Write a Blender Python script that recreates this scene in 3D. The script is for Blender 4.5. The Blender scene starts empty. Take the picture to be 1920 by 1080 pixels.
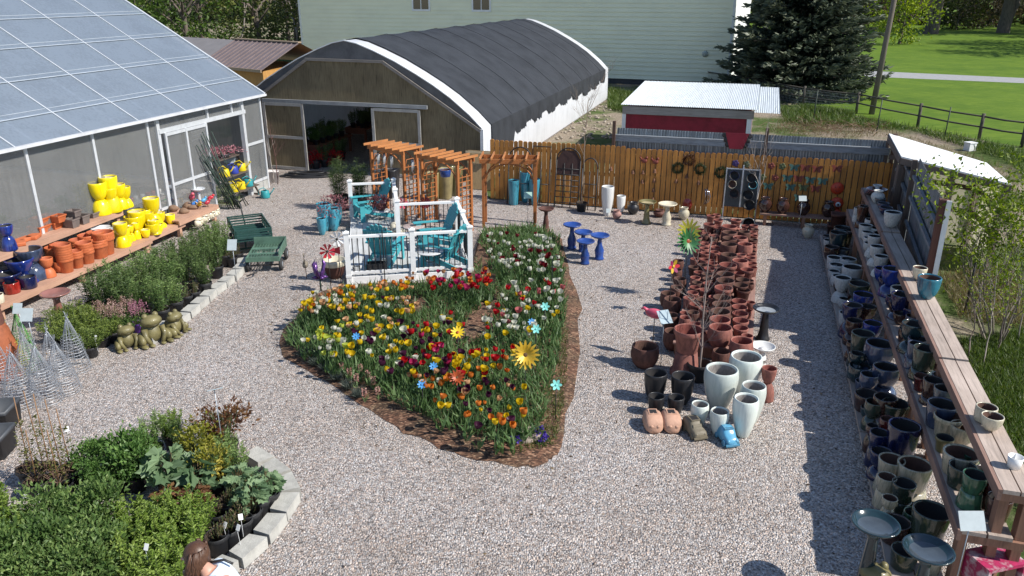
import bpy, math, random
import numpy as np
from math import sin, cos, pi, radians, sqrt, hypot, atan2
from mathutils import Vector, Matrix
R = random.Random(7)
S = bpy.context.scene
COL = S.collection

# ---------------------------------------------------------------- survey: how image points fall on the site
FOC, TILT, EYE = 1480.0, radians(20.7), 6.1
def ray(px, py):
    u = (px-960)/FOC; v = (540-py)/FOC
    return Vector((u, cos(TILT)+v*sin(TILT), -sin(TILT)+v*cos(TILT)))
def G(px, py, z=0.0):
    d = ray(px, py); t = (z-EYE)/d.z
    return Vector((d.x*t, d.y*t, z))
def RP(px, py, p, n):
    d = ray(px, py); o = Vector((0, 0, EYE)); n = Vector(n)
    return o + d*((Vector(p)-o).dot(n)/d.dot(n))
def dist(p):
    return p[1]*cos(TILT)+(EYE-p[2])*sin(TILT)
def PX(p):
    c = dist(p); up = p[1]*sin(TILT)+(p[2]-EYE)*cos(TILT)
    return (960+FOC*p[0]/c, 540-FOC*up/c)
AV = Vector((sin(radians(17)), cos(radians(17)), 0))     # site axis pointing away
BV = Vector((cos(radians(17)), -sin(radians(17)), 0))    # site axis pointing right
RZ = -radians(17)

# ---------------------------------------------------------------- objects
def link(o, parent=None):
    COL.objects.link(o)
    if parent: o.parent = parent
    return o
def tag(o, label=None, cat=None, group=None, kind=None):
    if label: o['label'] = label
    if cat: o['category'] = cat
    if group: o['group'] = group
    if kind: o['kind'] = kind
    return o
def root(name, loc, label, cat, rz=0.0, group=None):
    o = bpy.data.objects.new(name, None); o.empty_display_size = 0.2
    o.location = loc; o.rotation_euler = (0, 0, rz)
    link(o); return tag(o, label, cat, group)
def copy_tree(o, parent=None):
    c = o.copy(); link(c)
    if parent: c.parent = parent
    for k in ('label', 'group'):
        pass
    for ch in list(o.children): copy_tree(ch, c)
    return c
def inst(name, me, loc, label, cat, rz=0.0, sc=(1, 1, 1), group=None, parent=None, rot=None):
    o = bpy.data.objects.new(name, me); o.location = loc
    o.rotation_euler = rot if rot else (0, 0, rz); o.scale = sc
    link(o, parent); return tag(o, label, cat, group)
ORD = ['', 'first', 'second', 'third', 'fourth', 'fifth', 'sixth', 'seventh', 'eighth', 'ninth', 'tenth', 'eleventh', 'twelfth',
       'thirteenth', 'fourteenth', 'fifteenth', 'sixteenth', 'seventeenth', 'eighteenth', 'nineteenth', 'twentieth']
for _k in range(1, 10): ORD.append('twenty-'+ORD[_k])
ORD.append('thirtieth')
for _k in range(1, 10): ORD.append('thirty-'+ORD[_k])
ORD.append('fortieth')
for _t, _u in (('forty', 'fiftieth'), ('fifty', 'sixtieth'), ('sixty', 'seventieth'), ('seventy', 'eightieth'), ('eighty', 'ninetieth'), ('ninety', 'hundredth')):
    for _k in range(1, 10): ORD.append(_t+'-'+ORD[_k])
    ORD.append(_u)

# ---------------------------------------------------------------- mesh builder
class MB:
    def __init__(s): s.v = []; s.f = []; s.m = []; s.s = []
    def add(s, vs, fs, mi=0, smooth=False):
        b = len(s.v); s.v += [tuple(p) for p in vs]
        for f in fs:
            s.f.append(tuple(b+i for i in f)); s.m.append(mi); s.s.append(smooth)
        return s
    def box(s, c, d, rz=0.0, mi=0, M=None):
        x, y, z = d[0]/2, d[1]/2, d[2]/2
        vs = [Vector(q) for q in ((-x,-y,-z),(x,-y,-z),(x,y,-z),(-x,y,-z),(-x,-y,z),(x,-y,z),(x,y,z),(-x,y,z))]
        if M is None: M = Matrix.Rotation(rz, 3, 'Z')
        c = Vector(c)
        return s.add([M @ q + c for q in vs], [(0,3,2,1),(4,5,6,7),(0,1,5,4),(1,2,6,5),(2,3,7,6),(3,0,4,7)], mi)
    def bb(s, x0, x1, y0, y1, z0, z1, mi=0):
        return s.box(((x0+x1)/2, (y0+y1)/2, (z0+z1)/2), (x1-x0, y1-y0, z1-z0), 0, mi)
    def bar(s, p, q, w, h, mi=0, up=(0, 0, 1)):
        p, q = Vector(p), Vector(q); d = q-p; L = d.length
        if L < 1e-6: return s
        d = d/L; up = Vector(up); sd = d.cross(up)
        if sd.length < 1e-3: sd = d.cross(Vector((0, 1, 0)))
        sd.normalize(); u = sd.cross(d)
        M = Matrix((sd, d, u)).transposed()
        return s.box((p+q)/2, (w, L, h), 0, mi, M)
    def tube(s, pts, rad, n=6, mi=0, cap=True):
        pts = [Vector(p) for p in pts]; k = len(pts)
        if not isinstance(rad, (list, tuple)): rad = [rad]*k
        vs = []; fs = []
        for i, p in enumerate(pts):
            d = pts[min(i+1, k-1)]-pts[max(i-1, 0)]
            if d.length < 1e-9: d = Vector((0, 0, 1))
            d.normalize()
            a = d.orthogonal() if abs(d.z) > .999 else d.cross(Vector((0, 0, 1)))
            a.normalize(); b = d.cross(a)
            for j in range(n):
                t = 2*pi*j/n; vs.append(p+(a*cos(t)+b*sin(t))*rad[i])
        for i in range(k-1):
            for j in range(n):
                fs.append((i*n+j, i*n+(j+1) % n, (i+1)*n+(j+1) % n, (i+1)*n+j))
        if cap:
            fs.append(tuple(reversed(range(n)))); fs.append(tuple(range((k-1)*n, k*n)))
        return s.add(vs, fs, mi, n > 4)
    def lathe(s, prof, n=24, c=(0, 0, 0), mi=0, sc=(1, 1), wob=None):
        vs = []; fs = []; k = len(prof)
        for i, pr in enumerate(prof):
            for j in range(n):
                t = 2*pi*j/n; r = max(pr[0], 1e-4)
                if wob: r *= wob(t, i)
                vs.append((c[0]+r*cos(t)*sc[0], c[1]+r*sin(t)*sc[1], c[2]+pr[1]))
        b = len(s.v); s.v += vs
        for i in range(k-1):
            m = prof[i][2] if len(prof[i]) > 2 else mi
            for j in range(n):
                s.f.append((b+i*n+j, b+i*n+(j+1) % n, b+(i+1)*n+(j+1) % n, b+(i+1)*n+j)); s.m.append(m); s.s.append(True)
        return s
    def ell(s, c, r, n=14, k=9, mi=0, M=None, wob=None):
        vs = []; fs = []
        for i in range(k+1):
            a = -pi/2+pi*i/k
            for j in range(n):
                t = 2*pi*j/n; q = Vector((cos(a)*cos(t)*r[0], cos(a)*sin(t)*r[1], sin(a)*r[2]))
                if wob: q *= wob(q)
                if M is not None: q = M @ q
                vs.append(q+Vector(c))
        for i in range(k):
            for j in range(n): fs.append((i*n+j, i*n+(j+1) % n, (i+1)*n+(j+1) % n, (i+1)*n+j))
        return s.add(vs, fs, mi, True)
    def sheet(s, pts, mi=0): return s.add(pts, [tuple(range(len(pts)))], mi)
    def prism(s, poly, z0, z1, mi=0):          # poly in xy, counterclockwise
        n = len(poly); vs = [(p[0], p[1], z0) for p in poly]+[(p[0], p[1], z1) for p in poly]
        return s.add(vs, [tuple(reversed(range(n))), tuple(range(n, 2*n))]+[(i, (i+1) % n, n+(i+1) % n, n+i) for i in range(n)], mi)
    def extrude(s, poly, thick, M, mi=0):      # poly in local xy extruded along local z, placed by 4x4 M
        n = len(poly); vs = [M @ Vector((p[0], p[1], -thick/2)) for p in poly]+[M @ Vector((p[0], p[1], thick/2)) for p in poly]
        return s.add(vs, [tuple(reversed(range(n))), tuple(range(n, 2*n))]+[(i, (i+1) % n, n+(i+1) % n, n+i) for i in range(n)], mi)
    def mesh(s, name, mats):
        me = bpy.data.meshes.new(name); me.from_pydata(s.v, [], s.f)
        for m in (mats if isinstance(mats, (list, tuple)) else [mats]): me.materials.append(m)
        me.polygons.foreach_set('material_index', s.m); me.polygons.foreach_set('use_smooth', s.s)
        me.validate(); me.update(); return me
    def build(s, name, mats, parent=None, loc=None, rz=0.0):
        o = bpy.data.objects.new(name, s.mesh(name, mats))
        if loc is not None: o.location = loc
        if rz: o.rotation_euler = (0, 0, rz)
        return link(o, parent)
def bevel(o, w=.006, seg=2):
    m = o.modifiers.new('bevel', 'BEVEL'); m.width = w; m.segments = seg; m.limit_method = 'ANGLE'; m.angle_limit = radians(40); return o

# ---------------------------------------------------------------- materials
MATS = {}
def nt(name):
    m = bpy.data.materials.new(name); m.use_nodes = True; t = m.node_tree
    return m, t, t.nodes['Principled BSDF']
def N(t, kind, **kw):
    n = t.nodes.new(kind)
    for k, v in kw.items():
        if k in ('inp',):
            for a, b in v.items(): n.inputs[a].default_value = b
        else: setattr(n, k, v)
    return n
def ramp(t, fac, stops):
    n = t.nodes.new('ShaderNodeValToRGB'); t.links.new(fac, n.inputs[0]); e = n.color_ramp.elements
    while len(e) < len(stops): e.new(.5)
    for el, (p, c) in zip(e, stops): el.position = p; el.color = (*c, 1) if len(c) == 3 else c
    return n.outputs[0]
def c3(c, k=1.0): return tuple(min(1, max(0, x*k)) for x in c)
def mat(name, col, rough=.6, var=.15, scale=6.0, bump=0.0, bscale=40.0, metal=0.0, coat=0.0, alt=None, stretch=None, spec=.5, rnd=0.0):
    """plain material: two-scale noise in the colour, optional grain bump"""
    if name in MATS: return MATS[name]
    m, t, b = nt(name); lk = t.links.new
    tc = N(t, 'ShaderNodeTexCoord'); src = tc.outputs['Object']
    if stretch:
        mp = N(t, 'ShaderNodeMapping', inp={'Scale': stretch}); lk(src, mp.inputs['Vector']); src = mp.outputs[0]
    n1 = N(t, 'ShaderNodeTexNoise', inp={'Scale': scale, 'Detail': 6.0, 'Roughness': .65}); lk(src, n1.inputs['Vector'])
    a = alt if alt else c3(col, 1-var*1.6)
    out = ramp(t, n1.outputs['Fac'], [(.3, a), (.52, col), (.75, c3(col, 1+var))])
    if rnd:
        oi = N(t, 'ShaderNodeObjectInfo'); hs = N(t, 'ShaderNodeHueSaturation'); mr = N(t, 'ShaderNodeMapRange', inp={'To Min': 1-rnd, 'To Max': 1+rnd})
        lk(oi.outputs['Random'], mr.inputs['Value']); lk(mr.outputs[0], hs.inputs['Value']); lk(out, hs.inputs['Color']); out = hs.outputs[0]
    lk(out, b.inputs['Base Color'])
    b.inputs['Roughness'].default_value = rough; b.inputs['Metallic'].default_value = metal
    b.inputs['Specular IOR Level'].default_value = spec
    if coat: b.inputs['Coat Weight'].default_value = coat; b.inputs['Coat Roughness'].default_value = .08
    if bump:
        n2 = N(t, 'ShaderNodeTexNoise', inp={'Scale': bscale, 'Detail': 4.0}); lk(src, n2.inputs['Vector'])
        bp = N(t, 'ShaderNodeBump', inp={'Strength': bump, 'Distance': .02}); lk(n2.outputs['Fac'], bp.inputs['Height']); lk(bp.outputs[0], b.inputs['Normal'])
    MATS[name] = m; return m
def wood(name, col, rough=.7, board=0.0, axis='Z', var=.3, rnd=.12, dirt=None):
    """timber: long grain streaks along one axis, knots, per-object shade"""
    if name in MATS: return MATS[name]
    m, t, b = nt(name); lk = t.links.new
    tc = N(t, 'ShaderNodeTexCoord')
    sc = {'Z': (14, 14, .9), 'X': (.9, 14, 14), 'Y': (14, .9, 14)}[axis]
    mp = N(t, 'ShaderNodeMapping', inp={'Scale': sc}); lk(tc.outputs['Object'], mp.inputs['Vector'])
    n1 = N(t, 'ShaderNodeTexNoise', inp={'Scale': 2.2, 'Detail': 8.0, 'Roughness': .7, 'Distortion': .4}); lk(mp.outputs[0], n1.inputs['Vector'])
    out = ramp(t, n1.outputs['Fac'], [(.25, c3(col, 1-var*1.5)), (.5, col), (.72, c3(col, 1+var*.6))])
    n3 = N(t, 'ShaderNodeTexNoise', inp={'Scale': 1.3, 'Detail': 3.0}); lk(tc.outputs['Object'], n3.inputs['Vector'])
    mx = N(t, 'ShaderNodeMixRGB', blend_type='MULTIPLY', inp={'Fac': .7}); lk(out, mx.inputs[1])
    lk(ramp(t, n3.outputs['Fac'], [(.35, (.72, .7, .68)), (.62, (1, 1, 1))]), mx.inputs[2]); out = mx.outputs[0]
    hs = N(t, 'ShaderNodeHueSaturation'); at = N(t, 'ShaderNodeAttribute', attribute_name='tint'); 
    mr = N(t, 'ShaderNodeMapRange', inp={'From Min': 0, 'From Max': 1, 'To Min': 1.0, 'To Max': 1+2*rnd}); lk(at.outputs['Fac'], mr.inputs['Value'])
    lk(mr.outputs[0], hs.inputs['Value']); lk(out, hs.inputs['Color']); lk(hs.outputs[0], b.inputs['Base Color'])
    b.inputs['Roughness'].default_value = rough
    bp = N(t, 'ShaderNodeBump', inp={'Strength': .35, 'Distance': .01}); lk(n1.outputs['Fac'], bp.inputs['Height']); lk(bp.outputs[0], b.inputs['Normal'])
    MATS[name] = m; return m
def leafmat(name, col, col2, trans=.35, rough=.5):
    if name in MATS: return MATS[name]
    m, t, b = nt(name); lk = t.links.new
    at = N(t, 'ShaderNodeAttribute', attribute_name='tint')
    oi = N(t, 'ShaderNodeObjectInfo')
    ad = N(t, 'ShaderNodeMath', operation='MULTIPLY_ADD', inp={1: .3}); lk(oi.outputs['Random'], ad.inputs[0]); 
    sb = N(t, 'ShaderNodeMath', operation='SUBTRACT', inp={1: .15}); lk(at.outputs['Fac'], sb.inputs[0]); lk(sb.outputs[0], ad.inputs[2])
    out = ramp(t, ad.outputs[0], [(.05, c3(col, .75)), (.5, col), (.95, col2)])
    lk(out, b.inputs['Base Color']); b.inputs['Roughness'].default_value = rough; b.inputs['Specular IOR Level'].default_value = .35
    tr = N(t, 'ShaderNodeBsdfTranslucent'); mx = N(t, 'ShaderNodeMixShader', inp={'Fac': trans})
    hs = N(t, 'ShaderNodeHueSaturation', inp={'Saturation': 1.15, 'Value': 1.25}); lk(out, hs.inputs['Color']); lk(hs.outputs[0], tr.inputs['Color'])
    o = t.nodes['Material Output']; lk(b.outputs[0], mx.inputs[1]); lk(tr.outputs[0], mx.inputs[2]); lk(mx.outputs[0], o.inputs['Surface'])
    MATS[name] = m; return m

# ---------------------------------------------------------------- foliage as clouds of single leaves
def leaves_mesh(name, P, D, L, W, tint, mats, stems=None, bend=.25, rng=None, mi=0, two=False):
    """P base points (n,3), D directions (n,3), lengths, widths -> kite-shaped leaves folded along the midrib"""
    rng = rng or np.random.default_rng(1)
    n = len(P); D = D/np.maximum(np.linalg.norm(D, axis=1, keepdims=True), 1e-6)
    rnd = rng.normal(size=(n, 3)); sd = np.cross(D, rnd); sd /= np.maximum(np.linalg.norm(sd, axis=1, keepdims=True), 1e-6)
    up = np.cross(sd, D); L = np.asarray(L).reshape(-1, 1); W = np.asarray(W).reshape(-1, 1)
    a = P; tip = P+D*L-up*L*bend; mid = P+D*L*.45
    l = mid+sd*W*.5+up*W*.18; r = mid-sd*W*.5+up*W*.18
    V = np.stack([a, l, tip, r], 1).reshape(-1, 3)
    F = (np.arange(n)[:, None]*4+np.array([0, 3, 2, 1])).tolist()
    vs = V.tolist(); T = list(np.asarray(tint)); M = [mi]*n; SM = [False]*n
    if stems:
        b = len(vs); vs += [tuple(p) for p in stems.v]
        for f, k in zip(stems.f, stems.m): F.append([b+i for i in f]); M.append(k+1); T.append(.5); SM.append(False)
    me = bpy.data.meshes.new(name); me.from_pydata(vs, [], F)
    for m in mats: me.materials.append(m)
    me.polygons.foreach_set('material_index', M)
    at = me.attributes.new('tint', 'FLOAT', 'FACE'); at.data.foreach_set('value', np.asarray(T, dtype=np.float32))
    me.update(); return me
def lobed_mesh(name, P, D, L, tint, mats, rng, stems=None):
    """broad lobed leaves: two folded halves of seven outline points each, drooping at the tip"""
    out = [(0, 0), (.42, -.06), (.30, .16), (.52, .34), (.30, .46), (.36, .72), (.14, .74), (0, 1.0)]
    V = []; F = []; T = []
    for i in range(len(P)):
        d = Vector(D[i]).normalized(); sd = d.cross(Vector(rng.normal(size=3))).normalized(); up = sd.cross(d)
        if up.z < 0: up, sd = -up, -sd
        l = L[i]; b = len(V); p = Vector(P[i])
        for a, y in out: V.append(tuple(p+d*(y*l)+sd*(a*l*.95)+up*(l*(.16*a-.28*y*y+.03*rng.normal()*(a > .2)))))
        for a, y in out[1:-1]: V.append(tuple(p+d*(y*l)-sd*(a*l*.95)+up*(l*(.16*a-.28*y*y+.03*rng.normal()*(a > .2)))))
        for k in range(1, 7): F += [[b, b+k, b+k+1]]
        F += [[b, b+9+k, b+8+k] for k in range(5)]+[[b, b+7, b+13]]; T += [float(tint[i])]*12
    n = len(F); M = [0]*n
    if stems:
        b = len(V); V += [tuple(p) for p in stems.v]
        for f, k in zip(stems.f, stems.m): F.append([b+i for i in f]); M.append(1); T.append(.5)
    me = bpy.data.meshes.new(name); me.from_pydata(V, [], F)
    for m in mats: me.materials.append(m)
    me.polygons.foreach_set('material_index', M); at = me.attributes.new('tint', 'FLOAT', 'FACE'); at.data.foreach_set('value', np.asarray(T, dtype=np.float32)); me.update(); return me
def blob_leaves(rng, n, shape, clumps=14, spread=.28, shell=.55):
    """clumped points inside an ellipsoid shape=(cx,cy,cz,rx,ry,rz); outward directions"""
    c = np.array(shape[:3]); r = np.array(shape[3:])
    u = rng.normal(size=(clumps, 3)); u /= np.linalg.norm(u, axis=1, keepdims=True)
    u *= (shell+(1-shell)*rng.random((clumps, 1)))**.6
    k = rng.integers(0, clumps, n); off = rng.normal(size=(n, 3))*spread
    q = u[k]+off; P = c+q*r
    D = q*1.0+rng.normal(size=(n, 3))*.6; D[:, 2] += .25
    tint = np.clip(.5+.22*(rng.random(clumps)[k]-.5)*2+rng.normal(size=n)*.16, 0, 1)
    return P, D, tint
def cat_leaves(parts):
    return [np.concatenate(x) for x in zip(*parts)]
def settint(o, fn):
    me = o.data; at = me.attributes.new('tint', 'FLOAT', 'FACE'); at.data.foreach_set('value', np.array([fn(i) for i in range(len(me.polygons))], dtype=np.float32)); return o
def boxtint(o, seed=1, k=6):
    r = random.Random(seed); v = {}
    return settint(o, lambda i: v.setdefault(i//k, r.random()))
# ================================================================ light, camera
w = bpy.data.worlds.new('World'); S.world = w; w.use_nodes = True
wt = w.node_tree; sky = wt.nodes.new('ShaderNodeTexSky'); sky.sky_type = 'NISHITA'; sky.sun_disc = False
SUN_EL = radians(43.5)
sky.sun_elevation = SUN_EL; sky.sun_rotation = radians(110); sky.altitude = 1400; sky.air_density = 1.0; sky.dust_density = .6
wt.links.new(sky.outputs[0], wt.nodes['Background'].inputs[0]); wt.nodes['Background'].inputs[1].default_value = .11
sl = bpy.data.lights.new('sun', 'SUN'); sl.energy = 4.3; sl.angle = radians(.5); sl.color = (1, .955, .88)
so = link(bpy.data.objects.new('sun', sl)); sdir = Vector((cos(SUN_EL)*cos(radians(20)), -cos(SUN_EL)*sin(radians(20)), sin(SUN_EL)))
so.rotation_euler = sdir.to_track_quat('Z', 'Y').to_euler(); so.location = (30, 0, 40)
cam = bpy.data.cameras.new('camera'); cam.sensor_width = 36; cam.lens = FOC/1920*36; cam.clip_start = .2; cam.clip_end = 1500
co = link(bpy.data.objects.new('camera', cam)); co.location = (0, 0, EYE); co.rotation_euler = (radians(90)-TILT, 0, 0); S.camera = co
S.view_settings.view_transform = 'Standard'; S.view_settings.look = 'None'; S.view_settings.exposure = .6; S.view_settings.gamma = 1

# ================================================================ shared materials
def gravel_mat():
    m, t, b = nt('gravel'); lk = t.links.new
    tc = N(t, 'ShaderNodeTexCoord')
    v1 = N(t, 'ShaderNodeTexVoronoi', inp={'Scale': 44.0, 'Randomness': 1.0}); lk(tc.outputs['Object'], v1.inputs['Vector'])
    v2 = N(t, 'ShaderNodeTexVoronoi', inp={'Scale': 85.0}); lk(tc.outputs['Object'], v2.inputs['Vector'])
    sep = N(t, 'ShaderNodeSeparateColor'); lk(v1.outputs['Color'], sep.inputs[0])
    sep2 = N(t, 'ShaderNodeSeparateColor'); lk(v2.outputs['Color'], sep2.inputs[0])
    c1 = ramp(t, sep.outputs[0], [(0, (.15, .14, .135)), (.25, (.325, .295, .28)), (.5, (.41, .378, .36)), (.75, (.49, .46, .445)), (1, (.70, .66, .635))])
    c2 = ramp(t, sep.outputs[1], [(0, (1.1, .95, .86)), (.35, (1, 1, 1)), (.7, (.95, 1.0, 1.06)), (1, (1.08, .98, .9))])
    mx = N(t, 'ShaderNodeMixRGB', blend_type='MULTIPLY', inp={'Fac': 1}); lk(c1, mx.inputs[1]); lk(c2, mx.inputs[2])
    m2 = N(t, 'ShaderNodeMixRGB', blend_type='MULTIPLY', inp={'Fac': .55}); lk(mx.outputs[0], m2.inputs[1]); lk(ramp(t, sep2.outputs[0], [(0, (.55, .55, .56)), (.5, (1, 1, 1)), (1, (1.2, 1.2, 1.2))]), m2.inputs[2])
    n1 = N(t, 'ShaderNodeTexNoise', inp={'Scale': .3, 'Detail': 7.0, 'Roughness': .62}); lk(tc.outputs['Object'], n1.inputs['Vector'])
    m3 = N(t, 'ShaderNodeMixRGB', blend_type='MULTIPLY', inp={'Fac': 1}); lk(m2.outputs[0], m3.inputs[1])
    lk(ramp(t, n1.outputs['Fac'], [(.32, (.80, .74, .67)), (.45, (1.0, .96, .91)), (.58, (1.06, 1.04, 1.01)), (.72, (1.14, 1.12, 1.11))]), m3.inputs[2])
    lk(m3.outputs[0], b.inputs['Base Color']); b.inputs['Roughness'].default_value = .85; b.inputs['Specular IOR Level'].default_value = .25
    inv = N(t, 'ShaderNodeMath', operation='MULTIPLY_ADD', inp={1: -1.0}); lk(v1.outputs['Distance'], inv.inputs[0]); 
    ad = N(t, 'ShaderNodeMath', operation='MULTIPLY', inp={1: .6}); lk(sep.outputs[2], ad.inputs[0]); lk(ad.outputs[0], inv.inputs[2])
    bp = N(t, 'ShaderNodeBump', inp={'Strength': .9, 'Distance': .03}); lk(inv.outputs[0], bp.inputs['Height']); lk(bp.outputs[0], b.inputs['Normal'])
    return m
def terrain_mat():
    m, t, b = nt('rough_ground'); lk = t.links.new
    tc = N(t, 'ShaderNodeTexCoord')
    n1 = N(t, 'ShaderNodeTexNoise', inp={'Scale': .22, 'Detail': 7.0, 'Roughness': .65}); lk(tc.outputs['Object'], n1.inputs['Vector'])
    n2 = N(t, 'ShaderNodeTexNoise', inp={'Scale': 7.0, 'Detail': 8.0, 'Roughness': .75}); lk(tc.outputs['Object'], n2.inputs['Vector'])
    dirt = ramp(t, n2.outputs['Fac'], [(.25, (.13, .10, .075)), (.5, (.27, .22, .165)), (.75, (.42, .36, .28))])
    grs = ramp(t, n2.outputs['Fac'], [(.25, (.035, .06, .015)), (.5, (.07, .105, .028)), (.75, (.14, .165, .06))])
    mx = N(t, 'ShaderNodeMixRGB'); lk(ramp(t, n1.outputs['Fac'], [(.44, (0, 0, 0)), (.56, (1, 1, 1))]), mx.inputs[0]); lk(grs, mx.inputs[1]); lk(dirt, mx.inputs[2])
    lk(mx.outputs[0], b.inputs['Base Color']); b.inputs['Roughness'].default_value = .95; b.inputs['Specular IOR Level'].default_value = .1
    bp = N(t, 'ShaderNodeBump', inp={'Strength': .8, 'Distance': .08}); lk(n2.outputs['Fac'], bp.inputs['Height']); lk(bp.outputs[0], b.inputs['Normal'])
    return m
def lawn_mat():
    m, t, b = nt('lawn_turf'); lk = t.links.new
    tc = N(t, 'ShaderNodeTexCoord')
    n1 = N(t, 'ShaderNodeTexNoise', inp={'Scale': .35, 'Detail': 6.0}); lk(tc.outputs['Object'], n1.inputs['Vector'])
    mp = N(t, 'ShaderNodeMapping', inp={'Scale': (1.2, 6, 1), 'Rotation': (0, 0, .3)}); lk(tc.outputs['Object'], mp.inputs['Vector'])
    n2 = N(t, 'ShaderNodeTexNoise', inp={'Scale': .9, 'Detail': 10.0, 'Roughness': .82}); lk(mp.outputs[0], n2.inputs['Vector'])
    c = ramp(t, n2.outputs['Fac'], [(.32, (.045, .095, .009)), (.47, (.085, .15, .015)), (.56, (.115, .185, .02)), (.72, (.23, .26, .06))])
    mx = N(t, 'ShaderNodeMixRGB', blend_type='MULTIPLY', inp={'Fac': 1}); lk(c, mx.inputs[1]); lk(ramp(t, n1.outputs['Fac'], [(.35, (.8, .85, .75)), (.6, (1.1, 1.05, .95))]), mx.inputs[2])
    lk(mx.outputs[0], b.inputs['Base Color']); b.inputs['Roughness'].default_value = .9; b.inputs['Specular IOR Level'].default_value = .15
    return m
M_GRAV = gravel_mat(); M_TERR = terrain_mat(); M_LAWN = lawn_mat()
M_ALU = mat('aluminium', (.62, .64, .66), .4, .08, metal=.3)
M_WHITE = mat('white_paint', (.78, .78, .77), .45, .06, 5)
M_GALV = mat('galvanised_steel', (.36, .39, .42), .42, .2, 3, metal=.55)
M_BLACK = mat('black_plastic', (.022, .022, .024), .5, .2, 8)
M_IRON = mat('black_iron', (.03, .028, .028), .55, .3, 12)
M_RUST = mat('rusty_iron', (.16, .07, .035), .8, .4, 14)
M_DARKGLASS = mat('window_glass', (.02, .022, .025), .06, .1, 2, spec=.8)
M_SOIL = mat('potting_soil', (.055, .038, .026), .95, .4, 25, bump=.5)
M_TIMBER = wood('bench_timber', (.40, .24, .165), .75, axis='Y')
M_TIMBERX = wood('leg_timber', (.30, .155, .10), .75, axis='Z')
M_TOPSHELF = wood('weathered_shelf_timber', (.40, .325, .275), .8, axis='Y')
M_GREYWOOD = wood('grey_weathered_timber', (.25, .235, .225), .85, axis='X')
M_POSTWOOD = wood('post_timber', (.17, .125, .10), .85, axis='Z')
def poly_mat(name, col, trans, gloss_r, alpha):
    m, t, b = nt(name); lk = t.links.new
    tc = N(t, 'ShaderNodeTexCoord'); n1 = N(t, 'ShaderNodeTexNoise', inp={'Scale': 1.1, 'Detail': 6.0, 'Roughness': .7}); lk(tc.outputs['Object'], n1.inputs['Vector'])
    mp = N(t, 'ShaderNodeMapping', inp={'Scale': (6, 6, .25)}); lk(tc.outputs['Object'], mp.inputs['Vector'])
    n2 = N(t, 'ShaderNodeTexNoise', inp={'Scale': 3.0, 'Detail': 5.0}); lk(mp.outputs[0], n2.inputs['Vector'])
    mm = N(t, 'ShaderNodeMath', operation='ADD'); lk(n1.outputs['Fac'], mm.inputs[0]); lk(n2.outputs['Fac'], mm.inputs[1])
    c = ramp(t, mm.outputs[0], [(.75, c3(col, .9)), (1.0, col), (1.25, c3(col, 1.06))]); lk(c, b.inputs['Base Color'])
    b.inputs['Roughness'].default_value = gloss_r; b.inputs['Specular IOR Level'].default_value = .6
    tr = N(t, 'ShaderNodeBsdfTranslucent'); lk(c, tr.inputs['Color']); tp = N(t, 'ShaderNodeBsdfTransparent')
    a = N(t, 'ShaderNodeMixShader', inp={'Fac': trans}); lk(b.outputs[0], a.inputs[1]); lk(tr.outputs[0], a.inputs[2])
    a2 = N(t, 'ShaderNodeMixShader', inp={'Fac': alpha}); lk(a.outputs[0], a2.inputs[1]); lk(tp.outputs[0], a2.inputs[2])
    lk(a2.outputs[0], t.nodes['Material Output'].inputs['Surface']); MATS[name] = m; return m
M_POLYROOF = poly_mat('roof_polycarbonate', (.29, .35, .43), .35, .17, .22)
M_POLYWALL = poly_mat('wall_polycarbonate', (.29, .295, .29), .32, .10, .54)

# ================================================================ ground
def poly_sheet(name, pts, z, m):
    o = MB().sheet([(p[0], p[1], z) for p in pts]).build(name, m); return tag(o, kind='structure')
poly_sheet('ground', [(-400, -60), (400, -60), (400, 700), (-400, 700)], -.010, M_TERR)
SX = lambda y: 5.72+.309*(y-8.0)                                  # outer edge of the gravel under the right-hand shelving
poly_sheet('gravel_yard', [(-45, -6), (SX(-6), -6), (SX(22.3)-.1, 22.3), (SX(22.3)-1.6, 21.0+.2), (-.75, 24.05), (-.9, 26.4), (5.7, 48), (-3.6, 51), (-10.3, 29.1), (-14, 30.2), (-45, 39.5)], -.004, M_GRAV)
fl = [G(1210, 150), G(1305, 158), G(1505, 196), G(1605, 210), G(1720, 236), G(1835, 259), G(1915, 272)]
poly_sheet('lawn', [(20.6, 33.8), (30, 18), (300, -40), (300, 500), (-20, 500), (14.5, 62), (16.6, 44.5)], -.005, M_LAWN)
M_PATH = mat('path_asphalt', (.30, .30, .30), .9, .12, 3, bump=.2)
poly_sheet('path', [(20.0, 66.5), (27, 60.9), (36.5, 56.2), (60, 43), (62, 46.5), (38.5, 59.6), (29.5, 65.0), (22, 70.5)], .002, M_PATH)

# ================================================================ greenhouse (left)
gz = radians(15.8); GA = Vector((sin(gz), cos(gz), 0)); GB = Vector((cos(gz), -sin(gz), 0)); G0 = G(503, 352)
def gl(y, x=0.0, z=0.0): return G0+GA*y+GB*x+Vector((0, 0, z))
gh = root('greenhouse', G0, 'long translucent greenhouse with aluminium roof bars and an open sliding door', 'greenhouse', -gz)
EH, SL, RW, GY0, GY1 = 3.0, .585, 7.0, -27.0, .12
def rz(x): return EH+.08-SL*x
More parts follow.
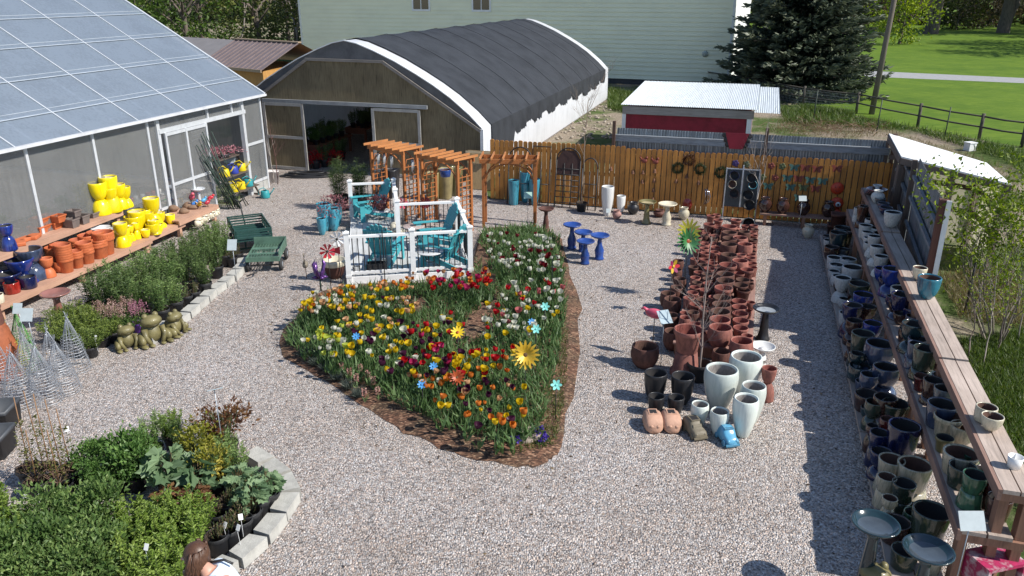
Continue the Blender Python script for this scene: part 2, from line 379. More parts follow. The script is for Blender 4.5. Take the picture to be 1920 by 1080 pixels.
# frame of local axes: x to the right of the wall, y away
rf = MB()
ys = [GY0, -24, -21, -18, -15, -12.07, -9.3, -7.45, -5.6, -3.75, -1.9, GY1]
for i in range(len(ys)-1):
    a, b_ = ys[i], ys[i+1]
    rf.add([(.16, a, rz(.16)), (.16, b_, rz(.16)), (-RW, b_, rz(-RW)), (-RW, a, rz(-RW))], [(0, 1, 2, 3)])
rf.add([(-RW, GY0, rz(-RW)), (-RW, GY1, rz(-RW)), (-2*RW, GY1, EH), (-2*RW, GY0, EH)], [(0, 1, 2, 3)])
roof = rf.build('roof', M_POLYROOF, gh)
bars = MB(); purl = MB()
for y in ys[1:]: bars.bar((.16, y, rz(.16)+.02), (-RW, y, rz(-RW)+.02), .034, .04)
for x in (-.62, -1.72, -2.82, -3.92, -5.02, -6.12):
    purl.bar((x, GY0, rz(x)+.012), (x, GY1, rz(x)+.012), .085, .014); purl.bar((x-.14, GY0, rz(x-.14)+.008), (x-.14, GY1, rz(x-.14)+.008), .015, .010)
for y in (-11.1, -8.7, -6.2, -4.9, -2.7): bars.bar((.1, y, rz(.1)-.03), (-1.7, y, rz(-1.7)-.03), .02, .02)
bars.bar((.16, GY1, rz(.16)+.03), (-RW, GY1, rz(-RW)+.03), .07, .07)
bars.build('roof_bar', M_ALU, roof); purl.build('purlin', mat('purlin_film', (.42, .47, .53), .35, .1, 3), roof)
MB().bb(.12, .22, GY0, GY1+.02, EH-.045, EH+.02).build('gutter', mat('gutter_paint', (.55, .56, .58), .45, .1, 3), gh)
wl = MB()
wl.bb(-.012, .012, GY0, -4.87, .14, EH-.06); wl.bb(-.012, .012, -4.8, -1.0, 2.66, EH-.06); wl.bb(-.012, .012, -.95, -.03, .32, EH-.06)
wall = wl.build('wall_panel', M_POLYWALL, gh)
fr = MB()
for y in (-26, -24.2, -22.4, -20.5, -18.6, -16.8, -14.95, -13.1, -11.25, -8.95, -7.05, -5.18, 0): fr.bb(.012, .05, y-.035, y+.035, 0, EH-.05)
fr.bb(.012, .07, -4.87, -4.76, 0, EH-.05); fr.bb(-.06, .07, -1.06, -.94, 0, EH-.05)
fr.bb(.014, .09, -4.82, -.9, 2.55, 2.66); fr.bb(.014, .06, -2.72, -2.66, 2.66, 2.95); fr.bb(.014, .06, -1.55, -1.5, 2.66, 2.95)
fr.bb(.012, .045, -.93, -.04, 1.52, 1.6); fr.bb(.012, .045, -.93, -.04, .32, .40)
fr.bb(.012, .05, GY0, -4.88, .55, .62); fr.bb(.012, .05, GY0, -4.88, .1, .16)
fr.build('wall_frame', M_ALU, gh)
bs = MB(); bs.bb(-.08, .03, -.94, 0, 0, .30); bs.build('base_wall', mat('concrete_base', (.36, .36, .34), .9, .15, 4, bump=.3), gh)
dr = MB(); dr.bb(.075, .09, -4.6, -2.94, .12, 2.5); door = dr.build('sliding_door', M_POLYWALL, gh)
df = MB()
for y in (-4.62, -3.78, -2.9): df.bb(.07, .12, y-.035, y+.035, .08, 2.55)
for z in (.1, 1.15, 2.5): df.bb(.072, .115, -4.62, -2.9, z-.04, z+.04)
df.build('door_frame', M_ALU, door)
# gable toward the far side and the inside
gb = MB(); gb.add([(0, 0, .1), (0, 0, EH), (-RW, 0, rz(-RW)-.1), (-2*RW, 0, EH), (-2*RW, 0, .1)], [(0, 1, 2, 3, 4)]); gb.build('gable_wall', poly_mat('dimmed_gable_polycarbonate', (.16, .165, .165), .15, .3, .06), gh)  # dark grey puts the dim greenhouse interior into the panel colour
inn = MB()
for y in (-23, -20, -17, -14, -11, -8, -6): MB().bb(-5.1, -5.0, y-.05, y+.05, 0, 4.2).build('inner_post', M_GALV, gh)
MB().bb(-1.75, -1.5, -3.1, -1.9, 1.75, 2.55).build('fan_housing', mat('fan_grey', (.12, .125, .135), .5), gh)
lv = MB()
for k in range(6): lv.box((-1.2, -1.55, 1.80+k*.125), (.05, .8, .085), M=Matrix.Rotation(.6, 3, 'Y'))
lv.build('louvre', mat('louvre_grey', (.22, .23, .24), .5), gh)
MB().bb(-1.7, -1.25, -2.0, -1.1, 1.72, 2.58).build('fan_box', M_IRON, gh)
# greenhouse interior benches seen through the panels
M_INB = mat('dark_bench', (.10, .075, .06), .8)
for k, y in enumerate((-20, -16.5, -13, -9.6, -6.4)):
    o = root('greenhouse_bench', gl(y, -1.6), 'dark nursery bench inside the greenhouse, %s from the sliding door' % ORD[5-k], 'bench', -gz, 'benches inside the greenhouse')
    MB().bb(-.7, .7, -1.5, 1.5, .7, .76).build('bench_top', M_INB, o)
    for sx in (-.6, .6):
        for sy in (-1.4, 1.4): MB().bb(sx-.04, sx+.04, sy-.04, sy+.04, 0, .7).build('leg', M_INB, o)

# ================================================================ hoop house (quonset)
Q0 = Vector((-.97, 26.21, 0)); QL = 22.6
qh = root('hoop_house', Q0, 'hoop house under dark shade cloth with brown timber front and sliding doors', 'hoop house', RZ)
half = [(0, 1.8), (-.45, 2.24), (-1.1, 2.76), (-1.7, 3.15), (-2.3, 3.49), (-3.05, 3.88), (-3.8, 4.2), (-4.4, 4.42), (-4.86, 4.51)]
arc = half+[(-9.72-x, z) for x, z in reversed(half[:-1])]
def skin(y0, y1, off, ny, name, m, sag=0.0, parent=None, lo=None):
    b_ = MB(); pr = list(arc)
    if lo is not None: pr = [(.02, lo)]+pr+[(-9.74, lo)]
    k = len(pr); vs = []
    cx, cz = -4.86, 1.5
    for j in range(ny+1):
        y = y0+(y1-y0)*j/ny
        for (x, z) in pr:
            d = Vector((x-cx, 0, z-cz)).normalized(); s_ = sag*abs(sin(pi*(y-y0)/2.4))
            vs.append((x+d.x*(off-s_), y, z+d.z*(off-s_)))
    fs = [(j*k+i, j*k+i+1, (j+1)*k+i+1, (j+1)*k+i) for j in range(ny) for i in range(k-1)]
    b_.add(vs, fs, 0, True); return b_.build(name, m, parent or qh)
M_FILM = poly_mat('white_film', (.60, .61, .63), .14, .45, .0)
M_SHADE = mat('shade_cloth', (.031, .034, .040), .75, .25, 1.2, bump=.3, bscale=120, rnd=0, spec=.3)
skin(0, QL, 0, 1, 'film_cover', M_FILM, 0, lo=.05)
sc = skin(.85, QL-1.0, .045, 72, 'shade_cloth', M_SHADE, .024)
hem = MB(); hv = []; rr = random.Random(3); n_ = 130
for j in range(n_+1):
    y = .85+(QL-1.85)*j/n_; f = j/n_
    d = .42+.25*abs(sin(j*.21))+.28*max(0, sin(f*9+1))*.5+(.55 if f < .12 else 0)+rr.uniform(-.05, .05)
    hv += [(.035, y, 1.84), (.06+.02*sin(j*1.1), y, 1.8-d*.5), (.05+.05*sin(j*1.3), y, 1.8-d)]
hem.add(hv, [(j*3+i, j*3+i+1, j*3+i+4, j*3+i+3) for j in range(n_) for i in range(2)], 0, True); hem.build('hanging_hem', M_SHADE, sc)
rb = MB()
for k in range(1, 9): rb.tube([(x*1.0, .85+2.42*k, z+.056) for x, z in arc], .008, 5)
rb.build('batten_line', M_SHADE, sc)
M_BARN = wood('barn_plywood', (.175, .138, .080), .9, axis='Z', var=.5)
fw = MB()
def gable(t):   # height of the timber front at local x
    if t > -3.48: return 1.66+(3.82-1.66)*(t/-3.48)
    if t < -6.34: return 1.66+(3.82-1.66)*((-9.72-t)/(-9.72+6.34))
    return 3.82
for x0, x1, z0 in ((-9.7, -6.68, 0), (-6.68, -5.1, 2.36), (-5.1, -3.48, 2.36), (-3.48, -2.2, 0), (-2.2, -1.0, 0), (-1.0, -.02, 0)):
    for s0, s1 in ([(x0, -6.34), (-6.34, x1)] if x0 < -6.34 < x1 else [(x0, x1)]):
        fw.add([(s0, -.03, z0), (s1, -.03, z0), (s1, -.03, gable(s1)), (s0, -.03, gable(s0)), (s0, .03, z0), (s1, .03, z0), (s1, .03, gable(s1)), (s0, .03, gable(s0))],
               [(0, 1, 2, 3), (7, 6, 5, 4), (1, 5, 6, 2), (0, 3, 7, 4), (3, 2, 6, 7), (0, 4, 5, 1)])
front = fw.build('front_wall', M_BARN, qh); boxtint(front, 5)
up = MB(); M_GFAB = mat('grey_film', (.13, .125, .125), .6, .25, 2, bump=.2)
pts = [(x, .0, z-.01) for x, z in arc]
for i in range(len(pts)-1):
    (xa, _, za), (xb, _, zb) = pts[i], pts[i+1]
    up.add([(xa, 0, min(za, gable(xa)-.02)), (xa, 0, za), (xb, 0, zb), (xb, 0, min(zb, gable(xb)-.02))], [(0, 1, 2, 3)])
up.build('gable_film', M_GFAB, qh)
tr = MB(); M_TRIM = wood('grey_trim', (.24, .215, .19), .8, axis='X')
tr.bar((-.05, -.06, gable(-.05)+.04), (-3.48, -.06, 3.86), .05, .1); tr.bar((-3.44, -.06, 3.86), (-6.36, -.06, 3.88), .05, .09); tr.bar((-6.34, -.06, 3.86), (-9.7, -.06, gable(-9.7)+.04), .05, .1)
tr.build('rake_trim', M_TRIM, front)
wb = MB()
for i in range(len(arc)-1):
    wb.bar((arc[i][0], -.02, arc[i][1]+.01), (arc[i+1][0], -.02, arc[i+1][1]+.01), .06, .03)
wb.bb(-.06, .05, -.08, .06, 0, 1.8); wb.build('end_hoop', M_WHITE, qh)
tk = MB(); tk.bb(-8.2, -1.9, -.15, -.035, 2.38, 2.50); tk.build('door_track', mat('track_steel', (.33, .34, .35), .5, .15, 3, metal=.4), qh)
def barn_door(x0, x1, h):
    d = MB().bb(x0, x1, -.125, -.085, .04, h).build('sliding_door', M_BARN, qh); boxtint(d, int(h*10))
    f = MB(); yb, yf = -.124, -.16
    for x in (x0, x1): f.bb(x-.05, x+.05, yf, yb, .02, h+.03)
    for z in (.08, 1.18, h): f.bb(x0+.05, x1-.05, yf+.002, yb, z-.05, z+.05)
    f.build('door_frame', mat('door_trim', (.36, .345, .32), .7, .15, 3), d)
barn_door(-8.15, -6.62, 2.33); barn_door(-3.9, -2.2, 2.30)
hp = MB()
for y in (2, 4.5, 7, 9.5, 12, 14.5, 17, 19.5, 22): 
    hp.tube([(x*.985-.07, y, z-.09) for x, z in arc], .03, 6)
hp.build('hoop', M_GALV, qh)

# ================================================================ long sided building at the back
H0 = Vector((14.3, 53.7, 0))
hs_ = root('barn_building', H0, 'long pale green building with lap siding and two small dark windows', 'building', -radians(20.5))
HA = Vector((sin(radians(20.5)), cos(radians(20.5)), 0)); HB = Vector((HA.y, -HA.x, 0))
sd = MB(); W_ = -(RP(565, 60, H0, HA)-H0).dot(HB); hh = 7.6; st = .29; nb = int(hh/st)
for k in range(nb):
    z0, z1 = .35+k*st, .35+(k+1)*st
    sd.add([(-W_, -.05, z0), (0, -.05, z0), (0, 0, z1), (-W_, 0, z1), (-W_, 0, z0), (0, 0, z0)], [(0, 1, 2, 3), (4, 5, 1, 0)])
sd.add([(0, 0, 0), (0, 12, 0), (0, 12, 8), (0, 0, 8)], [(0, 1, 2, 3)], 1); sd.add([(-W_, 0, 0), (-W_, 12, 0), (-W_, 12, 8), (-W_, 0, 8)], [(3, 2, 1, 0)], 1)
sd.build('wall', [mat('green_siding', (.84, .83, .62), .6, .05, .5, stretch=(1, 1, 2.5)), mat('white_end_wall', (.8, .8, .78), .6, .05, 1)], hs_)
MB().bb(-W_+.05, -.05, .02, 11.9, 0, .42).build('foundation', mat('dark_foundation', (.06, .06, .065), .9), hs_)
rf2 = MB(); rf2.add([(-W_-.5, -.6, 7.3), (.5, -.6, 7.3), (.5, 6, 10.5), (-W_-.5, 6, 10.5), (.5, 12.6, 7.3), (-W_-.5, 12.6, 7.3)], [(0, 1, 2, 3), (3, 2, 4, 5)]); rf2.build('roof', mat('roof_grey', (.2, .2, .2), .8), hs_)
for xa, xb in ((-.12, .035), (-W_-.03, -W_+.12)): MB().bb(xa, xb, -.075, .12, .3, 8).build('corner_trim', mat('pale_trim', (.74, .75, .70), .6, .05), hs_)
for x in ((RP(790, 10, H0, HA)-H0).dot(HB), (RP(903, 10, H0, HA)-H0).dot(HB)):
    f = MB()
    for a in (-.68, .68): f.bb(x+a-.06, x+a+.06, -.09, -.03, 4.62, 6.5)
    f.bb(x-.62, x+.62, -.092, -.03, 4.62, 4.76); f.bb(x-.62, x+.62, -.09, -.03, 6.4, 6.5)
    f = f.build('window', M_WHITE, hs_)
    MB().bb(x-.62, x+.62, -.06, -.04, 4.76, 6.4).build('pane', M_DARKGLASS, f); MB().bb(x-.03, x+.03, -.085, -.06, 4.76, 6.4).build('mullion', M_WHITE, f)
vt = MB(); vt.tube([(-1.63, -.03, 2.14), (-1.63, -.12, 2.14)], .2, 16); vt.build('vent_ring', mat('vent_grey', (.45, .49, .43), .6), hs_)

# ================================================================ red shed with white corrugated roof
r0 = Vector((4.05, 29.31, 0))
rs = root('red_shed', r0, 'small red shed with a white corrugated metal roof behind the fence', 'shed', RZ)
cor = MB(); nx = 150; X1 = 4.72
vs = []
for j, (y, z) in enumerate(((-.12, 2.2), (6.0, 2.42))):
    for i in range(nx+1):
        x = -.05+(X1+.05)*i/nx; vs.append((x, y, z+.014*cos(i*pi)))
cor.add(vs, [(i, i+1, nx+2+i, nx+1+i) for i in range(nx)], 0, False)
nx2 = 24; vs = []
for j, (y, z) in enumerate(((-.35, 2.14), (5.7, 2.36))):
    for i in range(nx2+1): vs.append((4.62+.85*i/nx2, y, z-.01*i/nx2+.012*cos(i*pi)))
cor.add(vs, [(i, i+1, nx2+2+i, nx2+1+i) for i in range(nx2)])
cor.build('roof', mat('white_metal_roof', (.66, .70, .72), .35, .08, 1.5, metal=.15, stretch=(6, .5, 1)), rs)
M_RED = mat('barn_red', (.26, .012, .028), .65, .25, 2.5, alt=(.17, .006, .016))
rw = MB(); rw.bb(.02, 4.5, 0, 5.6, 0, 2.02); rw.build('wall', M_RED, rs)
fa = MB(); fa.bb(0, 4.62, -.07, -.02, 1.86, 2.14); fa.build('fascia', wood('bare_fascia', (.34, .30, .27), .85, axis='X'), rs)
wt_ = MB(); wt_.bb(0, .13, -.05, -.012, 0, 1.86); wt_.bb(4.40, 4.56, -.05, -.012, 0, 1.86); wt_.bb(4.515, 4.56, -.011, .18, 0, 2.0); wt_.bb(4.515, 4.56, 5.3, 5.6, 0, 2.0); wt_.build('corner_board', M_WHITE, rs)

# ================================================================ timber fence and metal fence across the back of the yard
F0 = Vector((-.66, 24.0, 0)); FL_ = 11.45
def fp(t, y=0.0, z=0.0): return F0+BV*t+AV*y+Vector((0, 0, z))
tf = root('picket_fence', F0, 'tall golden brown dog-eared picket fence across the back of the yard', 'fence', RZ)
pk = MB(); rr = random.Random(5); t = 0.0; tn = []
while t < FL_-.1:
    w_ = .128+rr.uniform(-.006, .006); h = 1.86+rr.uniform(-.015, .015) - (.04 if t > 4 else 0); e = .03; y0, y1 = rr.uniform(-.004, .004)-.02, 0
    gap = .017 if t < 4.2 else .020
    pk.add([(t, y0, .03), (t+w_, y0, .03), (t+w_, y0, h-e), (t+w_-e, y0, h), (t+e, y0, h), (t, y0, h-e), (t, y1, .03), (t+w_, y1, .03), (t+w_, y1, h-e), (t+w_-e, y1, h), (t+e, y1, h), (t, y1, h-e)],
           [(0, 1, 2, 3, 4, 5), (11, 10, 9, 8, 7, 6), (1, 7, 8, 2), (2, 8, 9, 3), (3, 9, 10, 4), (4, 10, 11, 5), (5, 11, 6, 0)])
    tn.append(rr.random()); t += w_+gap+rr.uniform(0, .004)
M_PICK = wood('cedar_picket', (.42, .18, .038), .7, axis='Z', var=.3, rnd=.3)
pko = pk.build('picket_panel', M_PICK, tf); settint(pko, lambda i: tn[i//7])
rl = MB()
for z in (.3, 1.0, 1.6): rl.bb(0, FL_, .003, .05, z-.045, z+.045)
rl.build('rail', wood('cedar_rail', (.36, .19, .065), .75, axis='X'), tf)
for k in range(6):
    MB().bb(k*2.25+.3, k*2.25+.39, .052, .14, 0, 1.8).build('post', M_POSTWOOD, tf)
def corrugated(mb, x0, x1, z0, z1, y, pitch=.075, amp=.012, mi=0, jag=0.0, rr=random.Random(2)):
    n = int((x1-x0)/pitch*4); vs = []
    for i in range(n+1):
        x = x0+(x1-x0)*i/n; q = y+amp*(0 if i % 4 in (0, 3) else 1)
        vs += [(x, q, z0+(rr.uniform(0, jag) if jag else 0)), (x, q, z1)]
    mb.add(vs, [(i*2, i*2+2, i*2+3, i*2+1) for i in range(n)], mi); return mb
mf = root('metal_fence', fp(3.8, .22), 'grey corrugated metal fence rising behind the picket fence', 'fence', RZ)
M_CORR = mat('old_corrugated_steel', (.22, .245, .27), .42, .5, 3.0, metal=.35, stretch=(9, 9, .4), alt=(.08, .09, .10))
mm_ = MB(); corrugated(mm_, 0.02, FL_-3.9, .2, 2.35, 0.02); mm_.build('sheet', M_CORR, mf)
rl = MB(); rl.bb(-.05, FL_-3.85, -.075, 0.0, 1.98, 2.14); rl.bb(-.05, FL_-3.85, -.10, 0.0, 2.142, 2.172); rl.build('rail', mat('grey_rail', (.27, .29, .31), .6, .25, 4, stretch=(1, 8, 8)), mf)
for x in (-.05, 4.18, 7.4): MB().bb(x-.045, x+.045, -.16, -.077, 0, 2.56).build('post', wood('dark_post', (.12, .07, .05), .8, axis='Z'), mf)

# ================================================================ right-hand wall and lean-to
C1 = Vector((10.2, 20.62, 0)); C2 = Vector((7.40, 13.1, 0)); WD = (C2-C1); WLn = WD.length; WD.normalize()
wz = atan2(WD.y, WD.x)
cw = root('corrugated_wall', C1, 'grey corrugated metal wall with timber rails behind the pot shelves', 'wall', wz)
m_ = MB(); corrugated(m_, 0.05, 3.7, .2, 2.36, 0.0, .11, .02); corrugated(m_, 3.75, WLn-.05, .2, 2.66, 0.0, .11, .02); m_.build('sheet', M_CORR, cw)
rl = MB()
for z in (1.15, 1.7, 2.16): rl.bb(0.1, 3.66, -.085, -.03, z-.035, z+.035); rl.bb(3.84, WLn-.12, -.09, -.03, z+.08, z+.15)
rl.build('rail', mat('grey_board', (.22, .225, .235), .75, .3, 4, stretch=(1, 8, 8)), cw)
for x in (.02, 1.9, 3.75): MB().bb(x-.05, x+.05, -.13, -.03, 0, 2.62 if x > 3 else 2.4).build('post', M_POSTWOOD, cw)
MB().bb(WLn-.11, WLn+.03, -.1, .05, 0, 2.75).build('end_post', wood('red_brown_post', (.13, .05, .035), .75, axis='Z'), cw)
MB().bb(WLn+.032, WLn+.06, .0, .08, 0, 2.75).build('edge_trim', M_WHITE, cw)
a0, a1, a2, a3 = G(1690, 293, 2.5), G(1896, 345, 2.12), G(1850, 305, 2.17), G(1667, 250, 2.55)
ls = root('lean_to_shed', (a0.x, a0.y, 0), 'open lean-to with a sloping white metal roof and yellowed plastic panels', 'shed')
L_ = lambda p, dz=0.0: Vector((p.x-a0.x, p.y-a0.y, p.z+dz))
rf3 = MB(); rf3.add([L_(a0), L_(a1), L_(a2), L_(a3), L_(a0, -.035), L_(a1, -.035), L_(a2, -.035), L_(a3, -.035)], [(0, 1, 2, 3), (7, 6, 5, 4), (0, 4, 5, 1), (1, 5, 6, 2), (2, 6, 7, 3), (3, 7, 4, 0)])
rf3.build('roof', mat('bright_white_roof', (.82, .82, .80), .4, .04, 2), ls)
fz = MB(); fz.bar(L_(a0, -.11), L_(a1, -.11), .05, .14); fz.bar(L_(a0, -.11), L_(a3, -.11), .05, .16); fz.bar(L_(a1, -.11), L_(a2, -.11), .05, .14); fz.build('fascia', M_POSTWOOD, ls)
M_YEL = poly_mat('yellowed_plastic', (.60, .56, .40), .45, .4, .05)
def lerp(p, q, k): return p+(q-p)*k
pn = MB(); b0, b1 = lerp(a3, a2, .03), lerp(a3, a2, .97)
pn.add([L_(b0)*1, L_(b1)*1, Vector((b1.x-a0.x, b1.y-a0.y, .1)), Vector((b0.x-a0.x, b0.y-a0.y, .1))], [(0, 1, 2, 3)])
c0, c1 = lerp(a1, a2, .05), lerp(a1, a2, .97)
pn.add([L_(c0, -.15), L_(c1, -.15), Vector((c1.x-a0.x, c1.y-a0.y, .1)), Vector((c0.x-a0.x, c0.y-a0.y, .1))], [(0, 1, 2, 3)])
pn.build('side_panel', M_YEL, ls)
gt = MB()
for z in (.9, 1.5, 1.95):
    gt.bar(Vector((b0.x-a0.x, b0.y-a0.y-.06, z)), Vector((b1.x-a0.x, b1.y-a0.y-.06, z)), .04, .12); gt.bar(Vector((c0.x-a0.x-.06, c0.y-a0.y, z)), Vector((c1.x-a0.x-.06, c1.y-a0.y, z)), .04, .12)
gt.build('girt', M_POSTWOOD, ls)
for p in (lerp(a0, a1, .02), lerp(a0, a1, .5), lerp(a0, a1, .97), lerp(a3, a2, .5), lerp(a3, a2, .97), lerp(a3, a2, .03)):
    MB().bb(p.x-a0.x-.06, p.x-a0.x+.06, p.y-a0.y+.01, p.y-a0.y+.13, 0, p.z-.2).build('post', M_POSTWOOD, ls)
bx = MB().bb(-.17, .17, -.15, .15, 0, .3); bx.bb(-.19, .19, -.17, .17, .3, .34)
bxo = bx.build('white_bin', M_WHITE, None, G(1868, 322)+Vector((1.2, 4.0, 0)), .3); tag(bxo, 'white lidded bin in the weeds beyond the lean-to roof', 'bin')

# ================================================================ post and rail fence, pole, far fences
rfz = root('rail_fence', G(1605, 213), 'dark weathered post and rail fence between the rough grass and the lawn', 'fence')
B0 = G(1605, 213)
fpts = [G(1140, 148), G(1210, 153), G(1305, 160), G(1408, 178), G(1505, 200), G(1605, 213), G(1720, 239), G(1835, 262), G(1915, 276), Vector((23.2, 29.2, 0)), Vector((25, 25, 0)), Vector((27, 21, 0))]
M_OLDPOST = wood('dark_fence_wood', (.10, .088, .07), .9, axis='Z')
for p in fpts:
    q = p-B0; MB().tube([q, q+Vector((0, 0, 1.12))], .075, 8).build('post', M_OLDPOST, rfz)
rl = MB()
for i in range(len(fpts)-1):
    for z in (.55, 1.0): rl.tube([fpts[i]-B0+Vector((0, 0, z)), (fpts[i]+fpts[i+1])/2-B0+Vector((0, 0, z-.03)), fpts[i+1]-B0+Vector((0, 0, z))], .04, 6)
rl.build('rail', M_OLDPOST, rfz)
wr = MB()
for i in range(0, 5):
    p, q = fpts[i]-B0, fpts[i+1]-B0
    for k in range(40): x = p+(q-p)*(k/40); wr.tube([x, x+Vector((0, 0, 1.0))], .006, 3, cap=False)
    for z in (.15, .3, .45, .75, .9): wr.tube([p+Vector((0, 0, z)), q+Vector((0, 0, z))], .006, 3, cap=False)
wr.build('wire_mesh', M_GALV, rfz)
pole = root('utility_pole', G(1634, 214), 'tall thin weathered utility pole beside the spruce', 'pole')
MB().tube([(0, 0, 0), (.25, .1, 5), (.55, .2, 11)], [.15, .13, .11], 12).build('shaft', wood('pole_wood', (.18, .15, .125), .85, axis='Z'), pole)
st_ = MB(); st_.bar((.53, -.9, 10.2), (.53, 1.3, 10.2), .1, .12); st_.build('crossarm', M_POSTWOOD, pole)
for i, (px, py, h) in enumerate(((1262+(1641-1262)+2, 250, 1.5), (1770, 262, 1.4), (1524, 232, 1.6))):
    o = MB().tube([(0, 0, 0), (.03, 0, h)], .025, 6); o.bb(-.02, .02, -.05, .05, h*.5, h*.5+.02)
    tag(o.build('steel_stake', mat('dark_green_steel', (.035, .05, .035), .6), None, G(px, py)), ['thin steel stake in the grass near the leaning pole', 'thin steel stake standing right of the lean-to roof ridge', 'thin steel stake behind the right end of the metal fence'][i], 'stake', 'steel stakes in the weeds')
f2 = root('rail_fence', G(512, 112)+Vector((0, 0, 0)), 'pale rail fence in front of the dark trees at the left', 'fence')
B1 = G(512, 112); M_PALE = wood('pale_fence', (.30, .28, .26), .9, axis='X')
for k in range(5):
    q = Vector((-2.6*k, .8*k, 0)); MB().bb(q.x-.09, q.x+.09, q.y-.09, q.y+.09, 0, 1.5).build('post', M_PALE, f2)
rl = MB()
for z in (.75, 1.35): rl.bar((.1, -.12, z), (-10.4, 3.1, z), .05, .16)
rl.build('rail', M_PALE, f2)
# little timber shed behind the greenhouse
k0 = G(490, 133, 2.35)
ks = root('garden_shed', (k0.x, k0.y, 0), 'small golden timber shed with a brown ribbed metal roof behind the greenhouse', 'shed', RZ-.35)
MB().bb(-5.2, -.25, .25, 4.6, 0, 2.3).build('wall', wood('golden_timber', (.50, .26, .07), .7, axis='Z'), ks)
rr_ = MB(); rr_.add([(-5.5, 0, 2.35), (0, 0, 2.35), (0, 2.5, 3.55), (-5.5, 2.5, 3.55), (0, 5, 2.35), (-5.5, 5, 2.35)], [(0, 1, 2, 3), (3, 2, 4, 5)])
for k in range(14): x = -.05-k*.41; rr_.bar((x, 0, 2.375), (x, 2.5, 3.575), .05, .04)
rr_.build('roof', mat('brown_metal_roof', (.20, .155, .15), .45, .1, 2, metal=.2), ks)
rd = MB(); rd.bar((-5.5, 2.5, 3.58), (0, 2.5, 3.58), .22, .06); rd.bar((-5.5, -.02, 2.33), (0, -.02, 2.33), .05, .14); rd.build('ridge_cap', mat('tan_trim', (.35, .25, .16), .6), ks)
k1 = root('garden_shed', (k0.x-6.2, k0.y+6.5, 0), 'second shed with a dull metal roof mostly hidden behind the golden timber shed', 'shed', RZ-.35)
MB().bb(-5, 1.5, .3, 4, 0, 2.4).build('wall', wood('dull_timber', (.2, .14, .09), .8, axis='Z'), k1)
MB().add([(-5.3, 0, 2.4), (1.8, 0, 2.4), (1.8, 2.2, 3.4), (-5.3, 2.2, 3.4), (1.8, 4.4, 2.4), (-5.3, 4.4, 2.4)], [(0, 1, 2, 3), (3, 2, 4, 5)]).build('roof', mat('dull_metal_roof', (.22, .2, .19), .5, .1, 2), k1)
mp_ = MB().tube([(0, 0, 0), (0, 0, 9)], .09, 8); tag(mp_.build('metal_pole', M_GALV, None, G(248, 60, 3)*1), 'slim grey pole rising behind the top edge of the greenhouse roof', 'pole')
bpy.data.objects['metal_pole'].location = (-22.5, 44.0, 0)
# ================================================================ pots
PROF = {
 'flare': [(0, 0), (.68, 0), (.72, .02), (.89, .78), (.915, .79), (1.0, .81), (1.0, .97), (.985, 1.0), (.94, 1.0), (.92, .97, 1), (.86, .8, 1), (.66, .14, 1), (0, .12, 1)],
 'egg': [(0, 0), (.46, 0), (.53, .02), (.76, .25), (.95, .5), (1.05, .72), (1.06, .84), (1.02, .95), (.98, .995), (.93, 1.0), (.87, .99), (.84, .95, 1), (.88, .82, 1), (.9, .70, 1), (0, .69, 2)],
 'round': [(0, 0), (.60, 0), (.66, .03), (.90, .22), (1.05, .48), (1.07, .66), (1.01, .86), (1.0, .96), (.97, 1), (.9, 1), (.86, .95, 1), (.9, .6, 1), (.8, .4, 1), (0, .38, 1)],
 'cyl': [(0, 0), (.78, 0), (.83, .03), (.92, .5), (1, .95), (.985, .995), (.93, 1), (.88, .99), (.86, .95, 1), (.82, .4, 1), (0, .35, 1)],
 'cup': [(0, 0), (.42, 0), (.52, .03), (.78, .25), (.94, .55), (1, .88), (1, .97), (.97, 1), (.91, 1), (.87, .95, 1), (.8, .5, 1), (0, .4, 1)],
 'urn': [(0, 0), (.62, 0), (.7, .04), (1.18, .28), (1.36, .5), (1.2, .7), (.84, .83), (.8, .88), (1, .96), (.98, 1), (.84, 1), (.68, .9, 1), (.7, .75, 1), (0, .7, 1)],
 'bowl': [(0, 0), (.4, 0), (.45, .05), (.72, .3), (.94, .78), (1, .9), (.985, 1), (.92, 1), (.87, .85, 1), (.6, .45, 1), (0, .4, 1)],
 'mug': [(0, 0), (.92, 0), (.96, .04), (1, .5), (.99, .96), (.97, 1), (.88, 1), (.85, .95, 1), (.84, .4, 1), (0, .38, 1)],
 'full': [(0, 0), (.46, 0), (.53, .02), (.78, .3), (.96, .6), (1.0, .84), (1.0, .95), (.98, .99), (.93, 1.0), (.89, .985), (.87, .96, 2), (0, .965, 2)],
}
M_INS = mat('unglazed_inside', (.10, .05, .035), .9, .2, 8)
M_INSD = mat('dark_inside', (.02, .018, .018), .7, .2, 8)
M_INSW = mat('pale_inside', (.42, .41, .38), .8, .2, 6)
M_SAND = mat('pale_fill', (.52, .46, .26), .9, .2, 12)
def glaze(n, col, rough=.16, var=.35, scale=2.2, alt=None, coat=.6, bump=.04):
    return mat(n, col, rough, var, scale, bump=bump, bscale=9, coat=coat, alt=alt, stretch=(1.6, 1.6, .5), rnd=.18)
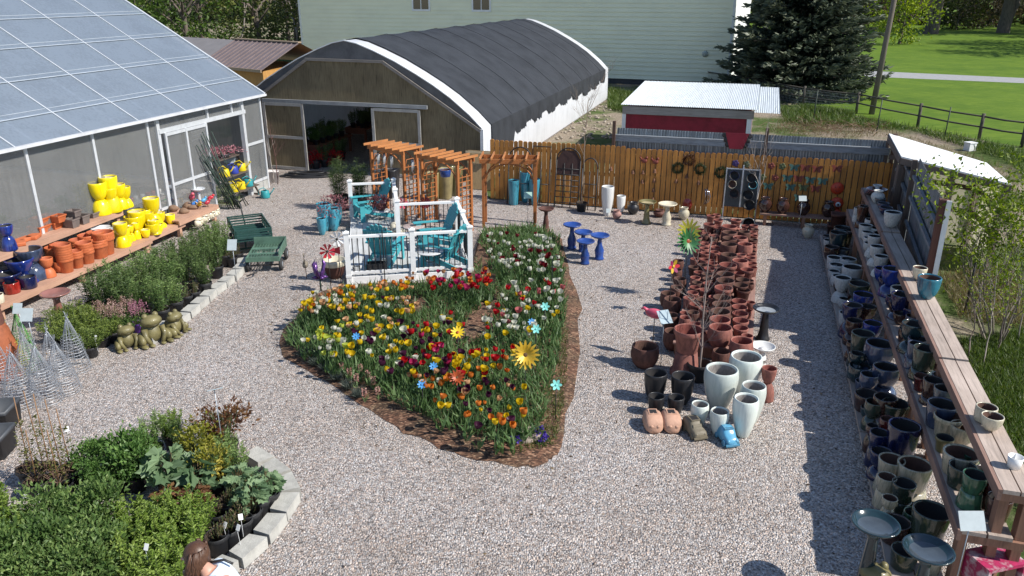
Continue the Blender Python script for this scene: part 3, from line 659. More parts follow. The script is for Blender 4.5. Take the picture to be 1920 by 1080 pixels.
GL = {
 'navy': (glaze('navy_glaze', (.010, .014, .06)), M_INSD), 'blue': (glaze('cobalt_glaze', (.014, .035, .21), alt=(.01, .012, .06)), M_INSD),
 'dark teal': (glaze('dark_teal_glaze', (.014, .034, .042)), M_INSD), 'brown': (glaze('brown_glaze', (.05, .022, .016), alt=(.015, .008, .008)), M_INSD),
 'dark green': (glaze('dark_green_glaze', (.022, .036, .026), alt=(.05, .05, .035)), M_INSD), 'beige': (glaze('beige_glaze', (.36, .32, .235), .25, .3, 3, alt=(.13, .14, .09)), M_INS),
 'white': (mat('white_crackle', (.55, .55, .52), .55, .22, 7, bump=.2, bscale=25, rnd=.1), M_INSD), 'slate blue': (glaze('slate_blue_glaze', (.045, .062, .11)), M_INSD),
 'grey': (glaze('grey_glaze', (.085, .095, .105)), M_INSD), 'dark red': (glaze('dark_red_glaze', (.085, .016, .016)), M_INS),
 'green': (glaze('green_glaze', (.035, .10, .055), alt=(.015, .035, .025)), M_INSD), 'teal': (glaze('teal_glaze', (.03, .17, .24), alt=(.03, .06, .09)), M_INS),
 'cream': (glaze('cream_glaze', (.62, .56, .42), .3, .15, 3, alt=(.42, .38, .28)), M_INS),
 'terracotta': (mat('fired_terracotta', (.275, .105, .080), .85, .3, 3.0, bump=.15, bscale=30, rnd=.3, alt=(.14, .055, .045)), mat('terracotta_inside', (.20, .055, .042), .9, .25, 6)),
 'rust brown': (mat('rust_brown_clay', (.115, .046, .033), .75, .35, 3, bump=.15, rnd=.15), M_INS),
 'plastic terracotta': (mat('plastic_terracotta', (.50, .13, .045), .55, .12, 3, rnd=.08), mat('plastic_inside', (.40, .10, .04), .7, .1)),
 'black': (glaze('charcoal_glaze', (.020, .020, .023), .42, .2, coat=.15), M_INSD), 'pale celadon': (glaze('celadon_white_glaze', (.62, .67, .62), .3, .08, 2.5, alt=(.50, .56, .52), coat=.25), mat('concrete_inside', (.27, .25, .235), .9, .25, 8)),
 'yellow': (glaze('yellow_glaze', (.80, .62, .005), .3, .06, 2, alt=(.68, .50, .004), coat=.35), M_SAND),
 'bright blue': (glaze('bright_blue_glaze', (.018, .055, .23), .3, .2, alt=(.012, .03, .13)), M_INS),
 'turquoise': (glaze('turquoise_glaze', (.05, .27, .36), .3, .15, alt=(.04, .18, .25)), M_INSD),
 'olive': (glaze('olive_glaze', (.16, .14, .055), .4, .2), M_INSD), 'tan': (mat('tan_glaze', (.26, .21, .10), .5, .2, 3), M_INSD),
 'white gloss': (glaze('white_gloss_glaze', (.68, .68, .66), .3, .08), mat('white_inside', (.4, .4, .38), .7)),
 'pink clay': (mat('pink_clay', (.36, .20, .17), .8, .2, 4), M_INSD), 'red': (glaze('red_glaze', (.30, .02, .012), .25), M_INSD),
 'taupe plastic': (mat('taupe_plastic', (.17, .135, .12), .6, .15), M_INSD), 'nursery black': (M_BLACK, M_SOIL),
}
POTM = {}
def potmesh(kind, col, n=28):
    k = (kind, col)
    if k not in POTM:
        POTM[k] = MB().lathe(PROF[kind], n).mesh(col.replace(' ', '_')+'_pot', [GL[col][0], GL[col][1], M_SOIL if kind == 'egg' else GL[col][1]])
    return POTM[k]
REG = []       # (object, description, place phrase, group, depth)
def solve(px, py, w, zb, hf):
    z = zb+.3
    for _ in range(4):
        p = G(px, py, z); r = w/2*dist(p)/FOC; z = zb+2*r*hf
    return p.x, p.y, r, 2*r*hf
def pot(px, py, w, zb, hf, kind, col, place, noun='pot', fix=None, under=False, group=None, name=None, k=1.0, size=True):
    """rim centre and rim width as surveyed, standing at height zb (on an upturned pot when under)"""
    x, y, r, h = solve(px, py, w, zb if not under else zb+under, hf); z0 = zb
    if fix: x, y = fix(x, y, r)
    r *= k
    sz = ('small ' if r < .13 else 'large ' if r > .24 else '') if size else ''
    nm = name or ('glazed_pot' if 'terra' not in col and 'rust' not in col else 'terracotta_pot')
    out = []
    if under:
        o = inst(nm, potmesh(kind, col), (x, y, z0+under), None, noun, R.uniform(0, 6), (r*1.04, r*1.04, -under), group)
        o.rotation_euler = (0, 0, R.uniform(0, 6)); o.scale = (r*1.05, -r*1.05, -under)
        REG.append((o, 'upturned '+sz+col+' '+noun, place, group, y)); z0 = zb+under+.002
    o = inst(nm, potmesh(kind, col), (x, y, z0), None, noun, R.uniform(0, 6), (r, r, h), group)
    REG.append((o, ('stacked ' if under else '')+sz+col+' '+noun, place, group, y))
    return o
def finish_labels(ends=('near', 'far')):
    d = {}
    for e in REG: d.setdefault((e[1], e[2]), []).append(e)
    for (desc, place), L in d.items():
        L.sort(key=lambda e: e[4])
        for i, e in enumerate(L):
            if len(L) == 1: lab = '%s %s' % (desc, place)
            elif i == 0: lab = '%s %s, nearest of its kind' % (desc, place)
            elif i == len(L)-1: lab = '%s %s, farthest of its kind' % (desc, place)
            else: lab = '%s %s, %s from the near end' % (desc, place, ORD[i+1])
            e[0]['label'] = lab

# ---------------------------------------------------------------- tiered shelves on the right
TX0, MX0, TPX = 0.0, .585, .85; BZ, MZ, TZ = .17, .90, 1.45
def shelf_org(Y): return Vector((4.42+.308*(Y-8), Y, 0))
SO = shelf_org(6.9)
def to_shelf(x, y):
    q = Vector((x, y, 0))-SO; return q.dot(BV), q.dot(AV)
def from_shelf(u, v):
    q = SO+BV*u+AV*v; return q.x, q.y
def shelf_unit(v0, v1, which, dz=0.0, du=0.0):
    o = root('tiered_shelf', SO+AV*v0+BV*du, 'three tier timber plant shelf along the right side, %s section' % which, 'shelf', RZ, 'tiered timber shelves'); L = v1-v0
    m_ = MB()
    for a, b_ in ((TPX, TPX+.15), (TPX+.165, TPX+.32)): m_.bb(a, b_, 0, L-.012, TZ-.045+dz, TZ+dz)
    top = m_.build('top_board', M_TOPSHELF, o); boxtint(top, int(v0*7))
    m_ = MB()
    for a, b_ in ((MX0, MX0+.22), (MX0+.24, MX0+.46)): m_.bb(a, b_, 0, L-.012, MZ-.045, MZ)
    boxtint(m_.build('middle_board', M_TOPSHELF, o), 3)
    m_ = MB()
    for a, b_ in ((0, .26), (.28, .56)): m_.bb(a, b_, 0, L-.012, BZ-.045, BZ)
    boxtint(m_.build('bottom_board', M_TOPSHELF, o), 4)
    for (u, z, nm) in ((TPX-.022, TZ+dz, 'top_fascia'), (MX0-.022, MZ, 'middle_fascia')):
        MB().bb(u-.02, u+.02, 0, L-.012, z-.13, z-.004).build(nm, M_TIMBERY, o)
    n = max(2, int(L/1.9)+1)
    for k in range(n):
        v = .12+(L-.3)*k/(n-1)
        for u, z in ((TPX+.05, TZ+dz-.047), (TPX+.27, TZ+dz-.047), (MX0+.04, MZ-.047)):
            MB().bb(u-.045, u+.045, v-.07, v+.07, 0, z).build('leg', M_TIMBERX, o)
        MB().bb(MX0, TPX+.31, v-.115, v-.075, MZ-.14, MZ-.047).build('cross_beam', M_TIMBERX, o); MB().bb(TPX, TPX+.31, v-.115, v-.075, TZ+dz-.135, TZ+dz-.047).build('cross_beam', M_TIMBERX, o)
    return o
M_TIMBERY = wood('shelf_fascia_timber', (.29, .175, .135), .8, axis='Y')
shelf_unit(-.02, 3.1, 'nearest', .0); shelf_unit(3.12, 5.6, 'second nearest', .015); shelf_unit(5.62, 9.3, 'third nearest', 0); shelf_unit(9.32, 13.3, 'farthest', .02)
def fixb(x, y, r):
    u, v = to_shelf(x, y); u = min(max(u, min(r*.75, .3)), .42); return from_shelf(u, v)
def fixm(x, y, r):
    u, v = to_shelf(x, y); u = min(max(u, MX0+min(r*.85, .22)), MX0+.34); return from_shelf(u, v)
def fixt(x, y, r):
    u, v = to_shelf(x, y); u = min(max(u, TPX+min(r*.8, .16)), TPX+.2); return from_shelf(u, v)
GRP = 'glazed pots on the right-hand shelves'
BT = 'on the bottom right-hand shelf'; MT = 'on the middle right-hand shelf'; TT = 'on the top right-hand shelf'
for px, py, w, kind, col, hf, un in [
    (1573, 435, 31, 'cyl', 'dark teal', 1.3, 0), (1582, 426, 30, 'cyl', 'dark teal', 1.2, 0), (1595, 436, 29, 'cyl', 'brown', 1.2, 0), (1560, 462, 26, 'round', 'brown', .9, 0),
    (1564, 494, 17, 'cup', 'white', .9, 0), (1584, 491, 20, 'cup', 'white', .9, 0), (1607, 486, 28, 'round', 'white', .9, 0), (1603, 500, 37, 'cup', 'white', .95, 0), (1571, 519, 28, 'cup', 'white', .95, .22), (1562, 507, 20, 'cup', 'white', .8, 0),
    (1612, 531, 36, 'cup', 'dark green', .8, .3), (1620, 551, 35, 'cup', 'blue', .9, .2), (1582, 569, 34, 'cup', 'navy', 1.0, .28), (1632, 574, 30, 'cup', 'brown', .9, 0), (1603, 600, 29, 'round', 'brown', .9, .2),
    (1640, 597, 29, 'cup', 'white', .9, 0), (1644, 606, 33, 'cup', 'blue', .85, 0), (1619, 624, 40, 'cyl', 'dark green', .95, .25), (1651, 643, 49, 'round', 'slate blue', .8, 0), (1590, 640, 18, 'round', 'brown', .9, 0),
    (1604, 684, 38, 'round', 'dark teal', .8, 0), (1631, 701, 31, 'round', 'slate blue', .9, 0), (1665, 687, 44, 'round', 'slate blue', .85, 0),
    (1616, 736, 46, 'cyl', 'brown', .7, 0), (1640, 753, 30, 'round', 'dark green', 1.0, .2), (1661, 744, 40, 'round', 'brown', .8, 0), (1684, 756, 46, 'cup', 'dark green', .75, 0), (1666, 785, 28, 'round', 'dark red', .8, 0),
    (1634, 797, 21, 'round', 'brown', .9, 0), (1647, 810, 34, 'cyl', 'navy', .95, 0), (1697, 796, 55, 'cyl', 'navy', 1.15, 0), (1637, 843, 37, 'cup', 'navy', .9, .15), (1652, 848, 25, 'round', 'navy', .9, 0),
    (1673, 860, 45, 'cyl', 'beige', .8, 0), (1723, 870, 58, 'cyl', 'beige', .85, .15), (1663, 893, 33, 'cyl', 'beige', .85, .22), (1696, 905, 41, 'cyl', 'dark green', .85, .2),
    (1753, 957, 64, 'cyl', 'dark green', .9, 0), (1714, 950, 32, 'cup', 'dark green', .9, 0), (1679, 977, 50, 'cyl', 'brown', .8, 0), (1698, 1030, 47, 'cyl', 'dark green', .8, 0),
    (1590, 660, 24, 'round', 'dark teal', .8, 0), (1700, 830, 30, 'cup', 'navy', .8, 0), (1650, 930, 26, 'round', 'beige', .8, 0)]:
    pot(px, py, w*1.06, BZ, hf, kind, col, BT, fix=fixb, under=un or (R.choice((0, .2, .26)) if py > 500 else 0), group=GRP)
for px, py, w, kind, col, hf, un in [
    (1600, 389, 13, 'mug', 'white', 1.0, 0), (1620, 386, 21, 'cyl', 'brown', 1.3, 0), (1635, 411, 23, 'mug', 'white', .9, 0), (1627, 434, 20, 'cup', 'white', .9, 0), (1641, 442, 24, 'cup', 'white', .9, .2), (1644, 461, 25, 'cup', 'white', .9, .15),
    (1663, 458, 16, 'cup', 'white', 1.2, 0), (1645, 479, 25, 'cup', 'white', .95, .15), (1647, 502, 27, 'cup', 'blue', .9, 0), (1674, 503, 35, 'cup', 'blue', .9, .2), (1689, 539, 33, 'cup', 'white', .8, 0), (1692, 551, 36, 'cup', 'navy', 1.0, .1),
    (1690, 587, 26, 'cup', 'brown', .8, 0), (1713, 577, 32, 'cup', 'navy', .9, 0), (1704, 605, 40, 'cup', 'dark teal', .9, 0), (1733, 622, 30, 'round', 'grey', .8, 0), (1722, 634, 34, 'cup', 'slate blue', .8, .1), (1692, 640, 26, 'cyl', 'slate blue', 1.1, 0),
    (1737, 652, 42, 'cyl', 'dark green', .95, 0), (1722, 704, 29, 'flare', 'dark red', .95, 0), (1752, 712, 36, 'cyl', 'brown', .9, .1), (1772, 727, 36, 'cyl', 'grey', .8, 0), (1762, 755, 51, 'cyl', 'slate blue', .9, 0),
    (1780, 779, 49, 'flare', 'beige', .85, 0), (1807, 797, 43, 'cup', 'beige', .9, 0), (1768, 819, 31, 'flare', 'olive', .9, 0), (1798, 847, 60, 'cyl', 'beige', .7, 0), (1804, 872, 47, 'cyl', 'dark green', .9, 0), (1830, 889, 42, 'cyl', 'green', .8, .2), (1862, 900, 34, 'cyl', 'dark red', .8, 0)]:
    pot(px, py, w*1.06, MZ, hf, kind, col, MT, fix=fixm, under=un or R.choice((0, 0, .16)), group=GRP)
for px, py, w, kind, col, hf in [(1666, 372, 20, 'cup', 'grey', .6), (1669, 381, 21, 'cup', 'slate blue', .6), (1672, 389, 24, 'cup', 'navy', .6), (1675, 397, 31, 'cup', 'white', .95), (1735, 502, 26, 'cup', 'cream', .9), (1744, 519, 42, 'cup', 'teal', 1.0), (1851, 762, 38, 'mug', 'cream', .75), (1862, 779, 39, 'cup', 'cream', .75)]:
    pot(px, py, w, TZ+.02, hf, kind, col, TT, fix=fixt, group=GRP)
for px, py, w in ((1647, 347, 17), (1648, 357, 18)):
    pot(px, py, w, TZ+.02, 1.3, 'urn', 'white', TT, noun='strawberry jar', fix=fixt, group=GRP, name='strawberry_jar')
for i in range(5):
    x, y = from_shelf(TPX+.16, 12.6-.12*i); o = inst('terracotta_saucer', MB().lathe([(0, 0), (.7, 0), (1, 1), (.94, 1), (.68, .25, 0), (0, .25)], 20).mesh('saucer', GL['dark red'][0]) if i == 0 else o.data, (x, y, TZ+.022+.05*i*.9), 'dark red saucer stacked on the top shelf by the fence, %s from bottom' % ORD[i+1], 'saucer', 0, (.24, .24, .07), 'stacked red saucers')
x, y = from_shelf(TPX+.2, .45)
cupo = MB().lathe([(0, 0), (.06, 0), (.075, .13), (.07, .13), (.055, .01), (0, .01)], 18).build('white_cup', M_WHITE, None, (x, y, TZ+.003)); cupo.rotation_euler = (.0, 0, 0); tag(cupo, 'plain white cup on the near end of the top shelf', 'cup')
def filler(u, v0, v1, z, place, step, rr, smax):
    v = v0
    while v < v1:
        f = v/13.3; cs = ['dark green', 'beige', 'green', 'brown', 'navy'] if f < .22 else ['navy', 'brown', 'slate blue', 'dark teal', 'dark green'] if f < .5 else ['blue', 'navy', 'dark teal', 'brown', 'white'] if f < .72 else ['white', 'white', 'brown', 'grey']
        r = rr.uniform(.10, smax); uu = u+rr.uniform(-.05, .05); x, y = from_shelf(uu, v)
        if all((x-e[0].location.x)**2+(y-e[0].location.y)**2 > (.82*(r+max(abs(e[0].scale.x), .1)))**2 for e in REG if e[2] == place):
            h = r*rr.uniform(1.5, 2.1); c = rr.choice(cs); o = inst('glazed_pot', potmesh(rr.choice(('cup', 'round', 'cyl')), c), (x, y, z+.002), None, 'pot', rr.uniform(0, 6), (r, r, h), GRP)
            REG.append((o, ('small ' if r < .13 else '')+c+' pot', place, GRP, y)); v += step*.6
        v += step*.25
rf_ = random.Random(19)
filler(.17, .2, 12.6, BZ, BT, .34, rf_, .17); filler(.40, .2, 12.8, BZ, BT, .34, rf_, .19); filler(MX0+.16, .3, 12.6, MZ, MT, .34, rf_, .15); filler(MX0+.33, .3, 12.6, MZ, MT, .34, rf_, .16)
# square rust planters in the far corner
for i, (px, py, z) in enumerate(((1565, 424, .0), (1584, 418, .0), (1572, 404, .34))):
    p = G(px, py, z+.3); m_ = MB()
    m_.lathe([(0, 0), (.20, 0), (.235, .3), (.25, .3), (.25, .36), (.22, .36), (.19, .1, 1), (0, .1, 1)], 4)
    o = m_.build('square_planter', [GL['rust brown'][0], M_INSD], None, (p.x, p.y, z), pi/4+RZ); tag(o, ['square rust planter on the gravel in the fence corner, left one', 'square rust planter on the gravel in the fence corner, right one', 'square rust planter stacked on two others in the fence corner'][i], 'planter', 'square rust planters')

# ---------------------------------------------------------------- red clay pots on the low platform in the middle
p0 = G(1412, 655, .27); PFL = 7.4
pf = root('pot_platform', (p0.x, p0.y, 0), 'low pinkish plank platform carrying rows of terracotta pots', 'platform', RZ)
for k in range(9): MB().bb(-1.36+k*.151, -1.36+k*.151+.143, -.1, PFL, .23, .265).build('plank', wood('pink_plank', (.33, .19, .155), .8, axis='Y'), pf)
for v in (0, 1.8, 3.6, 5.4, 7.2): MB().bb(-1.34, 0, v, v+.09, 0, .23).build('bearer', M_TIMBERX, pf)
GT = 'terracotta pots on the low platform'
def fixp(x, y, r): return x, y
PA = 'in the platform middle row'
for px, py, w in [(1368, 424, 30), (1368, 435, 30), (1369, 446, 30), (1367, 457, 33), (1367, 477, 33), (1365, 496, 35), (1360, 513, 36), (1360, 525, 37), (1357, 539, 36), (1354, 557, 36), (1353, 570, 38), (1351, 583, 40), (1350, 598, 41), (1351, 613, 46)]:
    pot(px, py, w, .27, .85, 'flare' if R.random() < .4 else 'round', 'terracotta' if R.random() < .72 else 'rust brown', PA, k=.95, group=GT)
PB = 'in the platform right row'
for px, py, w in [(1396, 434, 24), (1388, 445, 29), (1397, 457, 30), (1390, 477, 20), (1388, 488, 32), (1401, 505, 27), (1386, 512, 22), (1393, 524, 28), (1389, 534, 30), (1394, 543, 28), (1386, 564, 30), (1387, 575, 31), (1388, 587, 32), (1389, 600, 32), (1389, 614, 30)]:
    pot(px, py, w, .27, 1.0 if py == 457 else .9, 'flare' if py > 500 else 'round', 'rust brown' if py == 543 or R.random() < .2 else 'terracotta', PB, k=.94, group=GT)
PC = 'in the platform left rows'
for px, py, w in [(1322, 457, 18), (1321, 465, 18), (1342, 463, 19), (1322, 474, 18), (1340, 472, 18), (1322, 486, 19), (1317, 496, 20), (1335, 493, 21), (1331, 503, 22), (1326, 513, 22), (1343, 509, 20), (1328, 522, 22), (1304, 520, 20), (1307, 529, 20), (1328, 531, 20), (1303, 538, 20), (1322, 543, 21), (1299, 548, 21), (1292, 558, 22), (1317, 561, 24), (1304, 570, 23), (1322, 578, 24), (1300, 585, 24), (1300, 500, 19), (1303, 485, 18), (1308, 470, 17), (1310, 510, 19)]:
    pot(px, py, w, .27, .9, 'flare' if R.random() < .5 else 'cyl', 'terracotta' if R.random() < .75 else 'rust brown', PC, group=GT)
PD = 'at the far platform end'
for px, py, w in [(1333, 404, 16), (1344, 402, 14), (1347, 412, 17), (1330, 420, 22), (1312, 430, 17), (1308, 445, 17), (1346, 426, 18), (1380, 412, 20)]:
    pot(px, py, w, .27, .9, 'flare', 'terracotta', PD, group=GT)
rf_ = random.Random(29); pz = Vector((p0.x, p0.y, 0))
for a in range(33):
    for b_ in range(6):
        q = pz+BV*(-1.25+.225*b_+rf_.uniform(-.03, .03))+AV*(.1+.222*a+rf_.uniform(-.03, .03)); r = rf_.uniform(.08, .115)
        if all((q.x-e[0].location.x)**2+(q.y-e[0].location.y)**2 > (.9*(r+e[0].scale.x))**2 for e in REG if 'platform' in e[2]):
            o = inst('terracotta_pot', potmesh(rf_.choice(('flare', 'cyl', 'round')), 'terracotta' if rf_.random() < .8 else 'rust brown'), (q.x, q.y, .267), None, 'pot', rf_.uniform(0, 6), (r, r, r*rf_.uniform(1.6, 2.2)), GT)
            REG.append((o, 'small terracotta pot', 'filling a gap on the platform', GT, q.y))
PE = 'on the shaded gravel left of the platform'
for px, py, w in [(1253, 549, 28), (1261, 560, 32), (1269, 538, 25), (1269, 505, 20), (1275, 522, 24), (1272, 488, 20), (1258, 590, 30), (1262, 620, 34)]:
    pot(px, py, w, 0, 1.1, 'round', 'rust brown', PE, group='rust brown pots beside the platform')
pot(1210, 648, 50, 0, .85, 'round', 'rust brown', 'standing alone left of the tall hourglass pots', k=1)
pot(1291, 617, 54, 0, .85, 'flare', 'terracotta', 'in front of the platform, left of the sapling', under=.42)
pot(1391, 638, 42, 0, .95, 'round', 'terracotta', 'behind the tall white pots', under=.2); pot(1353, 658, 33, 0, .95, 'round', 'rust brown', 'between the sapling and the tall white pots', under=.1)
pot(1443, 690, 28, 0, 1.1, 'cup', 'terracotta', 'right of the tall white pots', under=.3)
GB_ = 'charcoal pots in front of the platform'
for px, py, w, hf in [(1230, 698, 43, 1.35), (1281, 704, 44, 1.35), (1231, 742, 31, 1.2), (1268, 744, 31, 1.2)]:
    pot(px, py, w, 0, hf, 'cup', 'black', 'left of the white pots', group=GB_)
GW = 'pale glazed tall pots in front of the platform'
for px, py, w, hf, pl in [(1354, 691, 61, 1.38, 'biggest of the cluster, front left of the rear one'), (1400, 667, 59, 1.35, 'big one at the rear of the cluster'), (1414, 722, 45, 1.75, 'tall slim one behind the front right one'), (1400, 746, 46, 1.75, 'tall slim one at the front right'), (1313, 757, 32, 1.5, 'short one at the front left'), (1350, 770, 34, 1.5, 'short one right behind the blue car')]:
    pot(px, py, w, 0, hf, 'egg', 'pale celadon', ', '+pl, group=GW, size=False)

# ---------------------------------------------------------------- bird baths
def birdbath(px, py, w, h, col, label, bulge=.5, tilt=(0, 0), group=None, inner=None, base_z=0.0, water=False):
    p = G(px, py, base_z+h); r = w/2*dist(p)/FOC
    o = root('birdbath', (p.x, p.y, base_z), label, 'birdbath', 0, group); m = GL[col][0] if col in GL else col
    pd = [(0, 0), (r*.52, 0), (r*.52, .03), (r*.42, .06), (r*(.30+.2*bulge), .12+.1*h), (r*(.30+.22*bulge), h*.38), (r*.26, h*.62), (r*.22, h*.8), (r*.30, h*.9), (0, h*.9)]
    MB().lathe(pd, 20).build('pedestal', m, o)
    q = h-.085
    d = MB().lathe([(0, q), (r*.3, q+.005), (r*.75, q+.04), (r*.97, q+.075), (r, q+.09), (r*.96, q+.1), (r*.90, q+.085), (r*.7, q+.045, 1), (r*.35, q+.03, 1), (0, q+.028, 1)], 30)
    b_ = d.build('basin', [m, inner or m], o)
    if tilt != (0, 0): b_.rotation_euler = (tilt[0], tilt[1], 0)
    return o
GBB = 'bright blue birdbaths on the gravel'
for px, py, w, h, pl in [(1073, 421, 35, .62, 'farthest of the four'), (1094, 435, 35, .5, 'in the middle of the four'), (1125, 441, 36, .6, 'rightmost of the four'), (1098, 452, 35, .56, 'nearest of the four')]:
    birdbath(px, py, w, h, 'bright blue', 'bright blue birdbath right of the flower bed, '+pl, .9, group=GBB)
birdbath(1437, 578, 50, .62, 'black', 'black glazed birdbath on the gravel right of the terracotta rows', .1, inner=mat('grey_basin', (.32, .34, .35), .25, .2, 4, coat=.4))
birdbath(1431, 649, 46, .40, 'white gloss', 'low white birdbath with a wide dish behind the tall white pots', .3)
birdbath(1642, 981, 87, .95, 'dark teal', 'dark glazed birdbath at the near shelf end, left one', .2, group='dark birdbaths by the near shelf end', inner=mat('dark_basin', (.06, .075, .09), .18, .25, 3, coat=.5))
birdbath(1741, 1030, 92, .95, 'dark teal', 'dark glazed birdbath at the near shelf end, right one', .2, group='dark birdbaths by the near shelf end', inner=MATS['dark_basin'])
birdbath(1214, 378, 34, .62, 'olive', 'olive green birdbath standing against the picket fence', .15, inner=mat('mossy_basin', (.36, .30, .17), .6))
birdbath(1252, 382, 36, .60, 'cream', 'cream stone birdbath standing against the picket fence', .8)
birdbath(1024, 391, 30, .62, 'rust brown', 'dark red birdbath behind the flower bed near the single arbor', .3)
birdbath(103, 549, 53, .72, mat('mauve_brown_glaze', (.24, .105, .085), .3, .2, 3, coat=.4), 'mauve brown birdbath on the gravel left of the front shrubs', .2)

# ---------------------------------------------------------------- car shaped and rounded planters at the front of the row
def car_planter(px, py, w, yaw, m, label, kind):
    p = G(px, py, 0); s = w*dist(p)/FOC
    o = root('car_planter', p, label, 'planter', yaw, 'novelty clay planters'); b_ = MB()
    L, W, H = s*1.5, s*.82, s*.82
    secs = ([(-.5, .16, .40), (-.46, .20, .60), (-.3, .22, .85), (-.12, .24, 1.0), (.08, .24, 1.0), (.2, .22, .78), (.28, .2, .62), (.42, .18, .56), (.5, .14, .34)] if kind == 'beetle' else
            [(-.5, .2, .55), (-.44, .23, .82), (-.2, .245, .95), (.05, .245, .98), (.14, .24, .8), (.2, .22, .62), (.4, .22, .58), (.47, .2, .5), (.5, .17, .3)] if kind == 'truck' else
            [(-.5, .16, .5), (-.42, .25, .8), (-.2, .31, .96), (.05, .32, .98), (.25, .31, .9), (.4, .27, .72), (.5, .17, .42)])
    n = 16; vs = []
    for (t, wd, hh_) in secs:
        for j in range(n):
            a = 2*pi*j/n; ca, sa = cos(a), sin(a); e = .55
            y = math.copysign(abs(ca)**e, ca)*wd*W*2; z = (math.copysign(abs(sa)**e, sa)*.5+.5)*hh_*H
            if z > .5*H: y *= 1-.35*(z/H-.5)
            vs.append((t*L, y, z+.012))
    k = len(secs)
    fs = [(i*n+j, i*n+(j+1) % n, (i+1)*n+(j+1) % n, (i+1)*n+j) for i in range(k-1) for j in range(n)]+[tuple(reversed(range(n))), tuple(range((k-1)*n, k*n))]
    b_.add(vs, fs, 0, True); b_.build('body', m, o)
    x = {'beetle': -.02, 'truck': -.1, 'ball': -.08}[kind]*L
    op = MB(); zt = .985*H
    for sx, sy, dx, dy in ((0, W*.26, L*.36, W*.07), (0, -W*.26, L*.36, W*.07), (L*.16, 0, W*.09, W*.45), (-L*.16, 0, W*.09, W*.45)): op.box((x+sx, sy, zt), (dx, dy, H*.09))
    op.build('opening_rim', m, o); MB().box((x, 0, zt+.004), (L*.28, W*.45, H*.05)).build('opening', M_INSD, o)
    if kind != 'ball':
        for sx in (-.28, .3):
            for sy in (-1, 1):
                MB().lathe([(0, -.04*s), (.17*s, -.04*s), (.18*s, 0), (.17*s, .04*s), (0, .04*s)], 16).build('wheel', m, o); q = o.children[-1]; q.location = (sx*L, sy*W*.44, .17*s); q.rotation_euler = (pi/2, 0, 0)
        for sy in (-1, 1):
            MB().ell((L*.44, sy*W*.26, H*.42), (.09*s, .1*s, .1*s)).build('headlight', m, o)
        MB().box((L*.5, 0, H*.2), (.06*s, W*.9, .1*s)).build('bumper', m, o)
        MB().box((L*.19, 0, H*.74), (L*.03, W*.56, H*.2), M=Matrix.Rotation(-.5, 3, 'Y')).build('windscreen', m, o)
    else:
        for sy in (-.2, .2): MB().ell((L*.47, sy*W, H*.5), (.07*s, .1*s, .08*s)).build('moulded_bump', m, o)
        MB().box((L*.47, 0, H*.22), (.08*s, W*.5, .09*s)).build('moulded_lip', m, o)
    return o
M_PINKC = mat('pale_clay', (.50, .29, .20), .7, .15, 6, bump=.2)
car_planter(1223, 800, 36, -pi/2, M_PINKC, 'rounded pale clay planter with a square opening, left of a pair', 'ball')
car_planter(1257, 800, 36, -pi/2, M_PINKC, 'rounded pale clay planter with a square opening, right of a pair', 'ball')
car_planter(1301, 813, 37, -pi/2+.25, mat('khaki_clay', (.17, .145, .10), .6, .25, 5, bump=.2), 'khaki clay planter shaped like an old pickup truck', 'truck')
car_planter(1361, 826, 37, -pi/2+.2, glaze('sky_blue_glaze', (.09, .30, .46), .3, .15), 'sky blue glazed planter shaped like a small round car', 'beetle')

# ---------------------------------------------------------------- pots against the picket fence
PF = 'standing against the picket fence'
pot(1140, 349, 24, 0, 2.35, 'full', 'white gloss', PF+', tallest', name='glazed_pot'); pot(1165, 367, 17, 0, 1.9, 'cup', 'white gloss', PF+' beside the tall one')
pot(1157, 394, 13, 0, 1.3, 'urn', 'pink clay', PF, noun='squat urn'); pot(1188, 379, 17, 0, 1.35, 'urn', 'black', PF+' left of the olive birdbath', noun='strawberry jar', name='strawberry_jar')
pot(1237, 393, 17, 0, .8, 'urn', 'rust brown', PF+' between two birdbaths', noun='low urn'); pot(1283, 389, 16, 0, 1.45, 'urn', 'cream', PF+' right of the cream birdbath', noun='handled urn')
pot(1291, 362, 20, 0, 1.9, 'urn', 'red', PF+' behind the metal swirl', noun='urn'); pot(1517, 421, 17, 0, 1.5, 'urn', 'cream', 'standing in the shade before the low fence bench', noun='strawberry jar', name='strawberry_jar')
tb_ = (RP(1424, 405, fp(0, -.45), AV)-F0).dot(BV)
fb = root('low_bench', fp(tb_, -.45), 'low brown plank bench along the shaded end of the picket fence', 'bench', RZ)
MB().bb(0, 2.3, -.18, .18, .3, .345).build('seat', M_TIMBERY, fb)
for x in (.15, 1.15, 2.1): MB().bb(x-.04, x+.04, -.15, .15, 0, .3).build('leg', M_TIMBERX, fb)
for i, t in enumerate((tb_+.12, tb_+.58, tb_+1.12, tb_+1.75)):
    q = fp(t, -.45); o = inst('dark_urn', potmesh('urn', 'brown'), (q.x, q.y, .346), None, 'urn', 0, (.135, .135, .42), 'dark urns on the low bench')
    REG.append((o, 'dark brown glazed urn', 'on the low bench by the fence', 0, q.y))
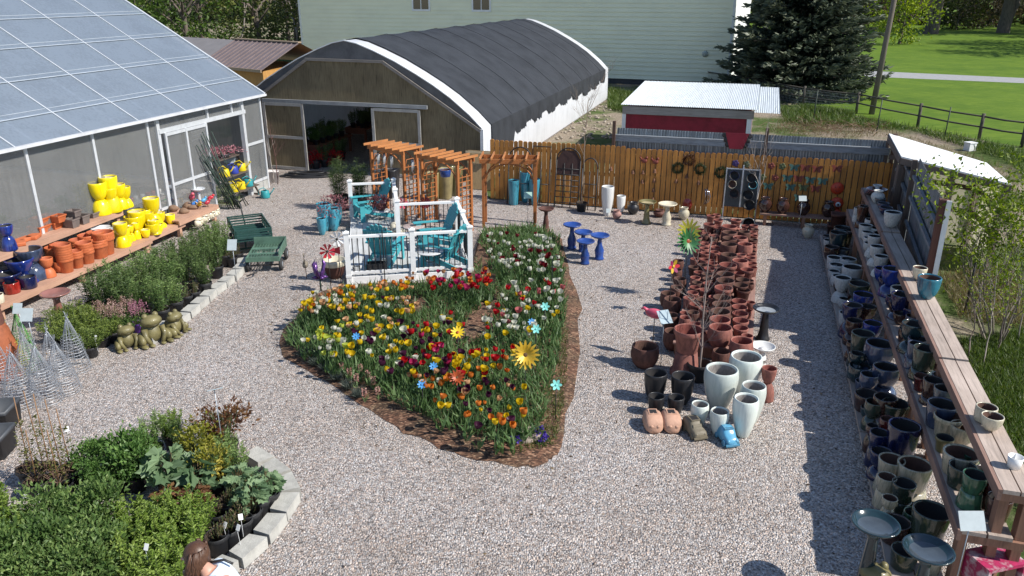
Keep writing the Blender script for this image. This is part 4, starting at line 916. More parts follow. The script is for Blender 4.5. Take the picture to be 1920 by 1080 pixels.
# ================================================================ deck with white railings
D0 = G(655, 524, .10); DR = radians(10); DZ = .16
dk = root('deck', (D0.x, D0.y, 0), 'raised L-shaped pale plank deck with white railing posts and black balusters', 'deck', DR)
M_DECK = wood('pale_deck_board', (.46, .47, .47), .75, axis='Y', var=.18)
m_ = MB(); k = 0
while k*.146 < 2.7:
    x0 = k*.146; m_.bb(x0, x0+.138, 0, 5.1 if x0 < 1.15 else 2.62, DZ-.03, DZ); k += 1
db = m_.build('deck_boards', M_DECK, dk); boxtint(db, 9)
sk = MB(); sk.bb(-.01, 2.72, -.03, -.002, 0, DZ-.004); sk.bb(-.03, -.002, 0, 5.1, 0, DZ-.004); sk.bb(2.72, 2.745, 0, 2.62, 0, DZ-.004); sk.build('skirting', M_WHITE, dk)
def rpost(x, y, h=1.0):
    m_ = MB(); m_.bb(x-.055, x+.055, y-.055, y+.055, 0, DZ+h); o = m_.build('railing_post', M_WHITE, dk)
    c = MB(); c.bb(x-.07, x+.07, y-.07, y+.07, DZ+h, DZ+h+.03); c.add([(x-.06, y-.06, DZ+h+.03), (x+.06, y-.06, DZ+h+.03), (x+.06, y+.06, DZ+h+.03), (x-.06, y+.06, DZ+h+.03), (x, y, DZ+h+.07)], [(0, 1, 4), (1, 2, 4), (2, 3, 4), (3, 0, 4)])
    c.build('post_cap', M_WHITE, o); MB().bb(x-.065, x+.065, y-.065, y+.065, DZ+.001, DZ+.06).build('post_skirt', M_WHITE, o)
def rail(x0, y0, x1, y1):
    p, q = Vector((x0, y0, 0)), Vector((x1, y1, 0)); d = (q-p).normalized(); L = (q-p).length; p2, q2 = p+d*.057, q-d*.057
    z = Vector((0, 0, 1)); MB().bar(p2+z*(DZ+.09), q2+z*(DZ+.09), .05, .06).build('bottom_rail', M_WHITE, dk)
    o = MB().bar(p2+z*(DZ+.92), q2+z*(DZ+.92), .09, .05).build('top_rail', M_WHITE, dk); b_ = MB(); n = int(L/.115)
    for k in range(1, n): s = p+d*(L*k/n); b_.tube([s+z*(DZ+.12), s+z*(DZ+.9)], .0115, 6)
    b_.build('baluster_row', M_BLACK, o)
for x, y in ((.0, .0), (1.42, 0), (2.7, 0), (2.7, 1.35), (2.7, 2.6), (1.2, 2.6), (1.2, 3.85), (1.2, 5.05), (0, 5.05)): rpost(x, y)
for a in ((0, 0, 1.42, 0), (1.42, 0, 2.7, 0), (2.7, 0, 2.7, 1.35), (2.7, 1.35, 2.7, 2.6), (1.2, 2.6, 2.7, 2.6), (1.2, 2.6, 1.2, 3.85), (1.2, 3.85, 1.2, 5.05), (0, 5.05, 1.2, 5.05)): rail(*a)

# ---------------------------------------------------------------- lounge chairs with slatted backs
M_TURQ = mat('turquoise_paint', (.055, .34, .385), .5, .12, 3, rnd=.05)
def slat_chair(loc, rz, label):
    o = root('slatted_armchair', loc, label, 'chair', rz, 'turquoise slatted armchairs on the deck')
    b_ = MB(); n = 7; tilt = radians(24)
    for k in range(n):
        u = (k-(n-1)/2)/((n-1)/2); x0 = u*.20; x1 = u*.30; L = .86-.16*u*u
        p = Vector((x0, .27, .26)); q = Vector((x1, .27+sin(tilt)*L, .26+cos(tilt)*L)); w = .082
        d = (q-p); sd = Vector((1, 0, 0)); nn = Vector((0, cos(tilt), -sin(tilt)))*.009; s0 = sd*w*.40; s1 = sd*w*.54
        top = q+d.normalized()*.03*(1-abs(u))
        vs = [p-s0-nn, p+s0-nn, q+s1-nn, top-nn+Vector((0, 0, .012)), q-s1-nn, p-s0+nn, p+s0+nn, q+s1+nn, top+nn+Vector((0, 0, .012)), q-s1+nn]
        b_.add(vs, [(0, 1, 2, 3, 4), (9, 8, 7, 6, 5), (0, 5, 6, 1), (1, 6, 7, 2), (2, 7, 8, 3), (3, 8, 9, 4), (4, 9, 5, 0)])
    b_.bar((-.29, .40, .55), (.29, .40, .55), .05, .03); b_.bar((-.3, .56, .9), (.3, .56, .9), .05, .025)
    b_.build('backrest', M_TURQ, o)
    s = MB()
    for k in range(6):
        t = k/5; y = -.28+.56*t; z = .385-.115*t+(.0 if k else -.02); s.box((0, y, z), (.53, .085, .02), M=Matrix.Rotation(-.2, 3, 'X'))
    s.build('seat', M_TURQ, o)
    for sx in (-1, 1):
        a = MB(); a.add([(sx*.26, -.40, .56), (sx*.40, -.40, .56), (sx*.41, -.15, .56), (sx*.35, .42, .55), (sx*.29, .42, .55), (sx*.27, -.1, .56)]+[(sx*.26, -.40, .585), (sx*.40, -.40, .585), (sx*.41, -.15, .585), (sx*.35, .42, .575), (sx*.29, .42, .575), (sx*.27, -.1, .585)],
              [(0, 1, 2, 3, 4, 5), (11, 10, 9, 8, 7, 6)]+[(i, (i+1) % 6, 6+(i+1) % 6, 6+i) for i in range(6)])
        a.build('armrest', M_TURQ, o)
        MB().bb(sx*.31-.014, sx*.31+.014, -.33, -.20, 0, .56).build('front_leg', M_TURQ, o)
        r_ = MB(); r_.bar((sx*.275, -.31, .33), (sx*.275, .66, .055), .026, .11); r_.build('rear_leg', M_TURQ, o)
    f = MB(); f.bb(-.29, .29, -.315, -.29, .24, .37); f.build('apron', M_TURQ, o); return o
def dpt(px, py, z=DZ): p = G(px, py, z); p.z = z+.002; return p
slat_chair(dpt(692, 410), radians(-62), 'turquoise slatted armchair at the far end of the deck beside a potted plant')
slat_chair(dpt(812, 464), radians(-70), 'turquoise slatted armchair by the back railing of the lower deck corner')
slat_chair(dpt(726, 490), radians(170), 'turquoise slatted armchair with its back to the front railing, left of the middle post')
slat_chair(dpt(826, 499), radians(-115), 'turquoise slatted armchair in the front right corner of the deck')
def round_table(px, py, z, r, label, mtop):
    p = G(px, py, DZ+z); o = root('side_table', (p.x, p.y, DZ+.001), label, 'table', 0, 'small round deck tables')
    MB().lathe([(0, z-.02), (r*.96, z-.02), (r, z-.01), (r, z), (r*.97, z+.004), (0, z+.004)], 28).build('table_top', mtop, o)
    for k in range(3):
        a = 2*pi*k/3+.4; MB().tube([(cos(a)*r*.7, sin(a)*r*.7, z-.02), (cos(a)*r*.35, sin(a)*r*.35, z*.5), (cos(a)*r*.75, sin(a)*r*.75, .0)], .009, 6).build('leg', M_IRON, o)
    MB().lathe([(r*.36, z*.5-.01), (r*.38, z*.5), (r*.36, z*.5+.01), (r*.34, z*.5)], 18).build('ring', M_IRON, o); return o
M_MOS = mat('mosaic_top', (.42, .36, .33), .4, .6, 22, alt=(.28, .08, .06)); M_LTOP = mat('pale_table_top', (.55, .56, .56), .4, .15, 12)
t1 = round_table(715, 394, .5, .23, 'small round table holding a purple plant beside the far armchair', M_LTOP)
round_table(776, 424, .5, .27, 'small round table with a red and grey mosaic top', M_MOS)
round_table(806, 471, .45, .30, 'small round pale table low behind the front railing', M_LTOP)
def flower_pot(loc, r, h, col, seed, c1, c2, label, kind='flare', fh=.2, fw=1.6, cat='potted plant', n=420, pname='pot', group=None, name='potted_plant'):
    o = root(name, loc, label, cat, R.uniform(0, 6), group)
    inst(pname, potmesh(kind, col), (0, 0, 0), None, None, 0, (r, r, h), parent=o); del_empty(o)
    rg = np.random.default_rng(seed); P, D, T = blob_leaves(rg, n, (0, 0, h+fh*.35, r*fw, r*fw, fh), 12, .3, .5)
    L = rg.uniform(.04, .075, n); me = leaves_mesh('blooms', P, D, L, L*.6, T, [leafmat('bloom_'+c1, *c2)], rng=rg)
    inst('foliage', me, (0, 0, 0), None, None, parent=o); return o
def del_empty(o):
    for c in o.children:
        for k in ('label', 'category', 'group'):
            if k in c.keys(): del c[k]
PURP = ((.11, .035, .045), (.30, .13, .15)); MAUV = ((.26, .10, .11), (.52, .30, .29))
flower_pot(t1.location+Vector((0, 0, .506)), .13, .15, 'rust brown', 2, 'plum', PURP, 'round clay bowl of dark purple foliage on the small deck table', 'round', .13)
o = flower_pot(G(627, 432, 0), .17, .62, 'turquoise', 3, 'mauve', MAUV, 'turquoise tall jar overflowing with mauve leaves beside the deck', 'cup', .2, 1.9)
GTJ = 'turquoise tall jars beside the deck'
pot(606, 381, 28, 0, 1.9, 'cup', 'turquoise', 'left of the deck, tallest of the jars', noun='tall jar', group=GTJ); pot(629, 384, 22, 0, 1.9, 'cup', 'turquoise', 'left of the deck behind the planted jar', noun='tall jar', group=GTJ); pot(602, 409, 18, 0, 1.8, 'cup', 'turquoise', 'left of the deck, slimmest of the jars', noun='tall jar', group=GTJ)
p = G(629, 520, 0); o = root('two_tone_pot', p, 'brown pot with a wide cream band at the left foot of the deck', 'pot')
MB().lathe([(0, 0), (.13, 0), (.2, .1), (.245, .26), (.25, .30)], 28).build('pot_body', GL['rust brown'][0], o); MB().lathe([(.25, .30), (.262, .31), (.265, .42), (.25, .44), (.225, .43), (.22, .3, 1), (0, .29, 1)], 28).build('rim_band', [GL['cream'][0], M_SOIL], o)
# small things on the deck
for i, (px, py, w, c) in enumerate(((668, 505, 15, 'white gloss'), (706, 508, 30, 'black'), (855, 428, 16, 'taupe plastic'), (852, 470, 18, 'dark red'))):
    if i == 1:
        m_ = MB()
        for sx in (-1, 1): m_.bb(sx*.2-.015, sx*.2+.015, -.12, .12, 0, .2)
        m_.bb(-.19, .19, -.12, -.095, 0, .2); m_.bb(-.19, .19, .095, .12, 0, .2); m_.bb(-.19, .19, -.095, .095, .0, .02)
        p = dpt(px, py); tag(m_.build('planter_box', M_BLACK, None, p, DR), 'black rectangular planter box behind the front railing', 'planter')
    else: pot(px, py-6, w, DZ+.002, .9, 'cyl', c, ['on the deck by the front left post', '', 'on the deck beside the back right armchair', 'on the deck beside the front right armchair'][i])
M_PSTONE = mat('pale_stone', (.50, .47, .38), .8, .25, 5, bump=.3)
for i, (px, py, s) in enumerate(((722, 441, .13), (737, 430, .12), (748, 441, .15), (735, 446, .11))):
    rg = random.Random(i); ph = [rg.uniform(0, 6) for _ in range(3)]
    m_ = MB().ell((0, 0, s*.7), (s*1.1, s, s*.8), 14, 9, wob=lambda q: 1+.16*sin(q.x*18+ph[0])+.14*sin(q.y*21+ph[1])+.12*sin(q.z*24+ph[2]))
    tag(m_.build('stone', M_PSTONE, None, dpt(px, py)), ['pale rounded stone on the deck, left one of four', 'pale rounded stone on the deck, rear one of four', 'pale rounded stone on the deck, right one of four', 'pale rounded stone on the deck, front one of four'][i], 'stone', 'pale stones on the deck')

# ================================================================ orange timber arbors
M_ARB = wood('orange_stained_timber', (.38, .13, .035), .6, axis='Z', var=.2)
M_ARBX = wood('orange_stained_slat', (.47, .19, .06), .6, axis='Y', var=.2)
def arbor(loc, rz, W, D, H, ns, label, lattice=True):
    o = root('garden_arbor', loc, label, 'arbor', rz, 'orange timber arbors')
    for x in (0, W):
        for y in (0, D):
            MB().bb(x-.035, x+.035, y-.035, y+.035, 0, H-.06).build('post', M_ARB, o)
    for y in (-.05, D+.05): MB().bb(-.09, W+.09, y-.016, y+.016, H-.14, H-.03).build('beam', M_ARB, o)
    for k in range(ns):
        x = -.07+(W+.14)*k/(ns-1); m_ = MB(); m_.bar((x, -.2, H), (x, D+.2, H), .035, .06); m_.build('roof_slat', M_ARBX, o)
    for y in (0, D):
        for s in (0, 1):
            pts = [(s*W+(1-2*s)*(.035+W*.47*(1-cos(a))), y, H-.16-.52*(1-sin(a))) for a in [pi/2*i/8 for i in range(9)]]
            MB().tube([(p[0], p[1], p[2]) for p in pts], .022, 6).build('arch_brace', M_ARB, o)
    if lattice:
        for x in (0, W):
            l_ = MB()
            for k in range(2): y = D*(k+1)/3; l_.bb(x-.01, x+.01, y-.012, y+.012, .12, H-.45)
            for k in range(12): z = .15+k*.125; l_.bb(x+.011, x+.022, .036, D-.036, z-.012, z+.012)
            l_.tube([(x, .036, H-.55), (x, D*.25, H-.3), (x, D*.75, H-.3), (x, D-.036, H-.55)], .014, 5)
            l_.build('lattice', M_ARB, o)
    return o
q0, q1 = G(695, 270, 2.02), G(857, 299, 2.02); ez = atan2(q1.y-q0.y, q1.x-q0.x); AW = (q1-q0).length
e_ = (q1-q0).normalized()
arbor((q0.x, q0.y, 0), ez, 1.33, .5, 2.03, 6, 'orange timber arbor with lattice sides, left half of a joined pair')
q2 = q0+e_*(AW-1.33); arbor((q2.x, q2.y, 0), ez, 1.33, .5, 2.03, 6, 'orange timber arbor with lattice sides, right half of a joined pair')
s0, s1 = G(907, 426, 0), G(1002, 428, 0); arbor((s0.x, s0.y, 0), atan2(s1.y-s0.y, s1.x-s0.x), (s1-s0).length, .55, 1.92, 6, 'open orange timber arbor standing alone behind the flower bed', False)
# windmill spinners near the arbor
def pinwheel(px, py, z, r, m, label, n=8, tail=None, yaw=0.0, name='garden_pinwheel'):
    p = G(px, py, z); o = root(name, (p.x, p.y, 0), label, 'pinwheel', yaw, 'garden pinwheels')
    MB().tube([(0, .03, 0), (0, .03, z+.02)], .008, 6).build('stake', M_IRON, o)
    for k in range(n):
        a = 2*pi*k/n; b_ = MB(); c, s = cos(a), sin(a); c2, s2 = cos(a+.55), sin(a+.55); c1, s1_ = cos(a+.12), sin(a+.12)
        b_.add([(c*r*.18, -.01, z+s*r*.18), (c1*r*.95, -.03, z+s1_*r*.95), (cos(a+.3)*r, -.02, z+sin(a+.3)*r), (c2*r*.95, .0, z+s2*r*.95), (c2*r*.2, .0, z+s2*r*.2)], [(0, 1, 2, 3, 4)])
        ob = b_.build('blade', m, o); sm = ob.modifiers.new('thick', 'SOLIDIFY'); sm.thickness = .006
    MB().ell((0, -.02, z), (.03, .02, .03)).build('hub', M_IRON, o)
    if tail: 
        t_ = MB().add([(0, .04, z), (r*1.5, .05, z+r*.5), (r*1.5, .05, z-r*.5)], [(0, 1, 2)]).build('tail_vane', tail, o); sm = t_.modifiers.new('thick', 'SOLIDIFY'); sm.thickness = .006
    return o
M_PWR = mat('red_enamel', (.52, .03, .045), .35, .15); M_PWD = mat('dark_red_enamel', (.16, .01, .018), .35); M_PWP = mat('pink_enamel', (.62, .10, .16), .35)
pinwheel(755, 381, .75, .15, M_PWP, 'pink and red garden pinwheel left of the paired arbor foot'); pinwheel(797, 380, .75, .16, M_PWD, 'dark red garden pinwheel right of the paired arbor foot', 12)
pinwheel(614, 471, .95, .17, M_PWR, 'red garden pinwheel with a dark tail vane left of the deck', 8, M_PWD); pinwheel(632, 448, 1.05, .17, M_WHITE, 'white garden pinwheel beside the deck corner post', 8)
# leaning board, jars and jumble behind the arbors
o = root('leaning_board', G(898, 362, 0)+Vector((0, .4, 0)), 'pale wooden board leaning beside the hoop house corner', 'board', RZ); 
m_ = MB(); m_.box((0, .18, .62), (.95, .03, 1.25), M=Matrix.Rotation(-.22, 3, 'X')); m_.build('panel', wood('pale_ply', (.42, .30, .16), .8, axis='Z'), o)
m_ = MB(); Mx = Matrix.Rotation(-.22, 3, 'X'); m_.box(Vector((0, .15, 1.2)), (1.0, .06, .07), M=Mx); m_.box(Vector((0, .10, .05)), (1.0, .06, .07), M=Mx); m_.build('edge_strip', wood('pale_strip', (.55, .44, .28), .8, axis='X'), o)
def square_jar(px, py, w, h, col, label, grp='square tall jars in the shade'):
    p = G(px, py, 0); m_ = MB(); a = w*.68
    m_.lathe([(0, 0), (a*.72, 0), (a*.74, .02), (a, h-.03), (a, h), (a*.86, h), (a*.82, h-.05, 1), (a*.7, h*.5, 1), (0, h*.5, 1)], 4)
    o = m_.build('tall_square_jar', [GL[col][0], M_INSD], None, p, pi/4+RZ); tag(o, label, 'jar', grp)
for a in [(812, 374, .42, .85, 'tan', 'tan square tall jar seen through the right arbor, left one'), (836, 372, .42, .95, 'tan', 'tan square tall jar seen through the right arbor, middle one'), (855, 366, .4, .9, 'olive', 'olive square tall jar seen through the right arbor, right one'),
          (735, 370, .45, .9, 'black', 'black square tall jar seen through the left arbor, right one'), (716, 368, .4, .85, 'grey', 'grey square tall jar seen through the left arbor, left one')]: square_jar(*a)
pot(835, 318, 22, .96, .6, 'cyl', 'bright blue', 'on top of the tan square jars')
for i, (px, py, w, h, c) in enumerate(((963, 383, .34, .75, 'turquoise'), (985, 379, .36, .95, 'turquoise'), (972, 360, .3, 1.15, 'dark teal'), (1002, 384, .34, .8, 'turquoise'), (1025, 378, .36, .8, 'turquoise'), (940, 372, .36, .85, 'grey'))):
    p = G(px, py, 0); inst('tall_jar', potmesh('cup' if i % 2 else 'cyl', c), p, ['turquoise tall jar by the picket fence, third from the left', 'turquoise tall jar by the picket fence, tallest one', 'dark teal tall jar at the very back by the picket fence', 'turquoise tall jar by the picket fence behind the arbor post', 'turquoise tall jar by the picket fence, rightmost one', 'dark grey tall jar by the picket fence, leftmost one'][i], 'jar', 0, (w*.5, w*.5, h), 'tall jars by the fence')
# wind chimes under the arbor beams
for i, (t, off) in enumerate(((.3, 0), (.55, .03), (.85, 0), (1.7, .02), (2.0, 0))):
    c = q0+e_*t; o = root('wind_chime', (c.x, c.y, 0), 'small wind chime hanging from the paired arbor, %s from the left' % ORD[i+1], 'wind chime', 0, 'wind chimes on the paired arbor'); z = 1.8
    MB().tube([(0, 0, 1.98), (0, 0, z)], .004, 4).build('cord', M_IRON, o); MB().lathe([(0, z), (.04, z), (.04, z+.015), (0, z+.015)], 10).build('disc', M_IRON, o)
    for k in range(4): a = k*pi/2; MB().tube([(.03*cos(a), .03*sin(a), z), (.03*cos(a), .03*sin(a), z-.25-.04*k)], .008, 6).build('chime_tube', M_ALU, o)

# ================================================================ left display benches
BO = G(283, 447, .35); bd = (G(283, 447, .35)-G(25, 560, .35)); bd.z = 0; ba = atan2(bd.y, bd.x)-pi/2
LBX = Vector((cos(ba), sin(ba), 0)); LBY = Vector((-sin(ba), cos(ba), 0))
def bench_unit(v0, v1, label, tiers=((-.62, 0, .35), (-1.25, -.70, 1.02))):
    o = root('display_bench', (BO.x, BO.y, 0), label, 'bench', ba, 'display benches along the greenhouse')
    for (x0, x1, z) in tiers:
        n = 3
        for k in range(n):
            a, b_ = x0+(x1-x0)*k/n, x0+(x1-x0)*(k+1)/n-.012; m_ = MB(); m_.bb(a, b_, v0, v1, z-.04, z); m_.build('plank', M_BENCH, o)
        MB().bb(x1-.008, x1+.03, v0, v1, z-.12, z-.003).build('front_board', M_BENCH, o)
        L = v1-v0; n = max(2, int(L/1.8)+1)
        for k in range(n):
            v = v0+.1+(L-.2)*k/(n-1)
            for x in (x0+.08, x1-.10): MB().bb(x-.045, x+.045, v-.045, v+.045, 0, z-.042).build('leg', M_BENCH, o)
    return o
M_BENCH = wood('pink_bench_timber', (.46, .27, .185), .75, axis='Y', var=.18)
bench_unit(.03, 1.5, 'low pink timber stand of yellow pots beyond the end of the main bench', ((-1.25, -.12, .35),)); bench_unit(-4.55, 0, 'two tier pink timber bench of terracotta and yellow pots against the greenhouse'); bench_unit(-9.5, -4.58, 'two tier pink timber bench of blue pots at the left edge')
def bpt(x, v, z=0): return Vector((BO.x, BO.y, 0))+LBX*x+LBY*v+Vector((0, 0, z))
GY = 'yellow glazed pots on the bench'; YL = 'on the lower left bench'; YU = 'on the upper left bench'
def fl(x, y, r):
    q = Vector((x, y, 0))-Vector((BO.x, BO.y, 0)); u, v = q.dot(LBX), q.dot(LBY); u = min(max(u, -.62+r*.4), -r*.9); return tuple(bpt(u, min(v, 1.4)))[:2]
def fu(x, y, r):
    q = Vector((x, y, 0))-Vector((BO.x, BO.y, 0)); u, v = q.dot(LBX), q.dot(LBY); u = min(max(u, -1.25+r*.4), -.72-r*.5); return tuple(bpt(u, v))[:2]
for px, py, w, hf, kind, un in [(197, 401, 34, 1.1, 'cup', 0), (222, 393, 32, 1.1, 'cup', .12), (224, 418, 26, .95, 'cup', .27), (243, 423, 13, 1.1, 'cup', .2), (253, 418, 13, 1.1, 'cup', .22), (264, 392, 24, .75, 'round', .3), (282, 371, 30, 1.0, 'cup', .40), (287, 412, 22, .9, 'cup', .1), (285, 419, 24, .9, 'cup', 0), (272, 430, 17, .95, 'cup', 0), (205, 425, 24, 1.0, 'cup', 0), (236, 400, 24, 1.0, 'cup', .15), (250, 378, 26, 1.0, 'cup', .3), (262, 412, 18, 1, 'cup', .1), (298, 398, 20, 1.0, 'cup', .12), (300, 420, 18, .95, 'cup', 0), (240, 440, 15, 1, 'cup', 0), (232, 428, 20, 1, 'cup', .12), (214, 432, 20, 1, 'cup', 0), (276, 398, 22, 1, 'cup', .22), (318, 402, 18, 1, 'cup', 0)]:
    pot(px, py, w, .352, hf, kind, 'yellow', YL, fix=fl, under=un, group=GY)
for px, py, w, hf, kind, un in [(181, 342, 33, 1.0, 'cup', .36), (216, 332, 33, 1.05, 'cup', .42), (211, 353, 25, 1.0, 'cup', .27), (245, 354, 17, 1.1, 'cup', .22), (198, 352, 24, 1.0, 'cup', .2), (232, 346, 26, 1.0, 'cup', .28), (262, 352, 24, 1.0, 'cup', .2)]:
    pot(px, py, w, 1.022, hf, kind, 'yellow', YU, fix=fu, under=un, group=GY)
pot(311, 413, 18, .0, .95, 'cup', 'yellow', 'right of the bench end'); 
NEST = 'nested plastic terracotta pots on the bench'
for px, py, w, n in [(101, 456, 29, 5), (130, 459, 30, 7), (156, 454, 30, 4), (185, 454, 29, 2), (211, 436, 38, 3), (122, 447, 27, 4), (151, 439, 33, 3), (178, 434, 31, 4), (88, 462, 27, 5), (200, 450, 28, 3), (140, 470, 26, 3), (166, 466, 26, 2)]:
    hs = .052*(n-1); x, y, r, h = solve(px, py, w, .352+hs, .92)
    x, y = fl(x, y, r)
    for k in range(n):
        o = inst('plastic_pot', potmesh('flare', 'plastic terracotta'), (x, y, .352+.052*k), None, 'pot', R.uniform(0, 6), (r, r, h), NEST)
        REG.append((o, ('topmost ' if k == n-1 else 'nested ' if k else 'bottom ')+'plastic terracotta pot', YL, NEST, y))
pot(85, 484, 24, .352, .8, 'cup', 'plastic terracotta', YL+' in front of the stacks', fix=fl, under=.2, size=False, name='terracotta_pot'); pot(111, 489, 24, .352, .9, 'round', 'plastic terracotta', YL+' before the tallest stack', fix=fl, size=False, name='terracotta_pot')
GBL = 'blue pots at the left end of the bench'
for px, py, w, hf, kind, col, un, z, f in [(14, 423, 26, .8, 'cup', 'blue', .3, 1.022, fu), (48, 466, 48, .6, 'cup', 'slate blue', .34, .352, fl), (12, 512, 50, .45, 'bowl', 'navy', .1, .352, fl), (50, 518, 30, .75, 'mug', 'navy', 0, .352, fl), (20, 529, 28, .75, 'mug', 'red', 0, .352, fl), (-20, 480, 50, .6, 'bowl', 'blue', .2, .352, fl), (3, 553, 24, .7, 'mug', 'cream', 0, .352, fl)]:
    pot(px, py, w, z, hf, kind, col, 'at the left end of the display bench', fix=f, under=un, group=GBL)
def tray(px, py, z, sx, sy, h, m, label, nm='square_planter', grp='square plastic planters on the bench', rz=None):
    p = G(px, py, z+h); m_ = MB(); t = .012; b_ = .8
    for k, (s0, s1) in enumerate(((1, 1),)):
        o8 = [(-sx*b_, -sy*b_, 0), (sx*b_, -sy*b_, 0), (sx*b_, sy*b_, 0), (-sx*b_, sy*b_, 0), (-sx, -sy, h), (sx, -sy, h), (sx, sy, h), (-sx, sy, h), (-sx+t, -sy+t, h), (sx-t, -sy+t, h), (sx-t, sy-t, h), (-sx+t, sy-t, h), (-sx*b_+t, -sy*b_+t, .02), (sx*b_-t, -sy*b_+t, .02), (sx*b_-t, sy*b_-t, .02), (-sx*b_+t, sy*b_-t, .02)]
        m_.add(o8, [(3, 2, 1, 0), (0, 1, 5, 4), (1, 2, 6, 5), (2, 3, 7, 6), (3, 0, 4, 7), (4, 5, 9, 8), (5, 6, 10, 9), (6, 7, 11, 10), (7, 4, 8, 11), (8, 9, 13, 12), (9, 10, 14, 13), (10, 11, 15, 14), (11, 8, 12, 15), (12, 13, 14, 15)])
    rim = [(-sx-.008, sx+.008, -sy-.008, -sy+.004), (-sx-.008, sx+.008, sy-.004, sy+.008), (-sx-.008, -sx+.004, -sy+.005, sy-.005), (sx-.004, sx+.008, -sy+.005, sy-.005)]
    for a in rim: m_.bb(a[0], a[1], a[2], a[3], h-.03, h+.003)
    x, y = (fu(p.x, p.y, sx) if z > .9 else (p.x, p.y)); o = m_.build(nm, m, None, (x, y, z), ba if rz is None else rz); return tag(o, label, 'planter', grp)
MT_ = GL['plastic terracotta'][0]; MQ = GL['taupe plastic'][0]
for i, a in enumerate([(56, 428, 1.024, .17, .13), (76, 427, 1.024, .16, .13), (100, 421, 1.024, .15, .14), (62, 413, 1.19, .16, .12), (88, 408, 1.19, .15, .12), (107, 409, 1.19, .13, .12)]):
    tray(a[0], a[1]-6, a[2], a[3], a[4], .16, MT_, 'square terracotta plastic planter in the upper tier pile, %s of the %s' % (['left one', 'middle one', 'right one'][i % 3], ['bottom layer', 'top layer'][i//3]))
for i, a in enumerate([(124, 408, 1.024, .11, .11, .2), (138, 410, 1.024, .13, .12, .2), (153, 403, 1.024, .14, .12, .2), (137, 394, 1.226, .13, .11, .14), (172, 398, 1.024, .12, .11, .12)]):
    tray(a[0], a[1], a[2], a[3], a[4], a[5], MQ, 'square taupe planter right of the terracotta ones, ' + ['leftmost', 'second from left', 'third from left', 'stacked on top', 'rightmost and lowest'][i])
for i, (px, py) in enumerate(((44, 448), (62, 443), (36, 455))):
    p = G(px, py, 1.07); x, y = fu(p.x, p.y, .1); o = bevel(MB().bb(-.12, .12, -.16, .16, 0, .08).build('clay_block', MT_, None, (x, y, 1.022), ba+.4*i), .02); tag(o, 'terracotta block lying at the left of the upper bench, ' + ['middle one', 'right one', 'left one'][i], 'block', 'terracotta blocks')
# second bench by the greenhouse door
b2 = root('display_bench', G(407, 384, .45).to_2d().to_3d(), 'short pink timber bench of toys and stones by the greenhouse door', 'bench', ba)
for k in range(3): MB().bb(-.75+k*.25, -.75+k*.25+.24, -1.75, 0, .42, .46).build('plank', M_BENCH, b2)
MB().bb(-.005, .035, -1.76, .01, .33, .456).build('front_board', M_BENCH, b2)
for v in (-1.65, -.1):
    for x in (-.68, -.08): MB().bb(x-.045, x+.045, v-.045, v+.045, 0, .42).build('leg', M_BENCH, b2)
def b2pt(px, py, z=.462): p = G(px, py, z); return p
rg = random.Random(11)
M_BRN = mat('brown_stone', (.22, .135, .085), .9, .3, 6, bump=.4)
for i, (px, py, s) in enumerate(((328, 396, .12), (347, 399, .11), (353, 390, .13), (362, 392, .09))):
    ph = [rg.uniform(0, 6) for _ in range(3)]
    m_ = MB().ell((0, 0, s*.6), (s*1.3, s, s*.72), 14, 9, wob=lambda q: 1+.15*sin(q.x*21+ph[0])+.15*sin(q.y*17+ph[1])+.15*sin(q.z*23+ph[2]))
    tag(m_.build('stone', M_BRN, None, b2pt(px, py)), 'rough brown stone ornament on the short bench, %s from the left' % ORD[i+1], 'stone', 'brown stones on the short bench')
def toy_bird(loc, s, m, label, yaw):
    o = root('bird_ornament', loc, label, 'ornament', yaw, 'bright enamel bird ornaments')
    MB().ell((0, 0, s*1.3), (s*.9, s*.5, s*.55), M=Matrix.Rotation(-.4, 3, 'Y')).build('body', m, o); MB().ell((s*.75, 0, s*1.95), (s*.36, s*.32, s*.36)).build('head', m, o)
    b_ = MB(); b_.lathe([(s*.12, 0), (0, s*.4)], 8); q = b_.build('beak', mat('orange_beak', (.6, .2, .02), .5), o); q.location = (s*1.05, 0, s*1.95); q.rotation_euler = (0, pi/2, 0)
    MB().add([(-s*.6, -s*.1, s*1.2), (-s*1.6, -s*.3, s*1.9), (-s*1.7, s*.3, s*1.6), (-s*.6, s*.1, s*1.0)], [(0, 1, 2, 3)]).build('tail', m, o)
    for sy in (-.2, .2): MB().tube([(0, sy*s, s*.9), (0, sy*s, .0)], s*.06, 5).build('leg', M_IRON, o)
cols = [((.55, .03, .18), 'pink'), ((.05, .2, .55), 'blue'), ((.55, .06, .02), 'red'), ((.6, .35, .02), 'orange'), ((.08, .3, .5), 'light blue'), ((.4, .03, .05), 'crimson'), ((.03, .06, .16), 'dark blue')]
for i, (px, py, c) in enumerate(((361, 378, 0), (366, 386, 1), (396, 375, 2), (341, 381, 3), (383, 380, 4), (390, 384, 5), (318, 383, 6), (352, 372, 3), (375, 388, 3))):
    toy_bird(b2pt(px, py+4), .10 if i else .15, mat(cols[c][1].replace(' ', '_')+'_enamel', cols[c][0], .3, .1), ['big pink', 'blue', 'red', 'orange', 'light blue', 'crimson', 'dark blue', 'orange', 'orange'][i]+' bird ornament on the short bench'+['', '', ' at its right end', ' near its left end', '', '', ' at its left end', ' at the back', ' at the front edge'][i], rg.uniform(-1, 1))
for i, (px, py, w) in enumerate(((321, 350, 27), (371, 354, 26))): birdbath(px, py, w, .85, M_ALU, 'silver metal dish stand behind the short bench, ' + ['left one', 'right one'][i], .1, group='silver dish stands')
